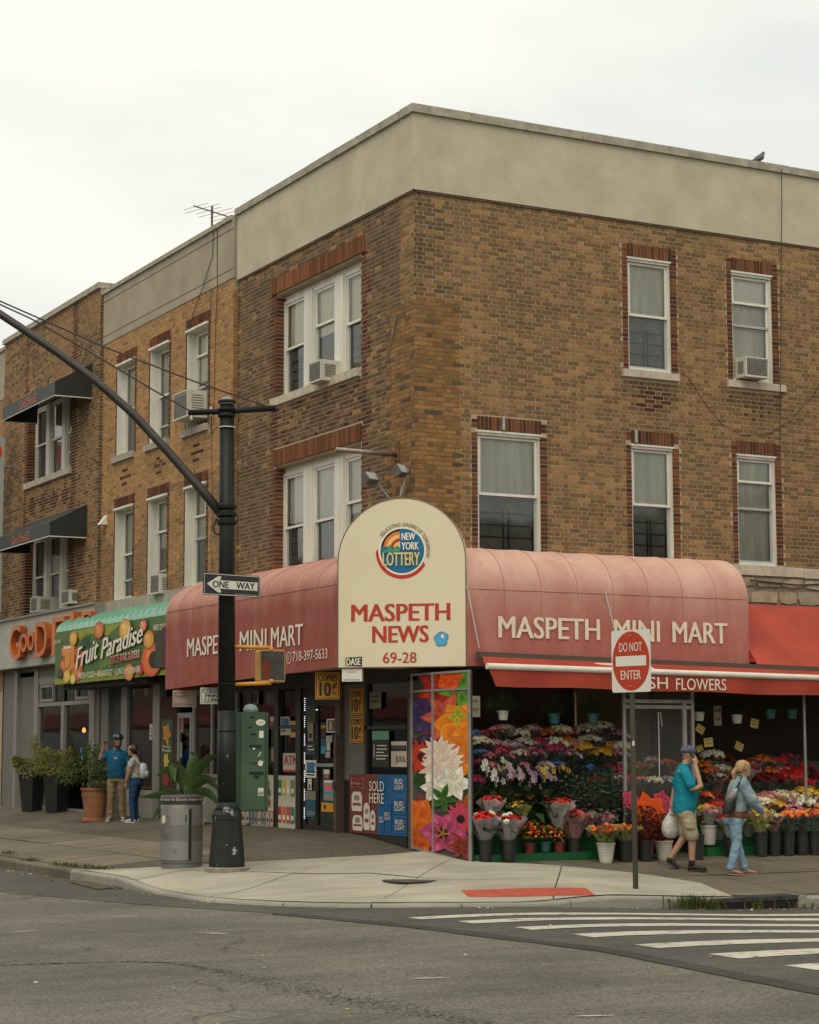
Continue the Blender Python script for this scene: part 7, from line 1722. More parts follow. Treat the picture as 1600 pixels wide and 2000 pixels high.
row([('red rose', 962, 1584, .8), ('yellow wrapped', 1010, 1590, .8), ('kalanchoe', 1040, 1600), ('red rose', 1088, 1592, .9), ('dark fern', 1216, 1600, .7), ('white', 1150, 1600, .8), ('pale pink', 1180, 1604, .8)], -1.3, 'lowest shelf row on the left', gL, .26)
# front row: buckets on the pavement and what stands in them
M_BUCK = mat('bucket_black', (.022, .022, .022), .5, var=.2, scale=9); M_BUCW = mat('bucket_white', (.60, .58, .50), .5, var=.08)
def bucket_mesh(r0, r1, h, ribs=0, m=None):
    mb = MB(); P = [(r0*.95, 0), (r0, .01)]
    for k in range(1, 7):
        z = h*k/7; r = r0+(r1-r0)*k/7; P += [(r, z-.004), (r+(.004 if ribs else 0), z), (r, z+.004)]
    P += [(r1, h-.02), (r1+.008, h-.018), (r1+.008, h), (r1-.004, h), (r1-.01, h-.03), (r0*.9, .03)]
    mb.lathe(P, (0, 0, 0), 24); return mb.mesh('bucket', m, smooth=False)
BK = {'black': bucket_mesh(.085, .115, .30, 0, M_BUCK), 'white': bucket_mesh(.085, .13, .28, 1, M_BUCW), 'tall black': bucket_mesh(.08, .10, .36, 0, M_BUCK), 'terracotta red': bucket_mesh(.065, .085, .15, 0, mat('pot_red', (.16, .03, .02), .6)), 'teal': bucket_mesh(.06, .08, .14, 0, mat('pot_teal', (.02, .12, .12), .5)), 'small white': bucket_mesh(.06, .075, .13, 0, M_BUCW)}
def bucket(kind, x, y, label, key=None, flab=None, hgt=.2, sc=1.0, Y=None, Yg=None, grp='buckets along the front of the stand'):
    if Yg is not None: u = PR.px(x, y, -Yg)[0]; p = Vector((u, Yg, z_side(u, Yg)))
    elif Y is None: p = ground_px(x, y, z_side)
    else: u, z = PR.px(x, y, -Y); p = Vector((u, Y, z))
    me = BK[kind]; o = bpy.data.objects.new('flower_bucket' if 'black' in kind or kind == 'white' else 'flower_pot', me); col.objects.link(o); o.location = p; tag(o, label, 'bucket' if 'black' in kind or kind == 'white' else 'pot', grp)
    if key:
        H = max(v.co.z for v in me.vertices); nm = 'foliage_bunch' if key in ('burgundy foliage',) else ('potted_plant' if key in ('kalanchoe', 'red anthurium') else 'bouquet')
        t = thing(nm, flab, 'bouquet' if nm == 'bouquet' else 'plant', (p.x, p.y, p.z+H-hgt), R_.uniform(0, 6), 'flowers in the front row'); t.scale = (sc,)*3
        for n_, me_, kd in PROTO[key]:
            q = bpy.data.objects.new(n_, me_); col.objects.link(q); q.parent = t
            if kd: q['kind'] = kd
    return p
bucket('black', 947, 1684, 'black bucket nearest the flower printed panel', 'red rose and gypsophila', 'red rose bouquet with white sprays nearest the flower printed panel', .12, 1.15)
bucket('black', 993, 1684, 'black bucket holding the lilac wrapped roses', 'red rose and gypsophila', 'lilac wrapped red rose bouquet, second in the front row', .12, 1.1)
bucket('terracotta red', 1034, 1668, 'small dark red pot on the green bench', 'kalanchoe', 'yellow and orange kalanchoe in the small dark red pot', .02, 1.2, Y=-1.33); bucket('teal', 1065, 1664, 'small teal pot on the green bench', 'kalanchoe', 'orange kalanchoe in the small teal pot', .02, 1.1, Y=-1.33); bucket('terracotta red', 1092, 1666, 'dark red pot beside the teal pot', 'kalanchoe', 'red kalanchoe right of the teal pot', .02, 1.0, Y=-1.33)
bucket('black', 1122, 1679, 'black bucket holding the pink wrapped roses', 'pink wrapped red rose', 'pink wrapped red rose bouquet in a black bucket', .10, 1.1)
bucket('white', 1184, 1686, 'ribbed white bucket full of orange flowers', 'orange and burgundy', 'orange and burgundy flowers in the ribbed white bucket', .10, 1.1); bucket('black', 1222, 1684, 'black bucket just left of the sign post', 'orange and burgundy', 'orange flowers in the black bucket left of the sign post', .10, 1.0)
bucket('black', 1262, 1683, 'black bucket just right of the sign post', 'burgundy foliage', 'burgundy berry foliage right of the sign post', .06, 1.15); bucket('white', 1297, 1681, 'white bucket behind the carrier bag', 'burgundy foliage', 'burgundy foliage in the white bucket behind the carrier bag', .06, .95)
bucket('tall black', 1363, 1680, 'tall black bucket behind the walking man'); bucket('white', 1386, 1650, 'white bucket with pale pink flowers between the walkers', 'pale pink', 'pale pink wrapped flowers between the two walkers', .10, 1.0, Y=-1.30)
bucket('tall black', 1487, 1662, 'black bucket beside the walking woman', 'yellow wrapped', 'yellow wrapped bouquet beside the walking woman', .10, 1.05, Yg=-1.60); bucket('tall black', 1512, 1660, 'black bucket of white flowers, second right of the woman', 'white', 'white bouquet second right of the walking woman', .10, .9, Yg=-1.56)
bucket('tall black', 1540, 1661, 'black bucket of gerberas, third right of the woman', 'gerbera', 'red and orange gerberas third right of the walking woman', .10, .95, Yg=-1.58); bucket('tall black', 1566, 1659, 'black bucket of gerberas, fourth right of the woman', 'gerbera', 'mixed gerberas fourth right of the walking woman', .10, .95, Yg=-1.56); bucket('tall black', 1592, 1658, 'black bucket of gerberas at the right picture edge', 'gerbera', 'red and orange gerberas at the right picture edge', .10, 1.0, Yg=-1.60)
bucket('black', 1430, 1664, 'black bucket hidden behind the walking woman', 'red rose', 'red rose bouquet behind the walking woman', .1, 1.0, Yg=-1.60)
# hanging baskets
for k, (x, y, lb, big) in enumerate(((983, 1398, 'white hanging pot nearest the flower printed panel', 1), (1083, 1405, 'dark hanging basket in the middle of the left bay', 0), (1158, 1405, 'dark hanging basket near the shop door', 0), (1366, 1400, 'white hanging pot at the door frame', 1), (1440, 1405, 'white hanging pot above the walking woman', 1), (1505, 1396, 'dark hanging basket right of the woman', 0), (1547, 1396, 'dark hanging basket near the far post', 0))):
    Yh = -1.25; u, z = PR.px(x, y, -Yh); t = thing('hanging_basket', lb, 'hanging pot', (u, Yh, z), 0, 'hanging baskets')
    me = BK['small white'] if big else BK['teal']; o = bpy.data.objects.new('pot', me); col.objects.link(o); o.parent = t
    o.location = (0, 0, -.06)
    for nm, me, kd in PROTO['trailing plant']: q = bpy.data.objects.new(nm, me); col.objects.link(q); q.parent = t; q.location = (0, 0, .03); q['kind'] = 'stuff'
    mb = MB()
    for a_ in (0, 2.1, 4.2): mb.tube([(.07*math.cos(a_), .07*math.sin(a_), .06), (0, 0, .28), (0, 0, max(.3, 2.8-z))], .003, 4)
    mb.build('hanger', M_GUARD, t, local=True)
# price cards
M_CARD = mat('card_yellow', srgb(190, 168, 96), .7, var=.1)
for k, (x, y, w_, h_, rt, Y) in enumerate(((1138, 1450, 24, 18, -.4, -.5), (1194, 1456, 25, 18, .1, -.5), (1217, 1496, 22, 18, .15, -.75), (1210, 1552, 9, 18, -.2, -1.0), (1368, 1424, 20, 16, -.5, -1.2), (1384, 1450, 22, 18, .1, -1.2), (1402, 1398, 19, 40, 0, -.9), (1474, 1413, 20, 18, -.2, -1.2), (1444, 1458, 20, 16, -.4, -1.0), (1367, 1462, 16, 12, .3, -1.1), (928, 1380, 22, 40, 0, -.9))):
    u, z = PR.px(x, y, -Y); P_ = Plane((0, Y, 0), (1, 0, 0)); s_ = 1/137.0; t = thing('price_card', 'handwritten %s card, %s price card counting from the left' % ('pale paper' if h_ > 30 else 'yellow', ORD[[10, 0, 1, 3, 2, 4, 6, 5, 7, 9, 8][k] if k < 11 else k]), 'price card', (u, Y, z), 0, 'price cards among the flowers')
    c_, s2 = math.cos(rt), math.sin(rt); Q = lambda a_, b_, w: P_.p(u+(a_*c_-b_*s2)*s_, z+(a_*s2+b_*c_)*s_, w)
    mb = MB(); mb.prism([Q(-w_/2, -h_/2, 0), Q(w_/2, -h_/2, 0), Q(w_/2, h_/2, 0), Q(-w_/2, h_/2, 0)], (0, -.003, 0)); mb.build('card', M_CARD if h_ < 30 else mat('paper_pale', (.42, .39, .30), .8), t)
    mb = MB()
    for r_ in range(2):
        n_ = 4
        for i in range(n_):
            a0_ = -w_*.35+w_*.7*i/n_; mb.quad(Q(a0_, h_*(.18-.4*r_), .005), Q(a0_+w_*.10, h_*(.18-.4*r_), .005), Q(a0_+w_*.12, h_*(.34-.4*r_), .005), Q(a0_+w_*.03, h_*(.34-.4*r_), .005))
    mb.build('handwriting', mat('ink_brown', (.12, .06, .02), .7), t, fix=False, kind='stuff')
# clear screen frame and door of the stand
fd = thing('screen_door_frame', 'aluminium door frame with clear plastic in the middle of the flower stand', 'door frame', (2.7, -1.55, .05))
YF = 1.55; M_PLAST = cello('clear_plastic', (.4, .4, .38), .10)
def fx(x, y=1480): return PR.px(x, y, YF)[0]
for x0, x1, z0, z1 in ((1219, 1224, .08, 2.76), (1353, 1358, .08, 2.76), (1336, 1343, .9, 2.33)): mb = MB(); mb.pbox(PR, fx(x0), fx(x1), z0, z1, YF-.04, YF); mb.build('post', M_ALU, fd)
for z in (2.33, 2.25): mb = MB(); mb.pbox(PR, fx(1224), fx(1353), z, z+.05, YF-.03, YF+.01 if z > 2.3 else YF-.005); mb.build('rail', M_ALU, fd)
mb = MB(); mb.pquad(PR, fx(1224), fx(1353), .5, 2.74, YF-.02); mb.build('clear_sheet', M_PLAST, fd, fix=False)
mb = MB(); mb.tube([PR.p(fx(1290), 2.2, YF-.03), PR.p(fx(1290.5), 1.9, YF-.03), PR.p(fx(1290), 1.28, YF-.03)], .008, 6); mb.tube([PR.p(fx(1294), 2.2, YF-.03), PR.p(fx(1297), 2.0, YF-.03)], .006, 6); mb.build('cord', M_SIGW, fd)
inr = thing('shop_counter', 'wood brown back wall behind the clear plastic door', 'back wall', (2.9, -.2, .1)); mb = MB(); mb.box((2.6, -.1, .1), (3.95, -.04, 2.7)); mb.build('panel', mat('counter_brown', (.09, .065, .035), .8, var=.3, scale=2), inr)
for k, (key, x, y) in enumerate((('orange and burgundy', 1250, 1484), ('lilac and white', 1274, 1488), ('orange', 1300, 1490), ('red rose', 1322, 1498), ('pink', 1250, 1525), ('cream', 1275, 1528), ('lilac and white', 1300, 1526))): put(key, x, y, -.6 if y < 1500 else -.9, .36, '%s bouquet, %s seen through the clear plastic door' % (key, ORD[k]), 'flowers behind the plastic door', .9)
mb = MB(); mb.box((2.6, -1.1, .55), (3.95, -.12, .85)); mb.build('counter', M_SHELF, inr)
fp = thing('far_post', 'thin pale post at the right end of the flower stand', 'post', (5.6, -1.5, 0)); mb = MB(); mb.pbox(PR, fx(1572), fx(1576), .9, 2.74, YF-.02, YF); mb.build('tube', M_ALU, fp)
bp_ = thing('bamboo_pole', 'thin bamboo pole hanging in the left flower bay', 'pole', (1.6, -1.3, 1.6)); mb = MB(); mb.tube([PR.p(*PR.px(1124, 1352, 1.3), 1.3), PR.p(*PR.px(1125, 1418, 1.3), 1.3)], .012, 6); mb.build('stick', mat('bamboo', (.3, .24, .13), .6), bp_)
# printed flower banner low in the doorway
bnr = thing('flower_banner', 'low banner printed with a large orange flower beside the sign post', 'banner', (2.7, -1.5, .2))
a_, b_, c_, d_ = PR.rect(1224, 1545, 1314, 1668, YF+.02); mb = MB(); mb.pbox(PR, a_, b_, c_, d_, YF-.01, YF+.01); mb.build('board', mat('banner_dark', (.03, .02, .018), .5), bnr)
pr = Print(PR, YF+.012); W, Hh, a, c = b_-a_, d_-c_, a_, c_
for q in ((.10, .95), (.75, .97), (.9, .7), (1.0, .5)): pr.flower(*ff(min(.88, q[0]), min(.86, q[1])), .16, 5, srgb(196, 70, 100), srgb(130, 30, 60), wd=.9)
pr.rect(a, b_, c, c+Hh*.35, srgb(120, 24, 22)); pr.flower(*ff(.48, .62), .33, 7, srgb(226, 92, 20), srgb(190, 50, 14), wd=1.0, rows=2); pr.done('print', bnr)

# ---------------------------------------------------------------- flower printed side panel
fpn = thing('flower_print_panel', 'tall side panel printed with giant bright flowers', 'panel', (.03, -1.55, .12))
PN = Plane((.035, 0.05, 0), (0, -1, 0)); pu0, pu1 = PN.px(806, 1500)[0], PN.px(920, 1500)[0]; pz1 = 2.76
def pz0(u): return PN.px(806, 1657)[1]+(PN.px(920, 1690)[1]-PN.px(806, 1657)[1])*(u-pu0)/(pu1-pu0)
W = pu1-pu0; NS = 12
class PanelPrint(Print):
    def poly(s, pts, c, cc=None, ctr=None):                # keep the print inside the panel
        pts = [(min(max(u, pu0+.01), pu1-.01), min(max(z, pz0(min(max(u, pu0), pu1))+.02), pz1-.02)) for u, z in pts]
        if ctr is None: ctr = (sum(p[0] for p in pts)/len(pts), sum(p[1] for p in pts)/len(pts))
        super().poly(pts, c, cc, (min(max(ctr[0], pu0+.01), pu1-.01), min(max(ctr[1], pz0(pu1)+.02), pz1-.02)))
mb = MB(); mb.prism([PN.p(pu0, pz0(pu0), -.03), PN.p(pu1, pz0(pu1), -.03), PN.p(pu1, pz1, -.03), PN.p(pu0, pz1, -.03)], PN.n*.03); mb.build('board', mat('panel_dark', (.05, .045, .045), .4), fpn)
pr = PanelPrint(PN, .0015, .00002)
def pp(x, y): return PN.px(x, y)
def pr_(px_r): return px_r/F*28.0                         # vertical size of a pixel radius
HS = 2.05                                                # the print is foreshortened: widths grow by this
def gflower(x, y, r, n, c, cc, mid=None, wd=.7, rows=1, a0=0.0, ell=HS):
    u, z = pp(x, y)
    for q in range(rows):
        for k in range(n):
            an = a0+2*PI*(k+.5*q)/n+R_.uniform(-.12, .12); rr = pr_(r)*(1-.28*q)*R_.uniform(.88, 1.1); f = R_.uniform(.82, 1.12); cw = tuple(v*f for v in c)
            pts = []
            for i in range(11):
                t = i/10; hw = math.sin(PI*t**.75)*wd/2; pts.append((t, hw))
            pts += [(x_, -y_) for x_, y_ in pts[-2:0:-1]]
            X_ = lambda x_, y_: (u+ell*rr*(x_*math.cos(an)-y_*math.sin(an)), z+rr*(x_*math.sin(an)+y_*math.cos(an)))
            if r > 25: pr.poly([X_(x_*1.02, y_*1.1) for x_, y_ in pts], tuple(v*.55 for v in cw), tuple(v*.6 for v in cc), X_(.3, 0))
            pr.poly([X_(x_, y_) for x_, y_ in pts], cw, cc, X_(.3, 0))
            if wd > .4 and r > 25:
                lt = tuple(min(1, v*1.25+.04) for v in cw); pr.poly([X_(.45+x_*.42, .12*wd+y_*.4) for x_, y_ in pts], cw, lt, X_(.72, .13*wd))
                for q_ in (-.18, .0, .2): pr.poly([X_(.12, q_*.3), X_(.55, q_*wd+.008), X_(.86, q_*wd*.9), X_(.55, q_*wd-.008)], tuple(v*.72 for v in cw))
    if mid: pr.poly([(u+ell*pr_(r)*.24*math.cos(t), z+pr_(r)*.24*math.sin(t)) for t in [k*.42 for k in range(15)]], mid, tuple(v*.4 for v in mid))
G1, G2 = srgb(96, 150, 40), srgb(40, 84, 24)
rg = random.Random(21)
for k_ in range(46):                                       # small blooms and leaves behind the big ones
    cc_ = rg.choice([(srgb(60, 100, 34), srgb(24, 50, 18)), (srgb(150, 40, 26), srgb(80, 16, 12)), (srgb(70, 40, 90), srgb(30, 18, 44)), (srgb(190, 100, 30), srgb(110, 50, 16)), (srgb(44, 76, 28), srgb(16, 34, 12)), (srgb(160, 70, 90), srgb(80, 24, 40))])
    gflower(rg.uniform(812, 912), rg.uniform(1325, 1660), rg.uniform(14, 24), rg.choice([5, 6, 9]), cc_[0], cc_[1], None, wd=rg.choice([.5, .8]))
gflower(830, 1398, 43, 6, srgb(66, 46, 96), srgb(30, 20, 50), wd=.9); gflower(822, 1470, 41, 5, srgb(56, 36, 70), srgb(28, 18, 36), wd=.9)
gflower(860, 1340, 49, 7, srgb(176, 40, 20), srgb(96, 16, 10), wd=.6); gflower(905, 1345, 49, 8, G1, G2, wd=.45); gflower(880, 1325, 28, 5, srgb(216, 84, 20), srgb(190, 50, 14), wd=.9); gflower(868, 1400, 49, 6, srgb(206, 84, 62), srgb(150, 50, 36), wd=.5)
gflower(898, 1415, 49, 6, srgb(232, 140, 26), srgb(206, 86, 16), wd=.95); gflower(905, 1470, 52, 7, srgb(230, 132, 24), srgb(200, 80, 16), wd=.95, rows=2); gflower(895, 1400, 21, 4, srgb(190, 180, 40), srgb(120, 130, 30), wd=.6)
gflower(825, 1478, 36, 20, srgb(206, 62, 22), srgb(150, 30, 14), srgb(70, 14, 12), wd=.28, rows=2)
for x, y, r in ((858, 1470, 36), (875, 1490, 38), (850, 1500, 30)): gflower(x, y, r, 13, srgb(232, 222, 206), srgb(206, 150, 120), wd=.32, rows=2)
gflower(852, 1540, 33, 6, srgb(228, 222, 204), srgb(190, 184, 150), wd=.6); gflower(889, 1530, 36, 6, srgb(234, 228, 212), srgb(196, 190, 160), wd=.6); gflower(868, 1560, 28, 5, srgb(60, 110, 40), srgb(24, 60, 20), wd=.4)
gflower(815, 1600, 46, 6, srgb(226, 112, 20), srgb(186, 64, 14), wd=.95); gflower(822, 1640, 33, 5, srgb(214, 100, 20), srgb(160, 50, 14), wd=.9)
gflower(903, 1600, 34, 20, srgb(206, 70, 96), srgb(160, 36, 60), srgb(50, 16, 24), wd=.28, rows=2); gflower(868, 1628, 46, 6, srgb(190, 76, 120), srgb(110, 26, 50), srgb(70, 20, 24), wd=.72); gflower(868, 1628, 16, 5, srgb(206, 160, 60), srgb(120, 60, 30), wd=.16); gflower(905, 1655, 28, 6, srgb(140, 50, 24), srgb(70, 24, 14), wd=.5)
pr.done('flower_print', fpn, .35)
for x in (806.5, 848, 919): mb = MB(); u = PN.px(x, 1500)[0]; mb.prism([PN.p(u-.018, pz0(u), .0), PN.p(u+.018, pz0(u), .0), PN.p(u+.018, pz1, .0), PN.p(u-.018, pz1, .0)], PN.n*.03); mb.build('upright', M_ALU, fpn)
for z in (PN.px(860, 1350)[1], pz1-.03): mb = MB(); mb.pbox(PN, pu0, pu1, z, z+.03, .001, .026); mb.build('cross_rail', M_ALU, fpn)
mb = MB(); mb.prism([PN.p(pu0, pz0(pu0), .0), PN.p(pu1, pz0(pu1), .0), PN.p(pu1, pz0(pu1)+.035, .0), PN.p(pu0, pz0(pu0)+.035, .0)], PN.n*.028); mb.build('bottom_rail', M_ALU, fpn)

# ---------------------------------------------------------------- planters by the shops
M_PLB = mat('planter_black', (.018, .018, .02), .5, var=.2, scale=4); M_TERR = mat('terracotta', (.36, .16, .07), .8, c2=(.26, .11, .05), scale=5, bump=.2)
def planter(px, ht, wb, wt, label, lm, crown, seed):
    p = ground_px(*px, z_side); t = thing('tall_planter', label, 'planter', p, 0, 'black planters outside the leftmost shop')
    mb = MB(); mb.lathe([(wb, 0), (wb, .01), (wt, ht), (wt-.03, ht), (wt-.05, ht-.06)], p, sq=4, a0=.5); mb.build('pot', M_PLB, t)
    sh = thing('planter_shrub', 'leafy shrub growing in the %s' % label, 'shrub', (p.x, p.y, p.z+ht-.06), 0, 'shrubs in planters'); rs = random.Random(seed)
    mb = MB()
    for i in range(2200):
        f = rs.random()**.4; d = Vector((rs.gauss(0, 1), rs.gauss(0, 1), rs.gauss(0, 1))).normalized(); c_ = rs.choice(crown); q = Vector((c_[0]+d.x*c_[2]*f, c_[1]+d.y*c_[2]*f, c_[3]+d.z*c_[4]*f)); leaf(mb, q, d+Vector((0, 0, .5)), rs.uniform(.04, .08), rs.uniform(.022, .04), .3)
    mb.build('foliage', lm, sh, fix=False, local=True, kind='stuff'); mb = MB()
    for c_ in crown: mb.tube([(0, 0, -.05), (c_[0]*.5, c_[1]*.5, c_[3]*.5), (c_[0], c_[1], c_[3]+c_[4]*.6)], .010, 5)
    mb.build('stem', mat('stem_brown', (.08, .06, .03), .8), sh, local=True)
    return t
planter((62, 1585), .78, .21, .29, 'first black tapered planter from the left', M_LEAFY, [(0, 0, .34, .18, .22), (.05, 0, .17, .5, .4), (-.35, 0, .10, .35, .1), (-.2, .1, .2, .25, .16), (.2, -.1, .25, .25, .2)], 1)
planter((110, 1587), .80, .21, .29, 'second black tapered planter from the left', M_LEAFY, [(0, 0, .42, .26, .28), (.28, 0, .28, .36, .24), (-.25, .1, .28, .36, .24)], 2)
p = ground_px(185, 1604, z_side); t = thing('terracotta_pot', 'large terracotta pot beside the man in the helmet', 'pot', p)
mb = MB(); mb.lathe([(.20, 0), (.24, .0), (.245, .05), (.20, .06)], p, 28); mb.build('saucer', M_TERR, t, auto=40)
mb = MB(); mb.lathe([(.185, .06), (.20, .12), (.235, .42), (.24, .44), (.245, .45), (.25, .57), (.275, .58), (.28, .63), (.25, .63), (.24, .56)], p, 28); mb.build('pot', M_TERR, t, auto=30)
mb = MB()
for k in range(28): a_ = 2*PI*k/28; mb.box((p.x+.249*math.cos(a_)-.006, p.y+.249*math.sin(a_)-.006, p.z+.46), (p.x+.249*math.cos(a_)+.006, p.y+.249*math.sin(a_)+.006, p.z+.56))
mb.build('fluting', M_TERR, t, kind='stuff')
sh = thing('palm_shrub', 'bushy green plant with an upright palm frond in the terracotta pot', 'shrub', (p.x, p.y, p.z+.55)); rs = random.Random(4); mb = MB()
for i in range(2600):
    f = rs.random()**.4; d = Vector((rs.gauss(0, 1), rs.gauss(0, 1), rs.gauss(0, 1))).normalized(); c_ = rs.choice([(0, 0, .42, .42, .34), (-.45, .2, .28, .38, .22), (.15, -.1, .32, .2, .18), (-.1, 0, .36, .62, .3)]); q = Vector((c_[0]+d.x*c_[2]*f, c_[1]+d.y*c_[2]*f, c_[3]+d.z*c_[4]*f)); leaf(mb, q, d+Vector((0, 0, .4)), rs.uniform(.05, .1), rs.uniform(.025, .04), .3)
mb.build('foliage', M_LEAFM, sh, fix=False, local=True, kind='stuff')
def frond(mb, base, d, ln, n=18, wd=.2, lw=.02):
    d = Vector(d).normalized(); s = d.cross(Vector((0, 0, 1))).normalized() if abs(d.z) < .99 else Vector((.88, -.47, 0)); P = [Vector(base)+d*ln*t-Vector((0, 0, .25*ln*t*t)) for t in [k/n for k in range(n+1)]]; mb.tube(P, .007, 5, caps=False)
    for k in range(3, n+1):
        for sg_ in (-1, 1): L_ = wd*math.sin(PI*(.15+.8*k/n)); q = P[k]; e = q+(s*sg_*.8+d*.55)*L_; w_ = d*lw/2; mb.add([q-w_, q+w_, e], [(0, 1, 2)])
mb = MB()
for d in ((.05, .0, 1), (-.3, .2, .9), (.35, -.15, .9), (-.6, .2, .7), (.5, .3, .8)): frond(mb, (0, 0, .2), d, .95 if d[2] == 1 else .8)
mb.build('frond', leaf_mat('palm_green', (.10, .13, .05), (.05, .075, .03)), sh, fix=False, local=True, kind='stuff')
# banana plant behind the bin
p = ground_px(366, 1614, z_side); t = thing('concrete_planter', 'low grey planter of the banana plant behind the litter bin', 'planter', p); mb = MB(); mb.lathe([(.30, 0), (.36, .42), (.31, .42), (.29, .34)], p, sq=4); mb.build('pot', M_CONC, t)
bn_ = thing('banana_plant', 'banana plant with large drooping leaves behind the litter bin', 'plant', (p.x, p.y, p.z+.35)); M_BAN = leaf_mat('banana_leaf', (.10, .165, .05), (.05, .09, .028), .4); bn_.scale = (.82,)*3
vr, vf = Vector((.881, -.4727, 0)), Vector((.4727, .881, 0))
def banana(pts, wd):
    mb = MB(); n = 14; P = [Vector(q) for q in pts]
    def at(t):
        t *= len(P)-1; i = min(int(t), len(P)-2); f = t-i; a0, a1, a2, a3 = P[max(0, i-1)], P[i], P[i+1], P[min(len(P)-1, i+2)]
        return .5*((2*a1)+(a2-a0)*f+(2*a0-5*a1+4*a2-a3)*f*f+(3*a1-a0-3*a2+a3)*f**3)
    for k in range(n+1):
        t = k/n; c_ = at(t); d = (at(min(1, t+.02))-at(max(0, t-.02))).normalized(); s = d.cross(vf); s = (s*.75+d.cross(Vector((0, 0, 1)))*.5); s = s.normalized() if s.length > .05 else vr; u_ = s.cross(d); hw = 1.0*wd*math.sin(PI*min(1, max(0, (t-.18)/.82))**.8) if t > .18 else .008; hw = max(hw, .006)
        for f in (-1, -.5, 0, .5, 1): mb.v.append(c_+s*hw*f+u_*(abs(f)*hw*.22)); mb.c.append(None)
    mb.f = [(k*5+i, k*5+i+1, k*5+i+6, k*5+i+5) for k in range(n) for i in range(4)]; mb.mi = [0]*len(mb.f)
    mb.build('leaf', M_BAN, bn_, fix=False, local=True, smooth=True)
def L3(r, f, z): return vr*r+vf*f+Vector((0, 0, z))
for pts, w_ in (([L3(0, 0, 0), L3(-.1, 0, .45), L3(-.35, -.05, .75), L3(-.65, -.1, .62)], .15), ([L3(0, 0, 0), L3(-.05, 0, .5), L3(-.3, -.1, .85), L3(-.25, -.2, .5)], .16), ([L3(.02, 0, 0), L3(.08, 0, .5), L3(.35, -.05, .9), L3(.62, -.05, 1.05)], .15), ([L3(.02, 0, 0), L3(.1, -.05, .35), L3(.4, -.1, .55), L3(.68, -.12, .30)], .15), ([L3(0, 0, 0), L3(-.2, -.1, .25), L3(-.55, -.15, .22), L3(-.98, -.2, .18)], .13), ([L3(0, 0, 0), L3(.15, -.1, .25), L3(.45, -.15, .25), L3(.68, -.2, 0)], .14), ([L3(0, 0, 0), L3(-.15, -.1, .18), L3(-.45, -.15, .05), L3(-.7, -.15, -.25)], .13), ([L3(0, 0, 0), L3(.02, .1, .6), L3(.1, .2, 1.0), L3(.0, .3, 1.1)], .13)): banana(pts, w_*.85)
for x in (-.05, .06): mb = MB(); mb.tube([L3(x, 0, -.1), L3(x*.8, 0, .45)], [.035, .02], 8); mb.build('stem', M_LEAFM, bn_, local=True, smooth=True)
# ================================================================== people
def fuse(mb, name, m, parent, vox=.011, smooth=4, fold=None):
    if fold is None: fold = {'shirt': .008, 'shorts': .009, 'jacket': .012, 'jeans': .009, 'trousers': .011, 'tied_shirt': .01, 'hair': -.007}.get(name, 0)
    """lofted pieces grown into one continuous surface"""
    me = mb.mesh(name, None, fix=True); o = bpy.data.objects.new('tmp', me); col.objects.link(o)
    r = o.modifiers.new('r', 'REMESH'); r.mode = 'VOXEL'; r.voxel_size = vox; r.use_smooth_shade = True
    s = o.modifiers.new('s', 'SMOOTH'); s.iterations = smooth; s.factor = .5
    bpy.context.view_layer.update()
    out = bpy.data.meshes.new_from_object(o.evaluated_get(bpy.context.evaluated_depsgraph_get()))
    bpy.data.objects.remove(o); bpy.data.meshes.remove(me)
    if fold:
        N = len(out.vertices); co = np.empty(N*3, np.float32); nr = np.empty(N*3, np.float32)
        out.vertices.foreach_get('co', co); out.vertices.foreach_get('normal', nr); co = co.reshape(-1, 3); nr = nr.reshape(-1, 3)
        for i in range(N):
            x, y, z = (float(q) for q in co[i])
            d = mnoise.noise((x*7, y*7, z*16+x*6))*.6+mnoise.noise((x*14+z*9, y*14, z*22))*.5 if fold > 0 else mnoise.noise((x*34, y*34, z*9))
            co[i] += nr[i]*(abs(fold)*d)
        out.vertices.foreach_set('co', co.ravel()); out.update()
    out.name = name; out.materials.clear(); out.materials.append(m)
    q = bpy.data.objects.new(name, out); col.objects.link(q); q.parent = parent
    return q
def V(*a): return Vector(a)
def chain(mb, pts, rad_, seg=12):
    """limb through joints, with rounded ends"""
    P = [Vector(p) for p in pts]; d0 = (P[0]-P[1]).normalized(); d1 = (P[-1]-P[-2]).normalized(); r = list(rad_)
    P2 = [P[0]+d0*r[0]*.85, P[0]+d0*r[0]*.5]+P+[P[-1]+d1*r[-1]*.5, P[-1]+d1*r[-1]*.85]; r2 = [r[0]*.4, r[0]*.8]+r+[r[-1]*.8, r[-1]*.4]
    Q, rr = [P2[0]], [r2[0]]
    for i in range(len(P2)-1):
        for k in (1, 2): Q.append(P2[i].lerp(P2[i+1], k/2)); rr.append(r2[i]+(r2[i+1]-r2[i])*k/2)
    mb.tube(Q, rr, seg)
def torso(mb, rings, seg=18):
    """rings of (x, y, z, depth radius, width radius)"""
    mb.limb([(V(x, y, z), rx, ry, V(1, 0, 0), V(0, 1, 0)) for x, y, z, rx, ry in rings], seg)
def ball(mb, c, rx, ry, rz, n=10):
    c = Vector(c); mb.limb([(c+V(0, 0, -rz*math.cos(PI*k/n)), max(.002, rx*math.sin(PI*k/n)), max(.002, ry*math.sin(PI*k/n)), V(1, 0, 0), V(0, 1, 0)) for k in range(n+1)], 14)
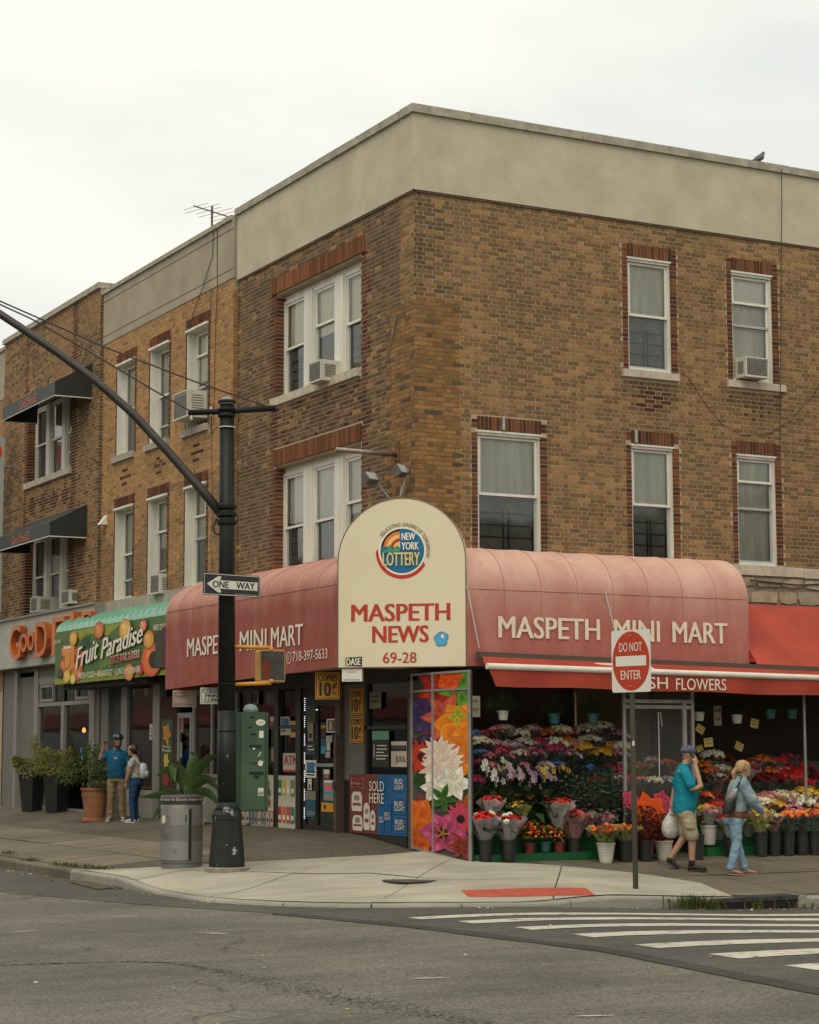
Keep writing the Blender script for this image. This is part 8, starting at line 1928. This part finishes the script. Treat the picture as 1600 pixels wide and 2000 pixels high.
def hand(mb, w, d, nrm, thumb, curl=.5, s=1.0):
    """palm and five fingers from wrist w along d; nrm = back of the hand, thumb = side the thumb leaves"""
    w = Vector(w); d = Vector(d).normalized(); nrm = (Vector(nrm)-d*Vector(nrm).dot(d)).normalized(); sd = d.cross(nrm); sd = sd if sd.dot(Vector(thumb)) > 0 else -sd
    k = w+d*.085*s
    mb.limb([(w, .022*s, .017*s, sd, nrm), (w+d*.03*s, .034*s, .017*s, sd, nrm), (w+d*.065*s, .041*s, .016*s, sd, nrm), (k, .040*s, .013*s, sd, nrm)], 10)
    for i, (o, ln) in enumerate(((.030, .070), (.010, .080), (-.011, .075), (-.030, .058))):
        a = k-d*.01*s+sd*o*s; b = a+(d*math.cos(curl*.6)-nrm*math.sin(curl*.6))*ln*.45*s; c = b+(d*math.cos(curl*1.6)-nrm*math.sin(curl*1.6))*ln*.35*s; e = c+(d*math.cos(curl*2.3)-nrm*math.sin(curl*2.3))*ln*.3*s
        mb.tube([a, b, c, e], [.0095*s, .009*s, .0085*s, .006*s], 8)
    a = w+d*.025*s+sd*.026*s; mb.tube([a, a+(d*.6+sd*.6-nrm*.3)*.035*s, a+(d*.95+sd*.45-nrm*.6)*.065*s], [.013*s, .011*s, .008*s], 8)
def head(mb, c, f=V(1, 0, 0), s=1.0, up=V(0, 0, 1), ears=True):
    """skull, jaw, nose, ears facing f"""
    c = Vector(c); f = Vector(f).normalized(); l = Vector(up).cross(f).normalized(); u = f.cross(l)
    R = []
    for z, fx_, rx, ry in ((-.115, .035, .030, .026), (-.10, .030, .058, .050), (-.06, .015, .078, .064), (-.01, .005, .092, .072), (.04, -.004, .100, .077), (.08, -.008, .092, .072), (.105, -.010, .066, .054), (.118, -.010, .03, .026)): R.append((c+(u*z+f*fx_)*s, rx*s, ry*s, f, l))
    mb.limb(R, 16)
    mb.limb([(c+(f*.085+u*.012)*s, .010*s, .008*s, f, l), (c+(f*.100-u*.012)*s, .015*s, .012*s, f, l), (c+(f*.100-u*.028)*s, .016*s, .016*s, f, l), (c+(f*.088-u*.034)*s, .008*s, .010*s, f, l)], 8)
    mb.limb([(c+(f*.085-u*.058)*s, .008*s, .022*s, f, l), (c+(f*.092-u*.064)*s, .008*s, .024*s, f, l), (c+(f*.085-u*.070)*s, .008*s, .020*s, f, l)], 8)
    if ears:
        for sg_ in (-1, 1): mb.limb([(c+(l*sg_*.072-f*.008-u*.028)*s, .010*s, .008*s, f, l), (c+(l*sg_*.080-f*.012)*s, .018*s, .010*s, f, l), (c+(l*sg_*.080-f*.014+u*.022)*s, .012*s, .008*s, f, l)], 8)
def eyes(parent, c, f, s=1.0, up=V(0, 0, 1)):
    c = Vector(c); f = Vector(f).normalized(); l = Vector(up).cross(f).normalized(); u = f.cross(l); 
    for sg_ in (-1, 1): mb = MB(); ball(mb, c+(f*.084+l*sg_*.030+u*.010)*s, .006*s, .010*s, .005*s, 6); mb.build('eye', mat('eye_dark', (.02, .015, .012), .3), parent, local=True, smooth=True)
    for sg_ in (-1, 1): mb = MB(); mb.tube([c+(f*.089+l*sg_*.016+u*.028)*s, c+(f*.086+l*sg_*.032+u*.032)*s, c+(f*.074+l*sg_*.046+u*.027)*s], .004*s, 6); mb.build('eyebrow', mat('brow', (.03, .02, .012), .8), parent, local=True)
def shoe(mb, heel, toe, w=.045, h=.07):
    heel, toe = Vector(heel), Vector(toe); d = (toe-heel); L_ = d.length; d.normalize(); sd = d.cross(V(0, 0, 1)).normalized(); u = sd.cross(d)
    mb.limb([(heel-d*.0+u*.03, .03, .022, sd, u), (heel+d*.03+u*.045, w*.82, h*.62, sd, u), (heel+d*L_*.35+u*.045, w*.85, h*.62, sd, u), (heel+d*L_*.6+u*.034, w, h*.46, sd, u), (heel+d*L_*.82+u*.028, w*.95, h*.38, sd, u), (heel+d*L_*.97+u*.022, w*.6, h*.26, sd, u)], 12)
def sole(mb, heel, toe, w=.047):
    heel, toe = Vector(heel), Vector(toe); d = (toe-heel); L_ = d.length; d.normalize(); sd = d.cross(V(0, 0, 1)).normalized(); u = sd.cross(d)
    P = [(0, .6), (.08, .8), (.35, .8), (.62, 1.0), (.85, .95), (1.0, .5)]; poly = [heel+d*L_*t+sd*w*k for t, k in P]+[heel+d*L_*t-sd*w*k for t, k in P[::-1]]; mb.prism(poly, u*.022)
def skin(name, c): return mat(name, c, .55, var=.08, scale=12, spec=.35)
def cloth(name, c, c2=None, bump=.6): return mat(name, c, .85, c2=c2, var=0 if c2 else .12, scale=9, bump=max(bump, .6), bscale=15, spec=.2)

# ---- man in the turquoise polo shirt, phone to his ear, walking right
p0 = ground_px(1338, 1701, z_side)
mn = thing('person', 'man in turquoise polo shirt and khaki shorts talking on his phone', 'person', p0, rad(-30)); mn.scale = (.975,)*3
SK = skin('skin_man', (.40, .225, .145)); mb = MB()
hd = V(.085, 0, 1.60)
torso(mb, [(.0, 0, .84, .12, .15), (.02, 0, .95, .14, .16), (.03, 0, 1.1, .145, .165), (.015, 0, 1.28, .125, .185), (.0, 0, 1.38, .10, .175), (.01, 0, 1.43, .07, .10), (.035, 0, 1.47, .058, .06), (.055, 0, 1.53, .055, .056)])
head(mb, hd, V(1, -.12, -.05), 1.02)
# rear (left) leg pushes off, front (right) leg planted
chain(mb, [V(-.01, .085, .86), V(.03, .085, .50), V(-.19, .09, .17)], [.085, .058, .040]); chain(mb, [V(.01, -.085, .86), V(.10, -.085, .48), V(.09, -.085, .10)], [.085, .058, .040])
chain(mb, [V(.01, -.20, 1.36), V(.10, -.25, 1.13), V(.22, -.20, 1.16), V(.165, -.115, 1.45)], [.055, .044, .042, .028])           # right arm up to the ear
hand(mb, V(.165, -.113, 1.455), V(-.12, .02, 1), V(.3, -1, 0), V(.1, .4, .1), .55)
chain(mb, [V(-.01, .20, 1.36), V(-.10, .24, 1.10), V(-.15, .20, .88)], [.052, .042, .030]); hand(mb, V(-.15, .20, .87), V(-.05, 0, -1), V(0, 1, 0), V(1, 0, 0), .9)
fuse(mb, 'body', SK, mn, .0085); eyes(mn, hd, V(1, -.12, -.05), 1.02)
mb = MB(); torso(mb, [(.0, 0, .80, .155, .185), (.015, 0, .90, .165, .185), (.03, 0, 1.06, .170, .185), (.02, 0, 1.24, .150, .200), (.0, 0, 1.36, .118, .185), (.005, 0, 1.42, .085, .115), (.015, 0, 1.465, .072, .075)], 24)
chain(mb, [V(.0, -.19, 1.365), V(.075, -.245, 1.19)], [.078, .074]); chain(mb, [V(-.01, .19, 1.365), V(-.07, .235, 1.19)], [.076, .072])
fuse(mb, 'shirt', cloth('shirt_turquoise', (.012, .235, .32), (.008, .185, .26)), mn, .011, 3)
mb = MB(); mb.lathe([(.076, 0), (.082, .035), (.070, .04)], V(.022, 0, 1.44), 20); mb.build('collar', MATS['shirt_turquoise'], mn, local=True, smooth=True)
mb = MB(); torso(mb, [(.0, 0, .93, .14, .165), (.0, 0, .84, .15, .175), (.0, 0, .78, .14, .17)]); chain(mb, [V(-.01, .09, .80), V(.02, .092, .66), V(.035, .092, .50)], [.105, .105, .098]); chain(mb, [V(.01, -.09, .80), V(.06, -.092, .66), V(.095, -.092, .48)], [.108, .105, .100])
mb.limb([(V(.03, -.20, .70), .05, .02, V(1, 0, 0), V(0, 1, 0)), (V(.06, -.195, .58), .055, .025, V(1, 0, 0), V(0, 1, 0))], 8)
fuse(mb, 'shorts', cloth('shorts_khaki', (.40, .335, .235), (.32, .265, .18)), mn, .011, 3)
BLKS = mat('shoe_black', (.014, .014, .014), .6)
for h_, t_ in ((V(-.24, .09, .115), V(-.085, .09, .0)), (V(.03, -.085, .0), V(.30, -.095, .0))):
    mb = MB(); shoe(mb, h_+V(0, 0, .012), t_+V(0, 0, .012)); o_ = fuse(mb, 'shoe', BLKS, mn, .008, 3); mb = MB(); sole(mb, h_, t_); mb.build('sole', mat('sole_black', (.025, .025, .024), .7), o_, local=True)
for a_, b_ in ((V(-.19, .09, .17), V(-.205, .09, .11)), (V(.09, -.085, .15), V(.085, -.085, .07))): mb = MB(); mb.tube([a_, b_], [.044, .046], 12); mb.build('sock', mat('sock_black', (.012, .012, .014), .9), mn, local=True, smooth=True)
NAV = mat('cap_navy', (.035, .045, .075), .8, c2=(.10, .12, .17), scale=22); mb = MB(); ax_ = V(1, -.12, 0).normalized(); mb.limb([(hd+V(-.01, 0, .03), .112, .090, ax_, V(.12, 1, 0)), (hd+V(-.01, 0, .075), .108, .088, ax_, V(.12, 1, 0)), (hd+V(-.012, 0, .115), .08, .068, ax_, V(.12, 1, 0)), (hd+V(-.014, 0, .135), .03, .026, ax_, V(.12, 1, 0))], 20); cp_ = mb.build('cap', NAV, mn, local=True, smooth=True)
mb = MB(); P = [(hd+ax_*(.085+.105*math.cos(t))+V(.12, 1, 0)*.085*math.sin(t)+V(0, 0, .035-.03*math.cos(t))) for t in [rad(-90+18*k) for k in range(11)]]; mb.prism(P, (0, 0, .008)); mb.build('brim', mat('brim_navy', (.022, .028, .045), .8), cp_, local=True)
mb = MB(); pc = hd+V(.03, -.105, -.02); mb.limb([(pc+V(.045, -.005, -.075), .022, .006, V(.9, 0, .4), V(0, 1, 0)), (pc+V(-.02, 0, .07), .022, .006, V(.9, 0, .4), V(0, 1, 0))], 8); ph_ = mb.build('held_phone', mat('phone_black', (.02, .02, .025), .3), None, local=True)
ph_.name = 'phone'; ph_.location = p0; ph_.rotation_euler = (0, 0, rad(-30)); ph_.scale = (.975,)*3; tag(ph_, 'dark mobile phone held to the ear of the man in turquoise', 'phone')
# carrier bag in his far hand
rs = random.Random(3); mb = MB(); R = []
for z, rx, ry in ((.0, .05, .03), (.03, .10, .07), (.12, .135, .09), (.22, .12, .08), (.30, .07, .05), (.36, .025, .018), (.42, .012, .01)): R.append((V(-.165, .20, .44+z), rx, ry, V(1, 0, 0), V(0, 1, 0)))
mb.limb(R, 18); bag = mb.build('carrier_bag', mat('bag_white', (.52, .50, .46), .4, var=.15, scale=14, bump=.9, bscale=18), None, local=True, smooth=True); bag.location = p0; bag.rotation_euler = (0, 0, rad(-30)); bag.scale = (.975,)*3; tag(bag, 'white plastic carrier bag swinging behind the man in turquoise', 'bag')

# ---- woman in the denim jacket walking behind him
p1 = ground_px(1440, 1710, z_side)
wm = thing('person', 'blonde woman in denim jacket and light jeans walking right', 'person', p1, rad(-20)); wm.scale = (.97,)*3
SK2 = skin('skin_woman', (.42, .25, .165)); mb = MB(); hd = V(.13, -.01, 1.46)
torso(mb, [(-.02, 0, .80, .11, .15), (.0, 0, .95, .12, .15), (.04, 0, 1.1, .13, .155), (.06, 0, 1.22, .12, .165), (.065, 0, 1.29, .09, .14), (.08, 0, 1.34, .058, .07), (.10, 0, 1.39, .05, .05)]); head(mb, hd, V(1, .35, -.1), .98)
chain(mb, [V(-.04, .08, .78), V(.03, .08, .44), V(.14, .085, .08)], [.08, .05, .034]); chain(mb, [V(-.02, -.08, .78), V(-.02, -.08, .44), V(-.12, -.085, .09)], [.08, .05, .034])
chain(mb, [V(.06, -.17, 1.25), V(.16, -.22, 1.02), V(.33, -.18, .86)], [.05, .042, .028]); hand(mb, V(.335, -.18, .855), V(.45, .05, -.8), V(.4, -1, .2), V(.6, .3, .4), .6, .92)
fuse(mb, 'body', SK2, wm, .0085); eyes(wm, hd, V(1, .35, -.1), .98)
DEN = mat('denim_jacket', (.095, .165, .215), .85, c2=(.24, .30, .32), scale=3.6, bump=.9, bscale=14, lo=.40, hi=.66, spec=.2); JEA = cloth('jeans_pale', (.25, .37, .45), (.15, .25, .33), .8)
mb = MB(); torso(mb, [(.0, 0, .87, .17, .19), (.02, 0, .93, .185, .195), (.04, 0, 1.06, .175, .195), (.055, 0, 1.2, .155, .20), (.06, 0, 1.28, .12, .18), (.075, 0, 1.335, .085, .10), (.085, 0, 1.375, .075, .078)], 24)
chain(mb, [V(.055, -.185, 1.255), V(.16, -.235, 1.04), V(.29, -.20, .90)], [.085, .085, .060]); chain(mb, [V(.055, .18, 1.255), V(.16, .23, 1.05), V(.27, .18, .93)], [.085, .082, .06])
fuse(mb, 'jacket', DEN, wm, .011, 3)
mb = MB(); torso(mb, [(-.01, 0, .79, .155, .18), (-.005, 0, .84, .165, .185), (.0, 0, .90, .16, .18)], 20); ball(mb, V(.13, -.10, .82), .05, .04, .05); fuse(mb, 'tied_shirt', cloth('shirt_rust', (.20, .075, .045)), wm, .012, 2)
mb = MB(); torso(mb, [(-.02, 0, .84, .13, .165), (-.03, 0, .76, .145, .175), (-.03, 0, .70, .13, .165)]); chain(mb, [V(-.04, .082, .74), V(.03, .082, .44), V(.135, .085, .10)], [.098, .068, .056]); chain(mb, [V(-.03, -.082, .74), V(-.02, -.082, .44), V(-.115, -.085, .11)], [.100, .070, .058]); fuse(mb, 'jeans', JEA, wm, .011, 3)
BLO = mat('hair_blonde', (.46, .30, .13), .6, c2=(.30, .18, .07), scale=16, streak=True); mb = MB(); ball(mb, hd+V(-.03, -.008, .03), .100, .084, .098, 12); ball(mb, hd+V(-.115, -.02, .005), .03, .03, .03); chain(mb, [hd+V(-.12, -.02, .0), hd+V(-.165, -.025, -.06), hd+V(-.15, -.02, -.14)], [.032, .036, .02]); fuse(mb, 'hair', BLO, wm, .010, 2)
for h_, t_ in ((V(.10, .085, .0), V(.32, .09, .0)), (V(-.15, -.085, .015), V(.06, -.09, .0))): mb = MB(); shoe(mb, h_+V(0, 0, .01), t_+V(0, 0, .01), .04, .05); o_ = fuse(mb, 'sandal', mat('sandal_tan', (.36, .22, .15), .6, var=.2, scale=20), wm, .008, 2); mb = MB(); sole(mb, h_, t_, .044); mb.build('sole', mat('sole_tan', (.25, .16, .10), .7), o_, local=True)
hb = thing('shoulder_bag', 'black and patterned shoulder bag on the back of the woman in denim', 'bag', p1, rad(-20)); hb.scale = (.97,)*3
mb = MB(); mb.limb([(V(-.17, -.20, .86), .07, .05, V(1, 0, .2), V(0, 1, 0)), (V(-.16, -.20, .89), .095, .06, V(1, 0, .2), V(0, 1, 0)), (V(-.14, -.20, 1.02), .085, .055, V(1, 0, .2), V(0, 1, 0)), (V(-.13, -.20, 1.05), .08, .05, V(1, 0, .2), V(0, 1, 0))], 14); mb.build('pouch', mat('bag_black', (.018, .016, .016), .5), hb, local=True, smooth=True)
mb = MB(); mb.limb([(V(-.13, -.20, 1.05), .08, .052, V(1, 0, .2), V(0, 1, 0)), (V(-.09, -.20, 1.14), .06, .045, V(1, 0, .2), V(0, 1, 0)), (V(-.05, -.20, 1.20), .03, .03, V(1, 0, .2), V(0, 1, 0))], 14); mb.build('flap', mat('bag_pattern', (.30, .17, .11), .6, c2=(.22, .33, .38), scale=16, lo=.45, hi=.55), hb, local=True, smooth=True)
mb = MB(); mb.tube([V(-.07, -.215, 1.18), V(.0, -.225, 1.28), V(.04, -.20, 1.37), V(.03, -.10, 1.37)], .011, 6); mb.build('strap', MATS['bag_black'], hb, local=True)

# ---- man in the blue shirt and helmet by the shops, facing the street
p2 = ground_px(226, 1604, z_side)
fc = math.atan2(-.881, -.4727)
m2 = thing('person', 'man in blue shirt and bike helmet raising his arm by the shops', 'person', p2, fc); m2.scale = (.93,)*3; SK3 = skin('skin_brown', (.25, .13, .075))
mb = MB(); hd = V(.045, .03, 1.58)
torso(mb, [(.0, 0, .82, .11, .15), (.01, 0, .95, .12, .155), (.015, 0, 1.1, .125, .16), (.01, 0, 1.28, .115, .18), (.0, 0, 1.37, .09, .17), (.0, 0, 1.42, .062, .085), (.01, 0, 1.46, .055, .058), (.02, .01, 1.51, .052, .054)]); head(mb, hd, V(1, .35, -.12), 1.0)
chain(mb, [V(0, .09, .84), V(.01, .11, .48), V(-.01, .13, .10)], [.08, .055, .038]); chain(mb, [V(0, -.09, .84), V(.02, -.10, .48), V(0, -.115, .10)], [.08, .055, .038])
chain(mb, [V(.0, -.19, 1.34), V(.05, -.335, 1.21), V(.06, -.315, 1.24), V(.06, -.25, 1.50)], [.052, .044, .043, .028]); hand(mb, V(.06, -.248, 1.51), V(.05, .16, 1), V(-.8, -.5, 0), V(.5, .6, 0), .9)
chain(mb, [V(.0, .19, 1.34), V(.0, .25, 1.08), V(.06, .22, .86)], [.050, .042, .028]); hand(mb, V(.06, .22, .85), V(.1, -.05, -1), V(0, 1, 0), V(1, 0, 0), .5)
fuse(mb, 'body', SK3, m2, .0085); eyes(m2, hd, V(1, .35, -.12))
mb = MB(); torso(mb, [(.0, 0, .86, .14, .18), (.005, 0, .96, .145, .18), (.015, 0, 1.1, .148, .185), (.01, 0, 1.27, .135, .198), (.0, 0, 1.365, .105, .18), (.0, 0, 1.42, .075, .10), (.0, 0, 1.44, .068, .072)], 22); chain(mb, [V(.0, -.18, 1.35), V(.035, -.285, 1.24)], [.074, .072]); chain(mb, [V(.0, .18, 1.35), V(.0, .235, 1.17)], [.074, .072]); fuse(mb, 'shirt', cloth('shirt_blue', (.010, .095, .185), (.007, .07, .14)), m2, .011, 3)
letters('RISING', lambda a_, b_, d_: V(.150-.03*(2*a_-1)**2, -.075+.15*a_, 1.235+.035*b_), M_PW, m2, 'shirt_print', off=.012, local=True)
mb = MB(); torso(mb, [(.0, 0, .92, .12, .16), (.0, 0, .83, .125, .17), (.0, 0, .78, .115, .165)]); chain(mb, [V(0, .092, .80), V(.012, .11, .48), V(-.01, .13, .08)], [.098, .078, .066]); chain(mb, [V(0, -.092, .80), V(.02, -.10, .48), V(0, -.115, .08)], [.098, .078, .066]); fuse(mb, 'trousers', cloth('trousers_khaki', (.235, .165, .095), (.17, .118, .066), .5), m2, .011, 3)
for y_, a_ in ((.13, .25), (-.115, -.15)): mb = MB(); h_, t_ = V(-.06, y_, 0), V(.20, y_+a_*.2, 0); shoe(mb, h_+V(0, 0, .012), t_+V(0, 0, .012)); o_ = fuse(mb, 'shoe', mat('shoe_grey', (.25, .23, .20), .7, var=.2, scale=20), m2, .008, 3); mb = MB(); sole(mb, h_, t_); mb.build('sole', mat('sole_white', (.5, .48, .43), .6), o_, local=True)
HEL = mat('helmet_navy', (.012, .018, .035), .3, spec=.6); mb = MB(); hc0 = hd+V(-.015, 0, .048); mb.limb([(hc0+V(0, 0, .0), .128, .105, V(1, .35, 0).normalized(), V(-.35, 1, 0).normalized()), (hc0+V(0, 0, .045), .132, .108, V(1, .35, 0).normalized(), V(-.35, 1, 0).normalized()), (hc0+V(-.005, 0, .09), .11, .09, V(1, .35, 0).normalized(), V(-.35, 1, 0).normalized()), (hc0+V(-.008, 0, .12), .06, .05, V(1, .35, 0).normalized(), V(-.35, 1, 0).normalized()), (hc0+V(-.01, 0, .128), .02, .016, V(1, .35, 0).normalized(), V(-.35, 1, 0).normalized())], 20); hm = mb.build('helmet', HEL, m2, local=True, smooth=True)
mb = MB(); mb.tube([hd+V(.02, .085, .02), hd+V(.04, .07, -.08), hd+V(.06, .02, -.12), hd+V(.05, -.05, -.10), hd+V(.02, -.08, .02)], .007, 6); mb.build('chin_strap', M_GUARD, hm, local=True)
mb = MB(); chain(mb, [hd+V(.060, -.03, -.085), hd+V(.082, .028, -.095), hd+V(.052, .07, -.085)], [.014, .018, .014]); fuse(mb, 'beard', mat('beard_black', (.015, .011, .008), .9), m2, .008, 2)

# ---- woman beside him, seen from behind and the side
p3 = ground_px(262, 1607, z_side)
w2 = thing('person', 'dark haired woman in grey shirt and jeans facing the man in blue', 'person', p3, fc+rad(-105)); w2.scale = (.87,)*3; SK4 = skin('skin_tan', (.30, .17, .105))
mb = MB(); hd = V(.06, .0, 1.50)
torso(mb, [(-.01, 0, .80, .12, .155), (.0, 0, .95, .12, .15), (.01, 0, 1.1, .125, .15), (.0, 0, 1.24, .115, .165), (-.01, 0, 1.32, .085, .15), (.0, 0, 1.37, .056, .07), (.02, 0, 1.42, .048, .05)]); head(mb, hd, V(1, .25, -.02), .97)
chain(mb, [V(-.02, .08, .80), V(.02, .075, .45), V(.0, .07, .08)], [.085, .055, .036]); chain(mb, [V(-.02, -.08, .80), V(.03, -.075, .45), V(-.02, -.075, .08)], [.085, .055, .036])
for sg_ in (-1, 1): chain(mb, [V(-.01, .17*sg_, 1.28), V(.03, .215*sg_, 1.04), V(.11, .20*sg_, .84)], [.05, .042, .028]); hand(mb, V(.112, .20*sg_, .83), V(.15, 0, -1), V(0, sg_, 0), V(1, 0, 0), .5, .92)
fuse(mb, 'body', SK4, w2, .0085); eyes(w2, hd, V(1, .25, -.02), .97)
mb = MB(); torso(mb, [(.0, 0, .93, .14, .165), (.005, 0, 1.02, .142, .165), (.012, 0, 1.12, .142, .168), (.0, 0, 1.24, .13, .178), (-.01, 0, 1.315, .10, .155), (.0, 0, 1.36, .068, .08)], 20)
for sg_ in (-1, 1): chain(mb, [V(-.01, .165*sg_, 1.285), V(.01, .20*sg_, 1.17)], [.068, .064])
fuse(mb, 'shirt', cloth('shirt_grey', (.36, .34, .30), (.29, .27, .24)), w2, .011, 3)
mb = MB(); torso(mb, [(.0, 0, .96, .125, .155), (-.02, 0, .86, .145, .17), (-.03, 0, .78, .14, .165)]); chain(mb, [V(-.02, .082, .80), V(.02, .076, .45), V(.0, .07, .06)], [.105, .072, .052]); chain(mb, [V(-.02, -.082, .80), V(.03, -.076, .45), V(-.02, -.075, .06)], [.105, .072, .052]); fuse(mb, 'jeans', cloth('jeans_navy', (.022, .062, .13), (.014, .04, .09), .4), w2, .011, 3)
for y_, x_ in ((.07, .0), (-.075, -.02)): mb = MB(); h_, t_ = V(x_-.06, y_, 0), V(x_+.18, y_, 0); shoe(mb, h_+V(0, 0, .012), t_+V(0, 0, .012), .042, .06); o_ = fuse(mb, 'shoe', mat('shoe_white', (.52, .50, .45), .6, var=.1), w2, .008, 3); mb = MB(); sole(mb, h_, t_, .044); mb.build('sole', MATS['sole_white'], o_, local=True)
HB = mat('hair_dark', (.016, .011, .009), .5, streak=True, var=.4, scale=18); mb = MB(); ball(mb, hd+V(-.03, 0, .026), .104, .087, .104, 12); chain(mb, [hd+V(-.11, 0, .04), hd+V(-.16, 0, -.06), hd+V(-.165, 0, -.2), hd+V(-.15, 0, -.32)], [.035, .042, .04, .02]); fuse(mb, 'hair', HB, w2, .010, 2)
bk_ = thing('backpack', 'small pale blue backpack worn by the dark haired woman', 'backpack', p3, fc+rad(-105)); bk_.scale = (.87,)*3; M_BKP = mat('backpack_pale', (.38, .42, .46), .7, c2=(.52, .53, .53), scale=16, bump=.4, bscale=22)
mb = MB(); torso(mb, [(-.20, 0, .92, .05, .10), (-.205, 0, .94, .075, .125), (-.205, 0, 1.08, .08, .13), (-.195, 0, 1.20, .065, .11), (-.185, 0, 1.235, .035, .07)], 18); mb.build('pack', M_BKP, bk_, local=True, smooth=True)
mb = MB(); torso(mb, [(-.275, 0, .95, .025, .08), (-.28, 0, 1.0, .035, .09), (-.275, 0, 1.07, .025, .08)], 14); mb.build('pocket', M_BKP, bk_, local=True, smooth=True)
for sg_ in (-1, 1): mb = MB(); mb.tube([V(-.16, .07*sg_, 1.20), V(-.04, .12*sg_, 1.355), V(.10, .12*sg_, 1.26), V(.10, .14*sg_, 1.10), V(-.12, .15*sg_, .96)], .012, 6); mb.build('strap', M_BKP, bk_, local=True)
# ================================================================== the other sides of the two streets (seen only mirrored in the glass)
M_FARB = mat('far_brick', (.16, .095, .06), .9, var=.3, scale=3); M_FARS = mat('far_stucco', (.30, .27, .22), .9, var=.2, scale=2); M_FARG = mat('far_window', (.03, .035, .04), .2); M_FARC = mat('far_fascia', (.20, .035, .03), .6)
def far_building(name, label, lo, hi, face, m):
    t = thing(name, label, 'building', ((lo[0]+hi[0])/2, (lo[1]+hi[1])/2, -.1)); mb = MB(); mb.box(lo, hi); mb.build('wall', m, t)
    mb = MB(); mb.box((lo[0]-.1, lo[1]-.1, hi[2]+.001), (hi[0]+.1, hi[1]+.1, hi[2]+.2)); mb.build('roof', M_COPE, t)
    if face == 'x':
        n = int((hi[1]-lo[1])/2.2)
        for i in range(n):
            y = lo[1]+(i+.5)*(hi[1]-lo[1])/n
            for z in (4.4, 7.2):
                if z+1.6 < hi[2]: mb = MB(); mb.box((hi[0]-.02, y-.45, z), (hi[0]+.03, y+.45, z+1.6)); mb.build('window', M_FARG, t)
        mb = MB(); mb.box((hi[0], lo[1]+.2, 2.9), (hi[0]+.4, hi[1]-.2, 3.7)); mb.build('fascia', M_FARC, t); mb = MB(); mb.box((hi[0]-.02, lo[1]+.4, .4), (hi[0]+.03, hi[1]-.4, 2.7)); mb.build('shop_window', M_FARG, t)
    else:
        n = int((hi[0]-lo[0])/2.2)
        for i in range(n):
            x = lo[0]+(i+.5)*(hi[0]-lo[0])/n
            for z in (4.4, 7.2):
                if z+1.6 < hi[2]: mb = MB(); mb.box((x-.45, hi[1]-.02, z), (x+.45, hi[1]+.03, z+1.6)); mb.build('window', M_FARG, t)
        mb = MB(); mb.box((lo[0]+.4, hi[1]-.02, .4), (hi[0]-.4, hi[1]+.03, 2.7)); mb.build('shop_window', M_FARG, t)
for k, (y0, y1, h) in enumerate(((-6, 6, 9.5), (6.2, 20, 8.2), (20.2, 36, 10.5), (36.2, 56, 9), (56.2, 78, 10), (78.2, 104, 8.5), (104.2, 140, 10))): far_building('opposite_building', '%s brick building across the left street, outside the frame' % ['nearest', 'second', 'third', 'fourth', 'fifth', 'sixth', 'farthest'][k], (-36, y0, -.2), (-24, y1, h), 'x', [M_FARB, M_FARS][k % 2])
for k, (x0, x1, h) in enumerate(((2, 14, 9.5), (14.2, 28, 8), (28.2, 48, 10))): far_building('opposite_building', '%s building across the right street, outside the frame' % ['nearest', 'second', 'farthest'][k], (x0, -40, -.3), (x1, -24, h), 'y', [M_FARS, M_FARB][k % 2])
